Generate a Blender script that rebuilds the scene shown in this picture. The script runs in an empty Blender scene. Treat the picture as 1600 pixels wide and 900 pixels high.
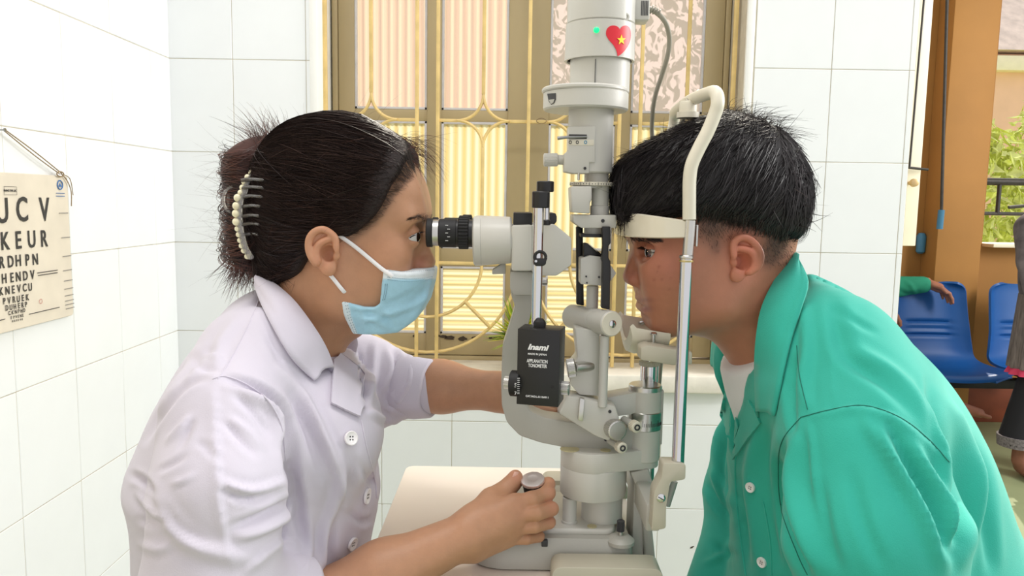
import bpy, bmesh, math, random
import numpy as np
from mathutils import Vector, Matrix
from mathutils.bvhtree import BVHTree

random.seed(7); RNG = np.random.default_rng(7)
SC = bpy.context.scene
COL = SC.collection

# ------------------------------------------------------------------ camera
F_PX = 1210.0
PITCH = math.radians(6.32); ROLL = math.radians(0.95)
CAM = np.array([0.0, 0.0, 1.25])
_F = np.array([0, math.cos(PITCH), -math.sin(PITCH)])
_U0 = np.array([0, math.sin(PITCH), math.cos(PITCH)])
_R = np.array([1.0, 0, 0]) * math.cos(ROLL) + _U0 * math.sin(ROLL)
_U = -np.array([1.0, 0, 0]) * math.sin(ROLL) + _U0 * math.cos(ROLL)
cam_data = bpy.data.cameras.new('camera'); cam = bpy.data.objects.new('camera', cam_data)
COL.objects.link(cam); SC.camera = cam
cam_data.sensor_width = 36.0; cam_data.lens = 36.0 * F_PX / 1600.0
cam_data.clip_start = 0.02; cam_data.clip_end = 200
_m = Matrix.Identity(4)
for _i in range(3):
    _m[_i][0] = _R[_i]; _m[_i][1] = _U[_i]; _m[_i][2] = -_F[_i]; _m[_i][3] = CAM[_i]
cam.matrix_world = _m

# ------------------------------------------------------------------ world, sun and added lamps, exposure
w = bpy.data.worlds.new('sky'); SC.world = w; w.use_nodes = True
bg = w.node_tree.nodes['Background']; bg.inputs['Color'].default_value = (0.99, 0.985, 1.0, 1); bg.inputs['Strength'].default_value = 0.86

def area_light(name, loc, target, sx, sy, power, col=(1, 1, 1)):
    d = bpy.data.lights.new(name, 'AREA'); d.shape = 'RECTANGLE'; d.size = sx; d.size_y = sy; d.energy = power; d.color = col
    o = bpy.data.objects.new(name, d); COL.objects.link(o); o.location = loc
    o.rotation_euler = (Vector(target) - Vector(loc)).to_track_quat('-Z', 'Y').to_euler()
    return o
area_light('hall_daylight_fill', (4.2, 1.35, 2.7), (-0.9, 1.2, 1.1), 1.8, 1.8, 165, (1.0, 0.985, 0.96))  # area lamp added for daylight from the hall side, no door there
area_light('overhead_fill', (-0.1, 0.5, 2.95), (-0.1, 0.7, 0), 1.3, 0.35, 15, (1.0, 0.98, 0.95))  # overhead area lamp added to lift the room's light, fixture unseen
sun = bpy.data.lights.new('sun', 'SUN'); sun.energy = 3.0; sun.angle = 0.01; sun.color = (1.0, 0.93, 0.8)
sun_o = bpy.data.objects.new('sun', sun); COL.objects.link(sun_o); sun_o.location = (3, 8, 6)
sun_o.rotation_euler = Vector((-0.35, -0.75, -0.85)).to_track_quat('-Z', 'Y').to_euler()
SC.view_settings.view_transform = 'Standard'; SC.view_settings.look = 'None'
SC.view_settings.gamma = 1.0; SC.view_settings.exposure = 0.06; SC.view_settings.use_curve_mapping = False

# ------------------------------------------------------------------ measuring helpers (photo pixel -> point on a plane of the place)
def ray(x, y): return _F + _R * ((x - 800) / F_PX) + _U * ((450 - y) / F_PX)
def pY(x, y, Y):
    d = ray(x, y); return CAM + d * ((Y - CAM[1]) / d[1])
def pZ(x, y, Z):
    d = ray(x, y); return CAM + d * ((Z - CAM[2]) / d[2])
def pX(x, y, X):
    d = ray(x, y); return CAM + d * ((X - CAM[0]) / d[0])
def proj(P):
    q = np.asarray(P, float) - CAM; d = q @ _F
    return np.stack([800 + F_PX * (q @ _R) / d, 450 - F_PX * (q @ _U) / d], -1)
Y0 = 0.88            # mid plane of the two faces and of the instrument
def M0(Y=Y0): return Y / F_PX     # metres per pixel at a depth

# ------------------------------------------------------------------ materials
MATS = {}
def mat(name, col, rough=0.5, metal=0.0, var=0.0, scale=30.0, bump=0.0, bscale=80.0, spec=0.5, sss=0.0, stretch=None, coat=0.0, attr=None, trans=0.0, emit=None, alpha=1.0, sheen=0.0):
    if name in MATS: return MATS[name]
    m = bpy.data.materials.new(name); m.use_nodes = True; nt = m.node_tree; N = nt.nodes; L = nt.links
    b = N['Principled BSDF']
    b.inputs['Base Color'].default_value = (*col, 1); b.inputs['Roughness'].default_value = rough
    b.inputs['Metallic'].default_value = metal; b.inputs['Specular IOR Level'].default_value = spec
    b.inputs['Coat Weight'].default_value = coat; b.inputs['Transmission Weight'].default_value = trans
    b.inputs['Alpha'].default_value = alpha
    b.inputs['Sheen Weight'].default_value = sheen
    if sss:
        b.inputs['Subsurface Weight'].default_value = sss; b.inputs['Subsurface Radius'].default_value = (0.009, 0.0035, 0.0018)
        b.inputs['Subsurface Scale'].default_value = 1.0
    if emit: b.inputs['Emission Color'].default_value = (*emit[:3], 1); b.inputs['Emission Strength'].default_value = emit[3]
    tc = N.new('ShaderNodeTexCoord'); src = tc.outputs['Object']
    if stretch:
        mp = N.new('ShaderNodeMapping'); mp.inputs['Scale'].default_value = stretch; L.new(src, mp.inputs['Vector']); src = mp.outputs['Vector']
    cout = None
    if attr:
        a = N.new('ShaderNodeAttribute'); a.attribute_name = attr; cout = a.outputs['Color']
    nz = N.new('ShaderNodeTexNoise'); nz.inputs['Scale'].default_value = scale; nz.inputs['Detail'].default_value = 5; L.new(src, nz.inputs['Vector'])
    mx = N.new('ShaderNodeMix'); mx.data_type = 'RGBA'; mx.blend_type = 'MULTIPLY'; mx.inputs['Factor'].default_value = 1.0
    rp = N.new('ShaderNodeMapRange'); rp.inputs['To Min'].default_value = 1 - var; rp.inputs['To Max'].default_value = 1 + var * 0.4
    rp.inputs['From Min'].default_value = 0.3; rp.inputs['From Max'].default_value = 0.7
    L.new(nz.outputs['Fac'], rp.inputs['Value'])
    if cout: L.new(cout, mx.inputs[6])
    else: mx.inputs[6].default_value = (*col, 1)
    L.new(rp.outputs['Result'], mx.inputs[7]); L.new(mx.outputs[2], b.inputs['Base Color'])
    if bump:
        nb = N.new('ShaderNodeTexNoise'); nb.inputs['Scale'].default_value = bscale; nb.inputs['Detail'].default_value = 4; L.new(src, nb.inputs['Vector'])
        bp = N.new('ShaderNodeBump'); bp.inputs['Strength'].default_value = bump; bp.inputs['Distance'].default_value = 0.002
        L.new(nb.outputs['Fac'], bp.inputs['Height']); L.new(bp.outputs['Normal'], b.inputs['Normal'])
    MATS[name] = m; return m
def srgb(r, g, b):
    f = lambda c: (c / 255 / 12.92) if c <= 10 else ((c / 255 + 0.055) / 1.055) ** 2.4
    return (f(r), f(g), f(b))

# ------------------------------------------------------------------ object helpers
def tag(o, label=None, cat=None, group=None, kind=None):
    if label: o['label'] = label
    if cat: o['category'] = cat
    if group: o['group'] = group
    if kind: o['kind'] = kind
    return o
def thing(name, label, cat, loc=(0, 0, 0), group=None, kind=None):
    o = bpy.data.objects.new(name, None); COL.objects.link(o); o.location = [float(c) for c in loc]; o.empty_display_size = 0.05
    return tag(o, label, cat, group, kind)
def link(o, parent=None):
    COL.objects.link(o)
    if parent is not None:
        o.parent = parent
        T = Vector(parent.location)      # things are only ever translated
        o.matrix_parent_inverse = Matrix.Translation(-T)
    return o
def mesh_obj(name, V, F, m, parent=None, smooth=40, label=None, col=None):
    me = bpy.data.meshes.new(name)
    me.from_pydata([tuple(map(float, v)) for v in V] if not isinstance(V, np.ndarray) else V.tolist(), [], F if not isinstance(F, np.ndarray) else F.tolist())
    me.update()
    if smooth:
        me.shade_smooth()
        if smooth < 180: me.set_sharp_from_angle(angle=math.radians(smooth))
    if m: me.materials.append(m)
    if col is not None:
        ca = me.color_attributes.new('col', 'FLOAT_COLOR', 'POINT')
        c4 = np.ones((len(me.vertices), 4), np.float32); c4[:, :3] = col
        ca.data.foreach_set('color', c4.ravel())
    o = bpy.data.objects.new(name, me); link(o, parent)
    if label: o['label'] = label
    return o
class MB:
    def __init__(s): s.v = []; s.f = []
    def add(s, VF):
        V, F = VF; n = len(s.v); s.v.extend([tuple(map(float, v)) for v in V]); s.f.extend([tuple(int(i) + n for i in f) for f in F]); return s
    def build(s, name, m, parent=None, smooth=40, label=None): return mesh_obj(name, s.v, s.f, m, parent, smooth, label)
def one(VF, name, m, parent=None, smooth=40, label=None): return MB().add(VF).build(name, m, parent, smooth, label)

def nrm(a): a = np.asarray(a, float); return a / (np.linalg.norm(a) + 1e-12)
def frame(d):
    d = nrm(d); a = np.array([0, 0, 1.0]) if abs(d[2]) < 0.9 else np.array([1.0, 0, 0])
    u = nrm(np.cross(a, d)); return u, np.cross(d, u), d
def lathe(o, d, prof, n=36, u=None):
    """profile [(t, r)] along axis d from point o"""
    U_, W_, D_ = frame(d); o = np.asarray(o, float); V = []; F = []; rings = []
    for t, r in prof:
        if r < 1e-7: rings.append([len(V)]); V.append(o + D_ * t)
        else:
            rings.append(list(range(len(V), len(V) + n)))
            for k in range(n):
                a = 2 * math.pi * k / n; V.append(o + D_ * t + (U_ * math.cos(a) + W_ * math.sin(a)) * r)
    for A, B in zip(rings[:-1], rings[1:]):
        for k in range(n):
            k2 = (k + 1) % n
            if len(A) == 1 and len(B) == 1: continue
            if len(A) == 1: F.append((A[0], B[k2], B[k]))
            elif len(B) == 1: F.append((A[k], A[k2], B[0]))
            else: F.append((A[k], A[k2], B[k2], B[k]))
    if len(rings[0]) > 1: F.append(tuple(reversed(rings[0])))
    if len(rings[-1]) > 1: F.append(tuple(rings[-1]))
    return V, F
def cyl(a, b, r, n=32, bev=0.0008, r2=None):
    a = np.asarray(a, float); b = np.asarray(b, float); L_ = np.linalg.norm(b - a); r2 = r if r2 is None else r2; e = min(bev, L_ * 0.3, r * 0.5)
    return lathe(a, b - a, [(0, r - e), (e, r), (L_ - e, r2), (L_, r2 - e)], n)
def knurl(a, b, r, teeth=30, depth=0.0008, bev=0.001):
    """knurled knob: cylinder with toothed rim"""
    a = np.asarray(a, float); b = np.asarray(b, float); U_, W_, D_ = frame(b - a); L_ = np.linalg.norm(b - a); n = teeth * 4; V = []; F = []
    for t, s in ((0, r - bev - depth), (bev, None), (L_ - bev, None), (L_, r - bev - depth)):
        for k in range(n):
            q = 2 * math.pi * k / n; rr = s if s else (r - (depth if k % 4 in (0, 3) else 0))
            V.append(a + D_ * t + (U_ * math.cos(q) + W_ * math.sin(q)) * rr)
    for j in range(3):
        for k in range(n):
            k2 = (k + 1) % n; F.append((j * n + k, j * n + k2, (j + 1) * n + k2, (j + 1) * n + k))
    F.append(tuple(range(n - 1, -1, -1))); F.append(tuple(range(3 * n, 4 * n)))
    return V, F
def catmull(P, k=6):
    P = [np.asarray(p, float) for p in P]; out = []
    for i in range(len(P) - 1):
        p0 = P[max(i - 1, 0)]; p1 = P[i]; p2 = P[i + 1]; p3 = P[min(i + 2, len(P) - 1)]
        for j in range(k):
            t = j / k; out.append(0.5 * ((2 * p1) + (-p0 + p2) * t + (2 * p0 - 5 * p1 + 4 * p2 - p3) * t * t + (-p0 + 3 * p1 - 3 * p2 + p3) * t ** 3))
    out.append(P[-1]); return out
def tube(P, r, n=12, smooth=0, flat=None, ref=None):
    """tube along points; r scalar or list; flat=(ru, rw) elliptical scale"""
    if smooth:
        if not np.isscalar(r): r = [q[0] for q in catmull([[x] for x in r], smooth)]
        P = catmull(P, smooth)
    P = [np.asarray(p, float) for p in P]; m = len(P); R_ = [r] * m if np.isscalar(r) else list(r)
    T = [nrm(P[min(i + 1, m - 1)] - P[max(i - 1, 0)]) for i in range(m)]
    u = frame(T[0])[0] if ref is None else nrm(np.asarray(ref) - T[0] * np.dot(ref, T[0])); V = []; F = []
    fu, fw = flat if flat else (1, 1)
    for i in range(m):
        u = nrm(u - T[i] * np.dot(u, T[i])); wv = np.cross(T[i], u)
        for k in range(n):
            a = 2 * math.pi * k / n; V.append(P[i] + (u * math.cos(a) * fu + wv * math.sin(a) * fw) * R_[i])
    for i in range(m - 1):
        for k in range(n):
            k2 = (k + 1) % n; F.append((i * n + k, i * n + k2, (i + 1) * n + k2, (i + 1) * n + k))
    F.append(tuple(range(n - 1, -1, -1))); F.append(tuple(range((m - 1) * n, m * n)))
    return V, F
def _bm_out(bm, bevel, seg=2):
    bmesh.ops.recalc_face_normals(bm, faces=bm.faces)
    if bevel > 0:
        es = [e for e in bm.edges if len(e.link_faces) == 2 and e.calc_face_angle(0) > 0.5]
        bmesh.ops.bevel(bm, geom=es, offset=bevel, segments=seg, profile=0.5, affect='EDGES', clamp_overlap=True)
    bm.verts.index_update(); V = [tuple(v.co) for v in bm.verts]; F = [tuple(v.index for v in f.verts) for f in bm.faces]; bm.free(); return V, F
def box(c, s, bevel=0.0015, rot=None, seg=2):
    bm = bmesh.new(); bmesh.ops.create_cube(bm, size=1.0)
    Rm = Matrix.Identity(3) if rot is None else rot
    for v in bm.verts: v.co = Rm @ Vector((v.co.x * s[0], v.co.y * s[1], v.co.z * s[2])) + Vector([float(q) for q in c])
    return _bm_out(bm, bevel, seg)
def prism(poly, n, bevel=0.001, seg=2):
    """3-D polygon (coplanar) extruded by vector n"""
    bm = bmesh.new(); n = Vector([float(q) for q in n]); A = [bm.verts.new([float(q) for q in p]) for p in poly]; B = [bm.verts.new(v.co + n) for v in A]
    bm.faces.new(A); bm.faces.new(list(reversed(B)))
    for i in range(len(A)):
        j = (i + 1) % len(A); bm.faces.new((A[j], A[i], B[i], B[j]))
    return _bm_out(bm, bevel, seg)
def rpoly(P, r, k=5):
    """round the corners of a 2-D or 3-D polygon with radius r (list ok)"""
    out = []; n = len(P)
    for i in range(n):
        a, b, c = (np.asarray(P[i - 1], float), np.asarray(P[i], float), np.asarray(P[(i + 1) % n], float))
        rr = r if np.isscalar(r) else r[i]
        if rr <= 0: out.append(b); continue
        e = min(rr, np.linalg.norm(a - b) * 0.49, np.linalg.norm(c - b) * 0.49)
        p = b + nrm(a - b) * e; q = b + nrm(c - b) * e
        for j in range(k + 1):
            t = j / k; out.append((1 - t) ** 2 * p + 2 * t * (1 - t) * b + t * t * q)
    return out
def cloned(o, parent=None, name=None):
    c = o.copy(); COL.objects.link(c)
    if parent is not None: c.parent = parent
    return c

# ------------------------------------------------------------------ signed-distance modelling (smooth unions meshed by surface nets)
class SDF:
    def __init__(s, lo, hi, h):
        s.lo = np.asarray(lo, float); s.h = h; s.n = np.ceil((np.asarray(hi) - s.lo) / h).astype(int) + 1
        s.ax = [(s.lo[i] + h * np.arange(s.n[i])).astype(np.float32) for i in range(3)]; s.d = np.full(tuple(s.n), 0.5, np.float32)
    def _sl(s, lo, hi):
        r = []
        for i in range(3):
            a = int(max(0, math.floor((lo[i] - s.lo[i]) / s.h))); b = int(min(s.n[i], math.ceil((hi[i] - s.lo[i]) / s.h) + 1))
            if b <= a: return None
            r.append(slice(a, b))
        return tuple(r)
    def _g(s, sl): return s.ax[0][sl[0]][:, None, None], s.ax[1][sl[1]][None, :, None], s.ax[2][sl[2]][None, None, :]
    def _op(s, sl, d, k, op):
        a = s.d[sl]
        if op == 's': d = -d
        if op == 'u':
            if k > 0: h = np.maximum(k - np.abs(a - d), 0) / k; s.d[sl] = np.minimum(a, d) - h * h * k * 0.25
            else: s.d[sl] = np.minimum(a, d)
        else:
            if k > 0: h = np.maximum(k - np.abs(a - d), 0) / k; s.d[sl] = np.maximum(a, d) + h * h * k * 0.25
            else: s.d[sl] = np.maximum(a, d)
    def ell(s, c, r, k=0.01, op='u', rot=None):
        c = np.asarray(c, float); r = np.asarray(r, float) * np.ones(3); R = float(r.max()) + k + 3 * s.h
        sl = s._sl(c - R, c + R)
        if sl is None: return
        x, y, z = s._g(sl); x = x - c[0]; y = y - c[1]; z = z - c[2]
        if rot is not None:
            q = np.asarray(rot).T; x, y, z = (q[0, 0] * x + q[0, 1] * y + q[0, 2] * z, q[1, 0] * x + q[1, 1] * y + q[1, 2] * z, q[2, 0] * x + q[2, 1] * y + q[2, 2] * z)
        k0 = np.sqrt((x / r[0]) ** 2 + (y / r[1]) ** 2 + (z / r[2]) ** 2); k1 = np.sqrt((x / r[0] ** 2) ** 2 + (y / r[1] ** 2) ** 2 + (z / r[2] ** 2) ** 2) + 1e-6
        s._op(sl, (k0 * (k0 - 1) / k1).astype(np.float32), k, op)
    def cone(s, a, b, ra, rb=None, k=0.01, op='u'):
        a = np.asarray(a, float); b = np.asarray(b, float); rb = ra if rb is None else rb; m = max(ra, rb) + k + 3 * s.h
        sl = s._sl(np.minimum(a, b) - m, np.maximum(a, b) + m)
        if sl is None: return
        x, y, z = s._g(sl); ba = b - a; L2 = float(ba @ ba) + 1e-12
        t = np.clip(((x - a[0]) * ba[0] + (y - a[1]) * ba[1] + (z - a[2]) * ba[2]) / L2, 0, 1)
        d = np.sqrt((x - a[0] - t * ba[0]) ** 2 + (y - a[1] - t * ba[1]) ** 2 + (z - a[2] - t * ba[2]) ** 2) - (ra + (rb - ra) * t)
        s._op(sl, d.astype(np.float32), k, op)
    def chain(s, P, R, k=0.01, op='u'):
        for i in range(len(P) - 1): s.cone(P[i], P[i + 1], R[i], R[i + 1], k, op)
    def poly2(s, poly):
        """2-D distance of an x-z polygon on the grid"""
        X, Z = np.meshgrid(s.ax[0], s.ax[2], indexing='ij'); P = np.asarray(poly, float); n = len(P); d = np.full(X.shape, 1e9); sg = np.ones(X.shape)
        for i in range(n):
            a = P[i]; b = P[i - 1]; e = b - a; wx = X - a[0]; wz = Z - a[1]; t = np.clip((wx * e[0] + wz * e[1]) / (e @ e + 1e-15), 0, 1)
            d = np.minimum(d, (wx - e[0] * t) ** 2 + (wz - e[1] * t) ** 2)
            c1 = Z >= a[1]; c2 = Z < b[1]; c3 = e[0] * wz > e[1] * wx
            fl = (c1 & c2 & c3) | (~c1 & ~c2 & ~c3); sg = np.where(fl, -sg, sg)
        return (np.sqrt(d) * sg).astype(np.float32)
    def poly(s, poly, k=0.005, op='i', ylo=None, yhi=None):
        d = s.poly2(poly)[:, None, :]
        if ylo is not None:
            y = s.ax[1][None, :, None]; d = np.maximum(d, np.maximum(ylo - y, y - yhi))
        s._op((slice(None),) * 3, np.broadcast_to(d, s.d.shape), k, op)
    def half(s, n, o, k=0.0, op='s'):
        """half space with outward normal n through o"""
        n = nrm(n); sl = (slice(None),) * 3; x, y, z = s._g(sl)
        s._op(sl, (((x - o[0]) * n[0] + (y - o[1]) * n[1] + (z - o[2]) * n[2])).astype(np.float32) * np.ones(s.d.shape, np.float32), k, op)
    def mesh(s, smooth=2):
        d = s.d; ins = d < 0; n0, n1, n2 = d.shape
        c = np.zeros((n0 - 1, n1 - 1, n2 - 1), np.uint8)
        for i in (0, 1):
            for j in (0, 1):
                for k in (0, 1): c += ins[i:n0 - 1 + i, j:n1 - 1 + j, k:n2 - 1 + k]
        act = (c > 0) & (c < 8); idx = np.full(c.shape, -1, np.int64); I = np.argwhere(act); idx[act] = np.arange(len(I))
        acc = np.zeros((len(I), 3)); cnt = np.zeros(len(I)); cor = [(i, j, k) for i in (0, 1) for j in (0, 1) for k in (0, 1)]
        val = {q: d[I[:, 0] + q[0], I[:, 1] + q[1], I[:, 2] + q[2]] for q in cor}
        for q in cor:
            for axn in range(3):
                if q[axn]: continue
                q2 = list(q); q2[axn] = 1; q2 = tuple(q2); a = val[q]; b = val[q2]; cr = (a < 0) != (b < 0)
                t = np.where(cr, a / np.where(cr, a - b, 1), 0); p = np.zeros((len(I), 3)); p[:] = q; p[:, axn] = t
                acc += p * cr[:, None]; cnt += cr
        V = s.lo + s.h * (I + acc / np.maximum(cnt, 1)[:, None]); Fs = []
        for axn in range(3):
            o1, o2 = [q for q in range(3) if q != axn]
            sl0 = [slice(None)] * 3; sl1 = [slice(None)] * 3; sl0[axn] = slice(0, -1); sl1[axn] = slice(1, None)
            A = ins[tuple(sl0)]; B = ins[tuple(sl1)]; E_ = np.argwhere(A != B)
            E_ = E_[(E_[:, o1] > 0) & (E_[:, o2] > 0) & (E_[:, o1] < d.shape[o1] - 1) & (E_[:, o2] < d.shape[o2] - 1)]
            if not len(E_): continue
            def cell(da, db):
                q = E_.copy(); q[:, o1] -= da; q[:, o2] -= db; return idx[q[:, 0], q[:, 1], q[:, 2]]
            Q = np.stack([cell(1, 1), cell(0, 1), cell(0, 0), cell(1, 0)], 1)
            flip = A[E_[:, 0], E_[:, 1], E_[:, 2]]
            if axn == 1: flip = ~flip
            Q[~flip] = Q[~flip][:, ::-1]; Fs.append(Q)
        F = np.concatenate(Fs); F = F[(F >= 0).all(1)]
        lab = np.arange(len(V))                       # drop stray crumbs and unused points
        while True:
            mn = lab[F].min(1); new = lab.copy()
            for q in range(4): np.minimum.at(new, F[:, q], mn)
            new = new[new]
            if (new == lab).all(): break
            lab = new
        cntc = np.bincount(lab, minlength=len(V)); F = F[cntc[lab[F[:, 0]]] > 60]; used = np.zeros(len(V), bool); used[F.ravel()] = True; rem = np.cumsum(used) - 1; V = V[used]; F = rem[F]
        for _ in range(smooth): V = relax(V, F, 0.5)
        return V, F
def relax(V, F, lam=0.5):
    n = len(V); acc = np.zeros((n, 3)); cnt = np.zeros(n)
    for i in range(F.shape[1]):
        a = F[:, i]; b = F[:, (i + 1) % F.shape[1]]
        for q in range(3):
            acc[:, q] += np.bincount(a, V[b, q], n) + np.bincount(b, V[a, q], n)
        cnt += np.bincount(a, minlength=n) + np.bincount(b, minlength=n)
    return V + lam * (acc / np.maximum(cnt, 1)[:, None] - V)
def vnormals(V, F):
    nq = np.cross(V[F[:, 2]] - V[F[:, 0]], V[F[:, 3]] - V[F[:, 1]]); N_ = np.zeros_like(V)
    for i in range(4):
        for q in range(3): N_[:, q] += np.bincount(F[:, i], nq[:, q], len(V))
    return N_ / (np.linalg.norm(N_, axis=1)[:, None] + 1e-12)
def join(*VF):
    Vs = []; Fs = []; n = 0
    for V, F in VF: Vs.append(np.asarray(V)); Fs.append(np.asarray(F) + n); n += len(V)
    return np.concatenate(Vs), np.concatenate(Fs)
def bvh(V, F): return BVHTree.FromPolygons([tuple(v) for v in V.tolist()], [tuple(f) for f in F.tolist()])
def hit(tree, x, y):
    """first surface point met when sighting pixel (x, y) -> point, normal"""
    p, n, i, dd = tree.ray_cast(Vector(CAM), Vector(nrm(ray(x, y))))
    return (None, None) if p is None else (np.array(p), np.array(n))
def pdist(Q, line):
    """distance of 2-D points to a polyline, with side sign and parameter"""
    best = np.full(len(Q), 1e9); sd = np.zeros(len(Q)); tt = np.zeros(len(Q)); L_ = np.asarray(line, float); m = len(L_) - 1
    for i in range(m):
        a = L_[i]; e = L_[i + 1] - a; wv = Q - a; t = np.clip((wv @ e) / (e @ e + 1e-12), 0, 1); r = wv - t[:, None] * e; dd = np.hypot(r[:, 0], r[:, 1])
        b = dd < best; best = np.where(b, dd, best); sd = np.where(b, np.sign(e[0] * wv[:, 1] - e[1] * wv[:, 0]), sd); tt = np.where(b, (i + t) / m, tt)
    return best, sd, tt
def folds(V, F, items, facing=-0.15, post=2):
    """cloth folds: (polyline, width, height_m, kind) measured on the near side of the cloth; kind 'r' ridge, 'v' valley, 's' step (overlap)"""
    N_ = vnormals(V, F); Q = proj(V); view = CAM - V; view /= np.linalg.norm(view, axis=1)[:, None]
    fac = np.clip(((N_ * view).sum(1) - facing) / 0.35, 0, 1); D_ = np.zeros(len(V))
    for line, wd, am, kd in items:
        L_ = np.array(catmull([[*p, 0] for p in line], 5))[:, :2] if len(line) > 2 else np.asarray(line, float)
        lo = L_.min(0) - 4 * wd; hi = L_.max(0) + 4 * wd
        sel = np.where(((Q > lo) & (Q < hi)).all(1) & (fac > 0))[0]
        if not len(sel): continue
        dd, sg, t = pdist(Q[sel], L_); env = np.clip(np.sin(np.pi * np.clip(t, 0.02, 0.98)), 0, 1) ** 0.6; x = dd / wd
        if kd == 'r': pr = np.exp(-x * x) - 0.35 * np.exp(-((x - 1.8) / 0.9) ** 2)
        elif kd == 'v': pr = -np.exp(-x * x) + 0.35 * np.exp(-((x - 1.8) / 0.9) ** 2)
        else: pr = np.where(sg > 0, np.exp(-(x / 2.2) ** 2), -0.4 * np.exp(-(x / 0.8) ** 2))
        D_[sel] += am * pr * env
    V = V + N_ * (D_ * fac)[:, None]
    for _ in range(post): V = relax(V, F, 0.5)
    return V
def patch(tree, poly, off, thick, step=3.0, edge_lift=0.0, fn=None):
    """cloth panel lying on a surface: outline sighted in pixels, filled with a fine grid, laid on the surface and given a thickness"""
    P = np.asarray(poly, float); bm = bmesh.new()
    vs = [bm.verts.new((p[0], p[1], 0)) for p in P]; bm.faces.new(vs)
    lo = P.min(0); hi = P.max(0)
    for axn in (0, 1):
        for c in np.arange(lo[axn] + step, hi[axn], step):
            pl = [0, 0, 0]; pl[axn] = c; no = [0, 0, 0]; no[axn] = 1
            bmesh.ops.bisect_plane(bm, geom=bm.verts[:] + bm.edges[:] + bm.faces[:], plane_co=pl, plane_no=no)
    bm.verts.index_update(); bm.verts.ensure_lookup_table()
    Q = np.array([v.co[:2] for v in bm.verts]); F = [tuple(v.index for v in f.verts) for f in bm.faces]
    bnd = [(e.verts[0].index, e.verts[1].index) for e in bm.edges if len(e.link_faces) == 1]
    lf = {}
    for e in bm.edges:
        if len(e.link_faces) == 1:
            f = e.link_faces[0]; vv = [v.index for v in f.verts]; a, b = e.verts[0].index, e.verts[1].index
            i = vv.index(a); lf[(a, b) if vv[(i + 1) % len(vv)] == b else (b, a)] = 1
    bm.free(); T = []; NN = []; last = None
    H = [hit(tree, *q) for q in Q]; ok = [i for i, h in enumerate(H) if h[0] is not None]
    de, _, _ = pdist(Q, np.vstack([P, P[:1]]))
    for i, h in enumerate(H):
        if h[0] is None:
            j = min(ok, key=lambda j: (Q[j][0] - Q[i][0]) ** 2 + (Q[j][1] - Q[i][1]) ** 2); Yd = H[j][0][1]; T.append(pY(Q[i][0], Q[i][1], Yd)); NN.append(H[j][1])
        else: T.append(h[0]); NN.append(h[1])
    T = np.array(T); NN = np.array(NN); NN = NN * np.sign((NN * (CAM - T)).sum(1))[:, None]
    vw = CAM - T; vw /= np.linalg.norm(vw, axis=1)[:, None]; NN = nrm_rows(NN + 0.8 * vw)
    o = off if np.isscalar(off) else np.array([off(*q) for q in Q])
    lift = o + edge_lift * np.exp(-(de / 6.0) ** 2)
    if fn is not None: lift = lift + fn(Q)
    top = T + NN * (lift + thick)[:, None] if not np.isscalar(lift) else T + NN * (lift + thick); bot = T + NN * (np.zeros(len(T)) + o - 0.002)[:, None]
    n = len(T); Fa = [tuple(reversed(f)) for f in F] + [tuple(i + n for i in f) for f in F]
    for a, b in lf: Fa.append((a, b, b + n, a + n))
    return np.vstack([bot, top]), Fa
def nrm_rows(A): return A / (np.linalg.norm(A, axis=1)[:, None] + 1e-12)
def fix_normals(o):
    bm = bmesh.new(); bm.from_mesh(o.data); bmesh.ops.recalc_face_normals(bm, faces=bm.faces); bm.to_mesh(o.data); bm.free(); return o
def text_obj(name, s, size, origin, right, up, m, parent, align='CENTER', extrude=0.0002, shear=0.0, bold=0.0, sx=1.0, space=1.0):
    cu = bpy.data.curves.new(name, 'FONT'); cu.body = s; cu.size = size; cu.align_x = align; cu.align_y = 'CENTER'; cu.extrude = extrude; cu.shear = shear; cu.offset = bold; cu.space_character = space; cu.resolution_u = 3
    t = bpy.data.objects.new(name, cu); COL.objects.link(t)
    me = bpy.data.meshes.new_from_object(t.evaluated_get(bpy.context.evaluated_depsgraph_get())); bpy.data.objects.remove(t)
    r = nrm(right); u = nrm(np.asarray(up) - r * np.dot(up, r)); n = np.cross(r, u)
    for v in me.vertices:
        p = np.asarray(origin) + r * v.co.x * sx + u * v.co.y + n * v.co.z; v.co = p.tolist()
    me.materials.clear(); me.materials.append(m)
    o = bpy.data.objects.new(name, me); link(o, parent); return o
# ================================================================== THE ROOM
YW = 2.165; XL = -0.946; XR = 1.088; GAP = 0.0016
tile_m = mat('white_glazed_tile', srgb(236, 238, 238), 0.16, var=0.02, scale=9, spec=0.5)
grout_m = mat('tile_grout', srgb(196, 188, 170), 0.9, var=0.15, scale=25, bump=0.3, bscale=200)
plaster_m = mat('white_plaster', srgb(240, 239, 233), 0.8, var=0.05, scale=8, bump=0.3, bscale=60)
sill_m = mat('sill_plaster', srgb(226, 220, 206), 0.75, var=0.14, scale=14, bump=0.4, bscale=50)
ROWS = [0.374 + 0.25 * k for k in range(-2, 10)]
def tile_mesh(wd, ht, cache={}):
    key = (round(wd, 4), round(ht, 4))
    if key not in cache:
        V, F = box((0, 0, 0), (wd - GAP, 0.007, ht - GAP), 0.0012, seg=1)
        me = bpy.data.meshes.new('tile'); me.from_pydata(V, [], F); me.materials.append(tile_m); me.shade_smooth(); me.set_sharp_from_angle(angle=0.6); cache[key] = me
    return cache[key]
def tile_at(parent, c, wd, ht, rz=0.0, yaw=0.0):
    o = bpy.data.objects.new('tile', tile_mesh(wd, ht)); link(o, parent); o.location = c
    o.rotation_euler = (random.uniform(-0.0025, 0.0025), 0, rz + random.uniform(-0.0025, 0.0025)); return o

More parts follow.
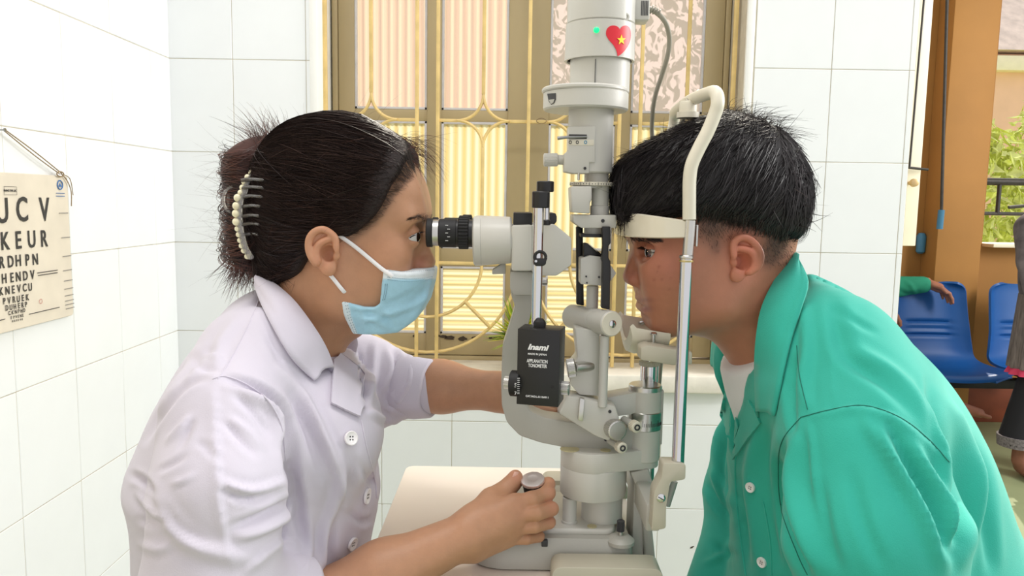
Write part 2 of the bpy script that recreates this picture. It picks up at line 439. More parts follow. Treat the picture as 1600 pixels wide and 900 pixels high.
# back wall: masonry with the window opening, tiles in front of it
WX0, WX1, WZ0, WZ1 = -0.545, 0.622, 0.765, 2.45
bw = MB()
for x0, x1, z0, z1 in ((XL - 0.12, WX0, -0.02, 2.8), (WX1, XR, -0.02, 2.8), (WX0, WX1, -0.02, WZ0 - 0.03), (WX0, WX1, WZ1, 2.8)):
    bw.add(box(((x0 + x1) / 2, YW - 0.0022 + 0.085, (z0 + z1) / 2), (x1 - x0, 0.17, z1 - z0), 0))
wall_back = bw.build('wall_back', grout_m, None, 0); wall_back['kind'] = 'structure'
def fill(xs, zs, y, parent):
    for a, b in zip(xs[:-1], xs[1:]):
        for c, d in zip(zs[:-1], zs[1:]): tile_at(parent, ((a + b) / 2, y, (c + d) / 2), b - a, d - c)
fill([XL, -0.771, -0.571], [r for r in ROWS if r < 2.7], YW, wall_back)
tile_zs = [r for r in ROWS if r < 2.7]
for c, d in zip(tile_zs[:-1], tile_zs[1:]):            # narrow cut tiles left of the window
    if c >= 0.7: tile_at(wall_back, (-0.560, YW, (c + d) / 2), 0.022, d - c)
fill([0.650, 0.860, 1.072, XR], [r for r in ROWS if r < 2.7], YW, wall_back)
fill([-0.571, -0.367, -0.166, 0.035, 0.234, 0.434, 0.650], [r for r in ROWS if r < 0.63], YW, wall_back)
fill([-0.571, -0.367, -0.166, 0.035, 0.234, 0.434, 0.650], [0.624, 0.742], YW, wall_back)
# left wall
wl = box((XL - 0.060 + 0.0022, 0.55, 1.4), (0.12, 3.25, 2.84), 0)
wall_left = one(wl, 'wall_left', grout_m, None, 0); wall_left['kind'] = 'structure'
ys = [2.162, 2.05, 1.85, 1.65, 1.446, 1.243, 1.04, 0.838, 0.635]
for a, b in zip(ys[:-1], ys[1:]):
    for c, d in zip(tile_zs[:-1], tile_zs[1:]): tile_at(wall_left, (XL, (a + b) / 2, (c + d) / 2), a - b, d - c, math.pi / 2)
# reveals and sill of the window
rv = MB()
rv.add(box((WX0 - 0.004, YW + 0.085, 1.6), (0.022, 0.19, 1.72), 0.003)); rv.add(box((WX1 + 0.012, YW + 0.085, 1.6), (0.022, 0.19, 1.72), 0.003))
trim_1 = rv.build('trim_1', plaster_m); trim_1['kind'] = 'structure'
sill = one(box(((WX0 + WX1) / 2, YW + 0.066, WZ0 - 0.017), (WX1 - WX0 + 0.06, 0.20, 0.05), 0.006), 'trim_2', sill_m); sill['kind'] = 'structure'
# floor of the room and of the hall beyond
floor_m = mat('olive_floor', srgb(150, 160, 120), 0.35, var=0.12, scale=4, bump=0.1, bscale=30)
fl = one(box((1.6, 2.2, -0.03), (7.4, 6.6, 0.06), 0), 'floor', floor_m, None, 0); fl['kind'] = 'structure'

# ---------------------------------------------------------------- window: brown wooden casements with patterned panes
wood_m = mat('brown_painted_wood', srgb(176, 158, 118), 0.5, var=0.16, scale=6, stretch=(1, 1, 0.35), bump=0.15, bscale=40)
bead_m = mat('pale_grey_bead', srgb(205, 203, 204), 0.5, var=0.1, scale=30)
def glass_mat(name, c1, c2, mode):
    m = bpy.data.materials.new(name); m.use_nodes = True; nt = m.node_tree; N = nt.nodes; L = nt.links; N.remove(N['Principled BSDF']); out = N['Material Output']
    tc = N.new('ShaderNodeTexCoord'); mp = N.new('ShaderNodeMapping'); L.new(tc.outputs['Object'], mp.inputs['Vector'])
    mx = N.new('ShaderNodeMix'); mx.data_type = 'RGBA'; mx.inputs[6].default_value = (*c1, 1); mx.inputs[7].default_value = (*c2, 1)
    if mode in ('v', 'h'):
        wv = N.new('ShaderNodeTexWave'); wv.bands_direction = 'X' if mode == 'v' else 'Z'; wv.inputs['Scale'].default_value = 12.6 if mode == 'v' else 13.5  # light and dark of the ribs put into the glass colour as bands
        wv.inputs['Distortion'].default_value = 1.1; wv.inputs['Detail'].default_value = 1.5; wv.inputs['Detail Scale'].default_value = 1.0
        if mode == 'v': mp.inputs['Scale'].default_value = (1, 1, 0.12)
        else: mp.inputs['Scale'].default_value = (0.1, 1, 1)
        L.new(mp.outputs['Vector'], wv.inputs['Vector']); fac = wv.outputs['Fac']
    else:
        nz = N.new('ShaderNodeTexNoise'); nz.inputs['Scale'].default_value = 24; nz.inputs['Detail'].default_value = 1.0; nz.inputs['Distortion'].default_value = 2.2
        mp.inputs['Scale'].default_value = (1, 1, 0.8); L.new(mp.outputs['Vector'], nz.inputs['Vector'])
        mr = N.new('ShaderNodeMapRange'); mr.inputs['From Min'].default_value = 0.46; mr.inputs['From Max'].default_value = 0.54; L.new(nz.outputs['Fac'], mr.inputs['Value']); fac = mr.outputs['Result']
    L.new(fac, mx.inputs['Factor'])
    # blotches of the thing seen dimly through the pane
    tr = N.new('ShaderNodeBsdfTranslucent'); L.new(mx.outputs[2], tr.inputs['Color'])
    gl = N.new('ShaderNodeBsdfGlossy'); gl.inputs['Roughness'].default_value = 0.25
    fr = N.new('ShaderNodeFresnel'); fr.inputs['IOR'].default_value = 1.35
    ms = N.new('ShaderNodeMixShader'); L.new(fr.outputs['Fac'], ms.inputs['Fac']); L.new(tr.outputs['BSDF'], ms.inputs[1]); L.new(gl.outputs['BSDF'], ms.inputs[2])
    L.new(ms.outputs['Shader'], out.inputs['Surface']); MATS[name] = m; return m
gl_top = glass_mat('ribbed_rose_glass', srgb(214, 184, 170), srgb(240, 216, 196), 'v')
gl_mid = glass_mat('ribbed_straw_glass', srgb(226, 200, 140), srgb(250, 240, 208), 'v')
gl_low = glass_mat('cross_ribbed_straw_glass', srgb(226, 202, 146), srgb(250, 238, 202), 'h')
gl_flo = glass_mat('flower_patterned_glass', srgb(226, 208, 208), srgb(180, 168, 162), 'f')
YF = YW + 0.150                       # plane of the casement faces
def wx(x, y): return pY(x, y, YF)[0]
def wz(x, y): return pY(x, y, YF)[2]
z_rail = (wz(700, 190), wz(700, 172)); z_low = (wz(700, 416), wz(700, 388)); z_bot = wz(700, 521); z_sill = WZ0 + 0.008; z_top = 2.44
colx = [(wx(554, 20), wx(668, 20)), (wx(691, 20), wx(796, 20)), (wx(861, 20), wx(966, 20)), (wx(990, 20), wx(1103, 20))]
win = thing('window_1', 'brown wooden casement window with patterned glass behind the yellow grille', 'window', ((WX0 + WX1) / 2, YF, WZ0), kind='structure')
xl, xr = WX0 + 0.012, WX1 - 0.002
xm = (colx[1][1] + colx[2][0]) / 2
fr = MB()
fr.add(box((xl + 0.008, YF + 0.02, (z_sill + z_top) / 2), (0.016, 0.06, z_top - z_sill), 0.003)); fr.add(box((xr - 0.008, YF + 0.02, (z_sill + z_top) / 2), (0.016, 0.06, z_top - z_sill), 0.003))
fr.add(box(((xl + xr) / 2, YF + 0.02, z_top), (xr - xl, 0.06, 0.03), 0.003)); fr.add(box(((xl + xr) / 2, YF + 0.02, z_sill + 0.002), (xr - xl, 0.06, 0.02), 0.003))
fr.build('window_frame', wood_m, win)
def casement(x0, x1, ca, cb):
    root = bpy.data.objects.new('casement', None); link(root, win)
    b = MB(); zc = (z_sill + z_top) / 2 + 0.004; hh = z_top - z_sill - 0.03
    for a, e in ((x0, ca[0]), (ca[1], cb[0]), (cb[1], x1)): b.add(box(((a + e) / 2, YF + 0.012, zc), (e - a, 0.036, hh), 0.003))
    for a, e in (ca, cb):
        for lo, hi in ((z_sill + 0.014, z_bot), (z_low[0], z_low[1]), (z_rail[0], z_rail[1])): b.add(box(((a + e) / 2, YF + 0.013, (lo + hi) / 2), (e - a + 0.004, 0.032, hi - lo), 0.002))
    st = b.build('casement_frame', wood_m, root)
    return root
c1 = casement(xl + 0.017, xm - 0.0015, colx[0], colx[1]); c2 = casement(xm + 0.0015, xr - 0.017, colx[2], colx[3])
def ribbed(x0, x1, z0, z1, y, mode, pitch=0.0125):
    V = []; F = []
    n = int((x1 - x0) / pitch * 6) if mode == 'v' else int((z1 - z0) / pitch * 6)
    for i in range(n + 1):
        t = i / n; dy = 0.0012 * math.cos(2 * math.pi * i / 6)
        if mode == 'v': x = x0 + (x1 - x0) * t; V += [(x, y + dy, z0), (x, y + dy, z1)]
        else: z = z0 + (z1 - z0) * t; V += [(x0, y + dy, z), (x1, y + dy, z)]
        if i: F.append((2 * i - 2, 2 * i, 2 * i + 1, 2 * i - 1) if mode == 'v' else (2 * i - 2, 2 * i - 1, 2 * i + 1, 2 * i))
    return V, F
for ci, (a, e) in enumerate(colx):
    root = c1 if ci < 2 else c2
    for lo, hi, kind in ((z_bot, z_low[0], 'h'), (z_low[1], z_rail[0], 'v'), (z_rail[1], z_top - 0.02, 't')):
        m = gl_low if kind == 'h' else gl_mid if kind == 'v' else (gl_top if ci < 2 else gl_flo)
        if m is gl_flo: p = one(([(a, YF + 0.016, lo), (e, YF + 0.016, lo), (e, YF + 0.016, hi), (a, YF + 0.016, hi)], [(0, 1, 2, 3)]), 'pane', m, root, 0)
        else: p = one(ribbed(a, e, lo, hi, YF + 0.016, 'h' if kind == 'h' else 'v', 0.0125 if kind != 'h' else 0.0135), 'pane', m, root, 180)
        bd = MB(); t = 0.007
        for bx, bz, sx_, sz in ((a + t / 2, (lo + hi) / 2, t, hi - lo), (e - t / 2, (lo + hi) / 2, t, hi - lo), ((a + e) / 2, lo + t / 2, e - a, t), ((a + e) / 2, hi - t / 2, e - a, t)):
            bd.add(box((bx, YF + 0.004, bz), (sx_, 0.014, sz), 0.001))
        bd.build('glazing_bead', bead_m, p)
# chipped dark patches on the bottom rail
chip_m = mat('bare_rusty_patch', srgb(70, 58, 46), 0.9, var=0.3, scale=60)
for (x, y, rx, ry) in ((648, 525, 3, 2), (693, 526, 7, 2.6), (703, 528, 8, 3), (722, 529, 7, 3.4), (741, 528, 5, 2), (775, 529, 6, 2.4), (767, 528, 3, 1.6), (683, 525, 4, 2)):
    pts = []
    for k in range(14):
        a = 2 * math.pi * k / 14; q = 1 + random.uniform(-0.3, 0.3); pts.append(pY(x + rx * q * math.cos(a), y + ry * q * math.sin(a), YF - 0.0062))
    o = one(prism(pts, (0, 0.004, 0), 0), 'paint_chip', chip_m, c1, 0)

# ---------------------------------------------------------------- yellow iron grille in front of the casements
iron_m = mat('cream_painted_iron', srgb(226, 196, 128), 0.45, var=0.18, scale=22, bump=0.25, bscale=90)
YG = YW + 0.055
gr = thing('window_grille', 'cream-yellow iron window grille with star and arc ornaments', 'grille', ((WX0 + WX1) / 2, YG, WZ0 + 0.01))
def gx(x, y=20): return pY(x, y, YG)[0]
def gz(y, x=757): return pY(x, y, YG)[2]
BW = 0.010
xc = gx(829); d1 = gx(829) - gx(685); d2 = gx(829) - gx(652); d3 = xc - (WX0 + 0.012); zS = gz(189); zH = gz(412); zB = WZ0 + 0.012; zT = 2.4; star = 0.073
def vbar(x, z0, z1, wd=BW): one(box((x, YG, (z0 + z1) / 2), (wd, 0.010, z1 - z0), 0.0015), 'bar', iron_m, gr)
for s in (-1, 1):
    vbar(xc + s * d1, zB, zT); vbar(xc + s * d2, zB, zT); vbar(xc + s * (d3 if s < 0 else (WX1 - 0.012 - xc)), zB, zT, 0.012)
vbar(xc, zB, zT)
def hbar(x0, x1, z): one(box(((x0 + x1) / 2, YG + 0.004, z), (x1 - x0, 0.009, 0.009), 0.0015), 'bar', iron_m, gr)
hbar(WX0 + 0.012, WX1 - 0.012, zH)
for s in (-1, 1):
    for dd in (d1 / 2, (d2 + d3) / 2):
        xs = xc + s * dd; half = (d1 / 2 if dd == d1 / 2 else (d3 - d2) / 2)
        vbar(xs, zS + star, zT); vbar(xs, zH, zS - star)
        hbar(xs - half, xs - star, zS); hbar(xs + star, xs + half, zS)
        for qx in (-1, 1):
            for qz in (-1, 1):
                P = []
                for k in range(13):
                    a = math.pi / 2 * k / 12; P.append((xs + qx * star * (1 - math.sin(a)), YG, zS + qz * star * (1 - math.cos(a))))
                one(tube(P, 0.0055, 8, flat=(1, 0.8)), 'star_arc', iron_m, gr)
    xq = xc + s * (d1 + d2) / 2
    for r in (0.158, 0.262):
        P = []
        for k in range(33):
            a = math.pi * (k / 32); x = xq + r * math.cos(a); z = zH - r * math.sin(a)
            if z > zB and abs(x - xc) > 0.0 and (x - xc) * s > 0 and WX0 + 0.014 < x < WX1 - 0.014: P.append((x, YG + 0.006, z))
        one(tube(P, 0.0058, 8, flat=(1, 0.8)), 'grille_arc', iron_m, gr)
    for a in (math.pi * 0.25, math.pi * 0.75):
        one(tube([(xq + 0.158 * math.cos(a), YG, zH - 0.158 * math.sin(a)), (xq + 0.262 * math.cos(a), YG, zH - 0.262 * math.sin(a))], 0.0056, 8), 'spoke', iron_m, gr)

# ---------------------------------------------------------------- leafy ornament plant on the sill
leaf_m = mat('yellow_green_leaf', srgb(150, 178, 40), 0.5, var=0.35, scale=40)
leaf2_m = mat('lime_leaf', srgb(214, 208, 60), 0.5, var=0.3, scale=40)
pot_m = mat('terracotta_pot', srgb(160, 110, 80), 0.8, var=0.2, scale=30)
pc = pY(812, 545, YW + 0.0); 
pl = thing('potted_plant', 'small bushy yellow-green plant on the white window sill', 'plant', (pc[0], YW + 0.005, WZ0 + 0.008))
one(lathe((pc[0], YW + 0.005, WZ0 + 0.008), (0, 0, 1), [(0, 0.022), (0.066, 0.031), (0.075, 0.032), (0.075, 0.028), (0.062, 0.026), (0.060, 0)], 24), 'pot', pot_m, pl)
random.seed(3)
stem_mb = MB()
lv = []
for k in range(150):
    a = random.uniform(0, 2 * math.pi); el = random.uniform(-0.25, 1.35); L_ = random.uniform(0.07, 0.115)
    c = np.array([pc[0], YW + 0.005, WZ0 + 0.092]); d = np.array([math.cos(a) * math.cos(el), math.sin(a) * math.cos(el) * 0.4 - 0.15, math.sin(el)])
    tip = c + d * L_ * (1.0 if el < 0.9 else 1.25); mid = c + d * L_ * 0.55 + np.array([0, 0, 0.006])
    if tip[1] > YW + 0.04: continue
    side = nrm(np.cross(d, [0.2, 0.3, 1])); wd = random.uniform(0.006, 0.010); up = np.cross(side, d) * 0.0015
    V = [c + d * L_ * 0.3, mid + side * wd, mid + up, mid - side * wd, tip]; V = V + [v - up * 0.5 for v in V]
    F = [(0, 2, 1), (0, 3, 2), (1, 2, 4), (2, 3, 4), (5, 6, 7), (5, 7, 8), (6, 9, 7), (7, 9, 8), (0, 1, 6, 5), (1, 4, 9, 6), (4, 3, 8, 9), (3, 0, 5, 8)]
    one((V, F), 'leaf', leaf_m if k % 3 else leaf2_m, pl, 60)
    stem_mb.add(tube([c - [0, 0, 0.028], c + d * L_ * 0.35], 0.0008, 5))
stem_mb.build('stem', leaf_m, pl)
random.seed(11)

# ---------------------------------------------------------------- eye chart hung on the left wall
card_m = mat('cream_card', srgb(222, 212, 194), 0.55, var=0.08, scale=14)
ink_m = mat('black_print', srgb(52, 50, 48), 0.6); blue_m = mat('blue_print', srgb(60, 110, 170), 0.6); red_m = mat('red_print', srgb(190, 90, 80), 0.6)
XC = XL + 0.014
def cp(x, y): return pX(x, y, XC + 0.0016)
A = cp(100, 274); B = cp(122, 490); ych = (A[1] + B[1]) / 2; zt_, zb_ = A[2] - 0.001, B[2] - 0.001; ylo = ych - 0.40
ch = thing('eye_chart', 'cream letter eye chart board hung by string on the left tiled wall', 'eye chart', (XC, (ylo + ych) / 2, zb_))
pts = rpoly([(XC, ylo, zb_), (XC, ych, zb_), (XC, ych, zt_), (XC, ylo, zt_)], 0.008, 4)
one(prism(pts, (-0.006, 0, 0), 0.0008, 1), 'board', card_m, ch, 40)
rt = (0, 1, 0); up = (0, 0, 1)
def word(s, xa, xb, y, hpx, m=ink_m, bold=0.0008):
    """letters spread between two sighted x positions on the card"""
    a = cp(xa, y); b = cp(xb, y); n = len(s); hh = hpx * abs(cp(xa, y)[1]) / F_PX * 1.0
    for i, c_ in enumerate(s):
        p = a + (b - a) * (i / max(n - 1, 1)); text_obj('letter', c_, hh * 1.36, p, rt, up, m, ch, bold=bold, sx=0.92)
def word_at(items, hm):
    for c_, x, y in items: text_obj('letter', c_, hm * 1.37, cp(x, y), rt, up, ink_m, ch, bold=hm * 0.02, sx=0.80)
word_at([('U', 4, 331), ('C', 35, 329), ('V', 70, 329)], 0.0475)
word_at([('K', 8, 378), ('E', 29, 376.5), ('U', 50, 375), ('R', 69, 374)], 0.034)
word_at([('R', 3, 411), ('D', 17, 409.5), ('H', 29, 408), ('P', 43, 407), ('N', 55.5, 406)], 0.0225)
word_at([('H', 7, 436), ('E', 19, 434.5), ('N', 29, 433), ('D', 40, 431.5), ('V', 51, 430)], 0.0185)
word_at([('K', 2, 456), ('N', 12, 454.5), ('E', 21, 453), ('V', 30, 451.5), ('C', 39, 450), ('U', 47.5, 449)], 0.0155)
word_at([('P', 7, 471), ('V', 14.5, 470), ('R', 22, 468.5), ('U', 29, 467.5), ('E', 36, 466), ('K', 43, 465)], 0.0125)
word_at([('D', 11, 481.5), ('U', 17.5, 480.5), ('H', 23.5, 479.5), ('E', 30, 478), ('R', 35.5, 477), ('P', 41, 476)], 0.0105)
word_at([('C', 15, 489.5), ('K', 20, 488.5), ('N', 25, 487.5), ('P', 29.5, 486.5), ('H', 34, 486), ('D', 38, 485)], 0.0078)
word_at([('E', 18, 496.5), ('P', 22, 496), ('V', 25.5, 495), ('E', 29, 494.3), ('N', 32.5, 493.6), ('E', 36, 493)], 0.006)
word_at([('R', 20, 502), ('D', 23, 501.4), ('U', 26, 500.8), ('E', 29, 500.2), ('V', 32, 499.6), ('K', 35, 499)], 0.004)
def rule(x0, y0, x1, y1, t=0.0016, m=ink_m):
    a, b = cp(x0, y0), cp(x1, y1); one(tube([a, b], t / 2, 4), 'ruled_line', m, ch, 0)
rule(59, 426.5, 90, 422); rule(60, 430.5, 90, 426); rule(46, 491, 93, 480); rule(0, 500.5, 8, 498.5)
a_, b_ = cp(64, 471), 0.006
one(tube([a_ + np.array([0, 0.0045 * math.cos(t), 0.0045 * math.sin(t)]) for t in np.linspace(0, 2 * math.pi, 17)], 0.0004, 4), 'red_ring', red_m, ch, 0)
c_ = cp(94, 289); one(tube([c_ + np.array([0, 0.009 * math.cos(t), 0.009 * math.sin(t)]) for t in np.linspace(0, 2 * math.pi, 25)], 0.0012, 4), 'round_emblem', blue_m, ch, 0)
one(prism([c_ + np.array([0, q[0] * 0.006, q[1] * 0.006]) for q in ((-1, -0.6), (1, -0.6), (0.3, 0.1), (0, 0.9), (-0.3, 0.1))], (0.0004, 0, 0), 0), 'emblem_mark', blue_m, ch, 0)
for y in (302, 306.5): rule(88, y - 0.2, 101, y + 0.2, 0.0014, blue_m)
q = cp(16.5, 298)
for dz in (-0.0075, 0.0075): one(tube([q + np.array([0, -0.018, dz]), q + np.array([0, 0.018, dz])], 0.0003, 4), 'ruled_line', ink_m, ch, 0)
for dy in (-0.018, 0.018): one(tube([q + np.array([0, dy, -0.0075]), q + np.array([0, dy, 0.0075])], 0.0003, 4), 'ruled_line', ink_m, ch, 0)
text_obj('caption', 'BANG THI LUC', 0.0052, q, rt, up, ink_m, ch, bold=0.0002)
grey_m = mat('grey_print', srgb(150, 146, 140), 0.7)
for x, y in ((101, 333), (104, 371), (106, 400), (107, 422), (108, 438), (109, 450.5), (109.5, 461), (110, 469), (110.5, 475), (111, 481)):
    p = cp(x, y)
    for k in range(7): one(box(p + np.array([0, -0.016 + 0.0045 * k, 0]), (0.0006, 0.003, 0.002), 0), 'scale_mark', grey_m, ch, 0)
# string and nail
str_m = mat('brown_string', srgb(150, 128, 98), 0.9, var=0.3, scale=200)
n0 = pX(5, 203, XL + 0.016); k0 = cp(92, 272) + np.array([0.002, 0, 0]); 
one(tube([n0, (n0 + k0) / 2 + np.array([0.001, 0, -0.003]), k0], 0.0011, 6, smooth=4), 'string', str_m, ch)
one(tube([n0 + np.array([0.001, 0, 0.002]), (n0 + k0) / 2 + np.array([0.002, 0, 0.004]), k0 + np.array([0, 0.006, 0.002])], 0.0011, 6, smooth=4), 'string', str_m, ch)
one(tube([k0 + np.array([0, 0.004, 0.002]), cp(103, 283) + np.array([0.003, 0, 0]), cp(109, 300) + np.array([0.003, 0, 0]), cp(110, 322) + np.array([0.002, 0, 0])], 0.0011, 6, smooth=5), 'string_tail', str_m, ch)
one(tube([k0 + np.array([0.001, 0.002, 0]), cp(106, 279) + np.array([0.004, 0, 0]), cp(112, 305) + np.array([0.003, 0, 0])], 0.0009, 6, smooth=5), 'string_tail', str_m, ch)
one(tube([k0 + np.array([0.001, 0.012 * math.cos(t), 0.005 * math.sin(t)]) for t in np.linspace(0, 2 * math.pi, 14)], 0.0014, 6), 'string_knot', str_m, ch)
steel_m = mat('steel', srgb(150, 150, 150), 0.3, 1.0)
one(lathe((XL + 0.002, n0[1], n0[2]), (1, 0, 0), [(0, 0.0012), (0.016, 0.0012), (0.016, 0.0035), (0.018, 0.0035), (0.018, 0)], 12), 'nail', steel_m, ch)

# a scuff on a tile and a wire tie on the grille
sc_p = pY(1081, 855, YW - 0.0036); one(prism([sc_p + np.array([q[0], 0, q[1]]) for q in ((-0.006, -0.004), (0.001, -0.003), (0.007, 0.003), (0.004, 0.004), (-0.003, 0.001))], (0, -0.0006, 0), 0), 'scuff_mark', chip_m, wall_back, 0)
wt = pY(846, 189, YG - 0.008); one(tube([wt + np.array([0.014 * math.cos(t), 0.004 * math.sin(3 * t), 0.007 * math.sin(t)]) for t in np.linspace(0, 2 * math.pi, 20)], 0.0009, 6), 'wire_tie', mat('rusty_wire', srgb(120, 96, 70), 0.7), gr)
# ================================================================== INSTRUMENT TABLE, SLIT LAMP, HEAD REST
grey_m2 = mat('warm_grey_enamel', srgb(200, 198, 190), 0.38, var=0.03, scale=12, bump=0.05, bscale=400)
grey_d = mat('mid_grey_enamel', srgb(176, 174, 166), 0.4, var=0.03, scale=12, bump=0.05, bscale=400)
beige_m = mat('beige_grey_enamel', srgb(190, 184, 166), 0.42, var=0.06, scale=14)
ivory_m = mat('ivory_plastic', srgb(222, 216, 198), 0.4, var=0.05, scale=20)
band_m = mat('milky_vinyl', srgb(222, 214, 194), 0.28, var=0.04, scale=20, coat=0.4)
black_m = mat('black_anodised', srgb(24, 23, 24), 0.4, var=0.1, scale=40)
blackr_m = mat('black_rubber', srgb(18, 17, 18), 0.6)
chrome_m = mat('chrome', srgb(214, 214, 216), 0.12, 1.0)
alu_m = mat('brushed_aluminium', srgb(205, 203, 198), 0.3, 1.0, var=0.08, scale=80)
white_p = mat('white_print', srgb(235, 235, 235), 0.6)
cap_m = mat('yellowed_cap', srgb(196, 186, 146), 0.5)
dark_p = mat('dark_print', srgb(60, 60, 62), 0.6)
ZT = 0.838
laminate_m = mat('pale_pink_laminate', srgb(240, 228, 216), 0.32, var=0.03, scale=6)
edge_m = mat('dark_brown_edging', srgb(58, 42, 36), 0.5, var=0.1, scale=30)
TX0, TX1, TY0, TY1 = -0.160, 0.166, 0.800, 1.173
tb = thing('instrument_table', 'narrow pale pink laminate table under the slit lamp', 'table', ((TX0 + TX1) / 2, (TY0 + TY1) / 2, 0))
def slab(z0, z1, g, r=0.016): return prism(rpoly([(TX0 - g, TY0 - g, z0), (TX1 + g, TY0 - g, z0), (TX1 + g, TY1 + g, z0), (TX0 - g, TY1 + g, z0)], r, 6), (0, 0, z1 - z0), 0.001, 1)
one(slab(ZT - 0.004, ZT, 0), 'table_top', laminate_m, tb); one(slab(ZT - 0.026, ZT - 0.004, 0.001), 'edging', edge_m, tb)
one(box(((TX0 + TX1) / 2, 0.9, 0.45), (0.09, 0.07, 0.80), 0.006), 'column', grey_d, tb); one(box(((TX0 + TX1) / 2, 0.9, 0.025), (0.30, 0.40, 0.05), 0.01), 'foot', grey_d, tb)

lamp = thing('slit_lamp', 'grey slit lamp microscope standing on the pale table between the two people', 'slit lamp', (0.07, 0.88, ZT))
def vcyl(x, y0, y1, rpx, Y=Y0, n=40, bev=0.001):
    a = pY(x, y1, Y); b = pY(x, y0, Y); c = np.array([(a[0] + b[0]) / 2, Y, 0]); r = rpx * M0(Y)
    return cyl(c + [0, 0, a[2]], c + [0, 0, b[2]], r, n, bev)
def pbox(x0, x1, y0, y1, Ya, Yb, bev=0.0015, seg=2):
    """box whose front face spans the sighted rectangle at depth Ya and reaches back to Yb"""
    a = pY(x0, (y0 + y1) / 2, Ya)[0]; b = pY(x1, (y0 + y1) / 2, Ya)[0]; lo = pY((x0 + x1) / 2, y1, Ya)[2]; hi = pY((x0 + x1) / 2, y0, Ya)[2]
    return box(((a + b) / 2, (Ya + Yb) / 2, (lo + hi) / 2), (b - a, Yb - Ya, hi - lo), bev, seg=seg)
def ppri(pts, Ya, Yb, bev=0.0015, r=0.0, k=4, seg=2):
    P = [pY(x, y, Ya) for x, y in pts]
    if r if np.isscalar(r) else True: P = rpoly(P, r, k)
    return prism(P, (0, Yb - Ya, 0), bev, seg)
def part(VF, name, m, parent=lamp, smooth=40, label=None): return one(VF, name, m, parent, smooth, label)
def screw(x, y, Y, rpx=3.0, parent=lamp, axis=(0, -1, 0), m=None):
    p = pY(x, y, Y); r = rpx * M0(Y); o = part(lathe(p - np.array(axis) * 0.001, axis, [(0, r), (0.0015, r), (0.0021, r * 0.8), (0.0021, r * 0.35), (0.0012, r * 0.3), (0.0012, 0)], 18), 'screw', m or dark_p, parent); return o

# ---- base
bb_ = MB(); yb = [(0.0, 1.0), (0.010, 1.0), (0.022, 0.97), (0.030, 0.90), (0.034, 0.86)]
P0 = rpoly([(-0.044, 0.830), (0.142, 0.830), (0.142, 1.01), (-0.044, 1.01)], [0.045, 0.012, 0.012, 0.045], 8); cx_, cy_ = 0.06, 0.92; V = []; F = []
for t, s in yb:
    for p in P0: V.append((cx_ + (p[0] - cx_) * (s if p[0] < cx_ else 1 - (1 - s) * 0.35), cy_ + (p[1] - cy_) * (1 - (1 - s) * 0.6), ZT + 0.002 + t))
n = len(P0)
for j in range(len(yb) - 1):
    for i in range(n): F.append((j * n + i, j * n + (i + 1) % n, (j + 1) * n + (i + 1) % n, (j + 1) * n + i))
F += [tuple(range(n - 1, -1, -1)), tuple(range((len(yb) - 1) * n, len(yb) * n))]
part((V, F), 'base', grey_d)
zb_ = ZT + 0.0345
pl_ = rpoly([(0.034, 0.848, zb_), (0.124, 0.848, zb_), (0.124, 0.965, zb_), (0.034, 0.965, zb_)], 0.016, 6)
part(prism(pl_, (0, 0, 0.008), 0.003, 3), 'base_plate', grey_m2)
part(box((pY(851, 843, 0.835)[0], 0.8385, ZT + 0.0315), (0.007, 0.012, 0.008), 0.001), 'slot_cover', dark_p)
zc_ = zb_ + 0.008
q = pY(925, 823, 0.856); part(lathe((q[0], 0.856, zc_), (0, 0, 1), [(0, 0.0055), (0.0008, 0.0055), (0.0012, 0)], 24), 'round_plug', cap_m)
# wheel covers near and far
for y0_, y1_ in ((0.790, 0.824), (1.05, 1.09)):
    pts = rpoly([(0.048, y0_, ZT), (0.167, y0_, ZT), (0.167, y0_, ZT + 0.025), (0.048, y0_, ZT + 0.025)], [0.001, 0.001, 0.018, 0.018], 7)
    part(prism(pts, (0, y1_ - y0_, 0), 0.004, 3), 'wheel_cover', beige_m)
kq = pY(968.6, 860, 0.842)
part(lathe((kq[0], 0.842, ZT + 0.03), (0, 0, 1), [(0, 0.016), (0.004, 0.016), (0.0075, 0.012), (0.009, 0.007), (0.009, 0)], 28), 'knob_boss', grey_d)
part(cyl((kq[0], 0.842, ZT + 0.036), (kq[0], 0.842, ZT + 0.046), 0.0026, 16), 'knob_stem', alu_m)
part(knurl((kq[0], 0.842, ZT + 0.043), (kq[0], 0.842, ZT + 0.057), 0.0044, 18), 'lock_knob', dark_p)
# joystick
ja = np.array([pY(843, 800, 0.865)[0], 0.866, ZT + 0.036]); jb = pY(832, 748, 0.846); dj = nrm(jb - ja); Lj = np.linalg.norm(jb - ja)
js = part(lathe(ja, dj, [(0, 0.006), (Lj - 0.032, 0.006), (Lj - 0.03, 0.011), (Lj - 0.004, 0.0122), (Lj - 0.003, 0.0118), (Lj - 0.003, 0)], 36), 'joystick', blackr_m)
part(lathe(ja + dj * (Lj - 0.004), dj, [(0, 0.0136), (0.0025, 0.0139), (0.0038, 0.0132), (0.0048, 0.0066), (0.0046, 0.0060), (0.0046, 0)], 14), 'joystick_cap', mat('faceted_alloy', srgb(232, 222, 220), 0.3, 0.75), js)
part(lathe((ja[0], 0.866, ZT + 0.032), (0, 0, 1), [(0, 0.014), (0.004, 0.014), (0.008, 0.010), (0.010, 0.006), (0.010, 0)], 28), 'joystick_boot', blackr_m)
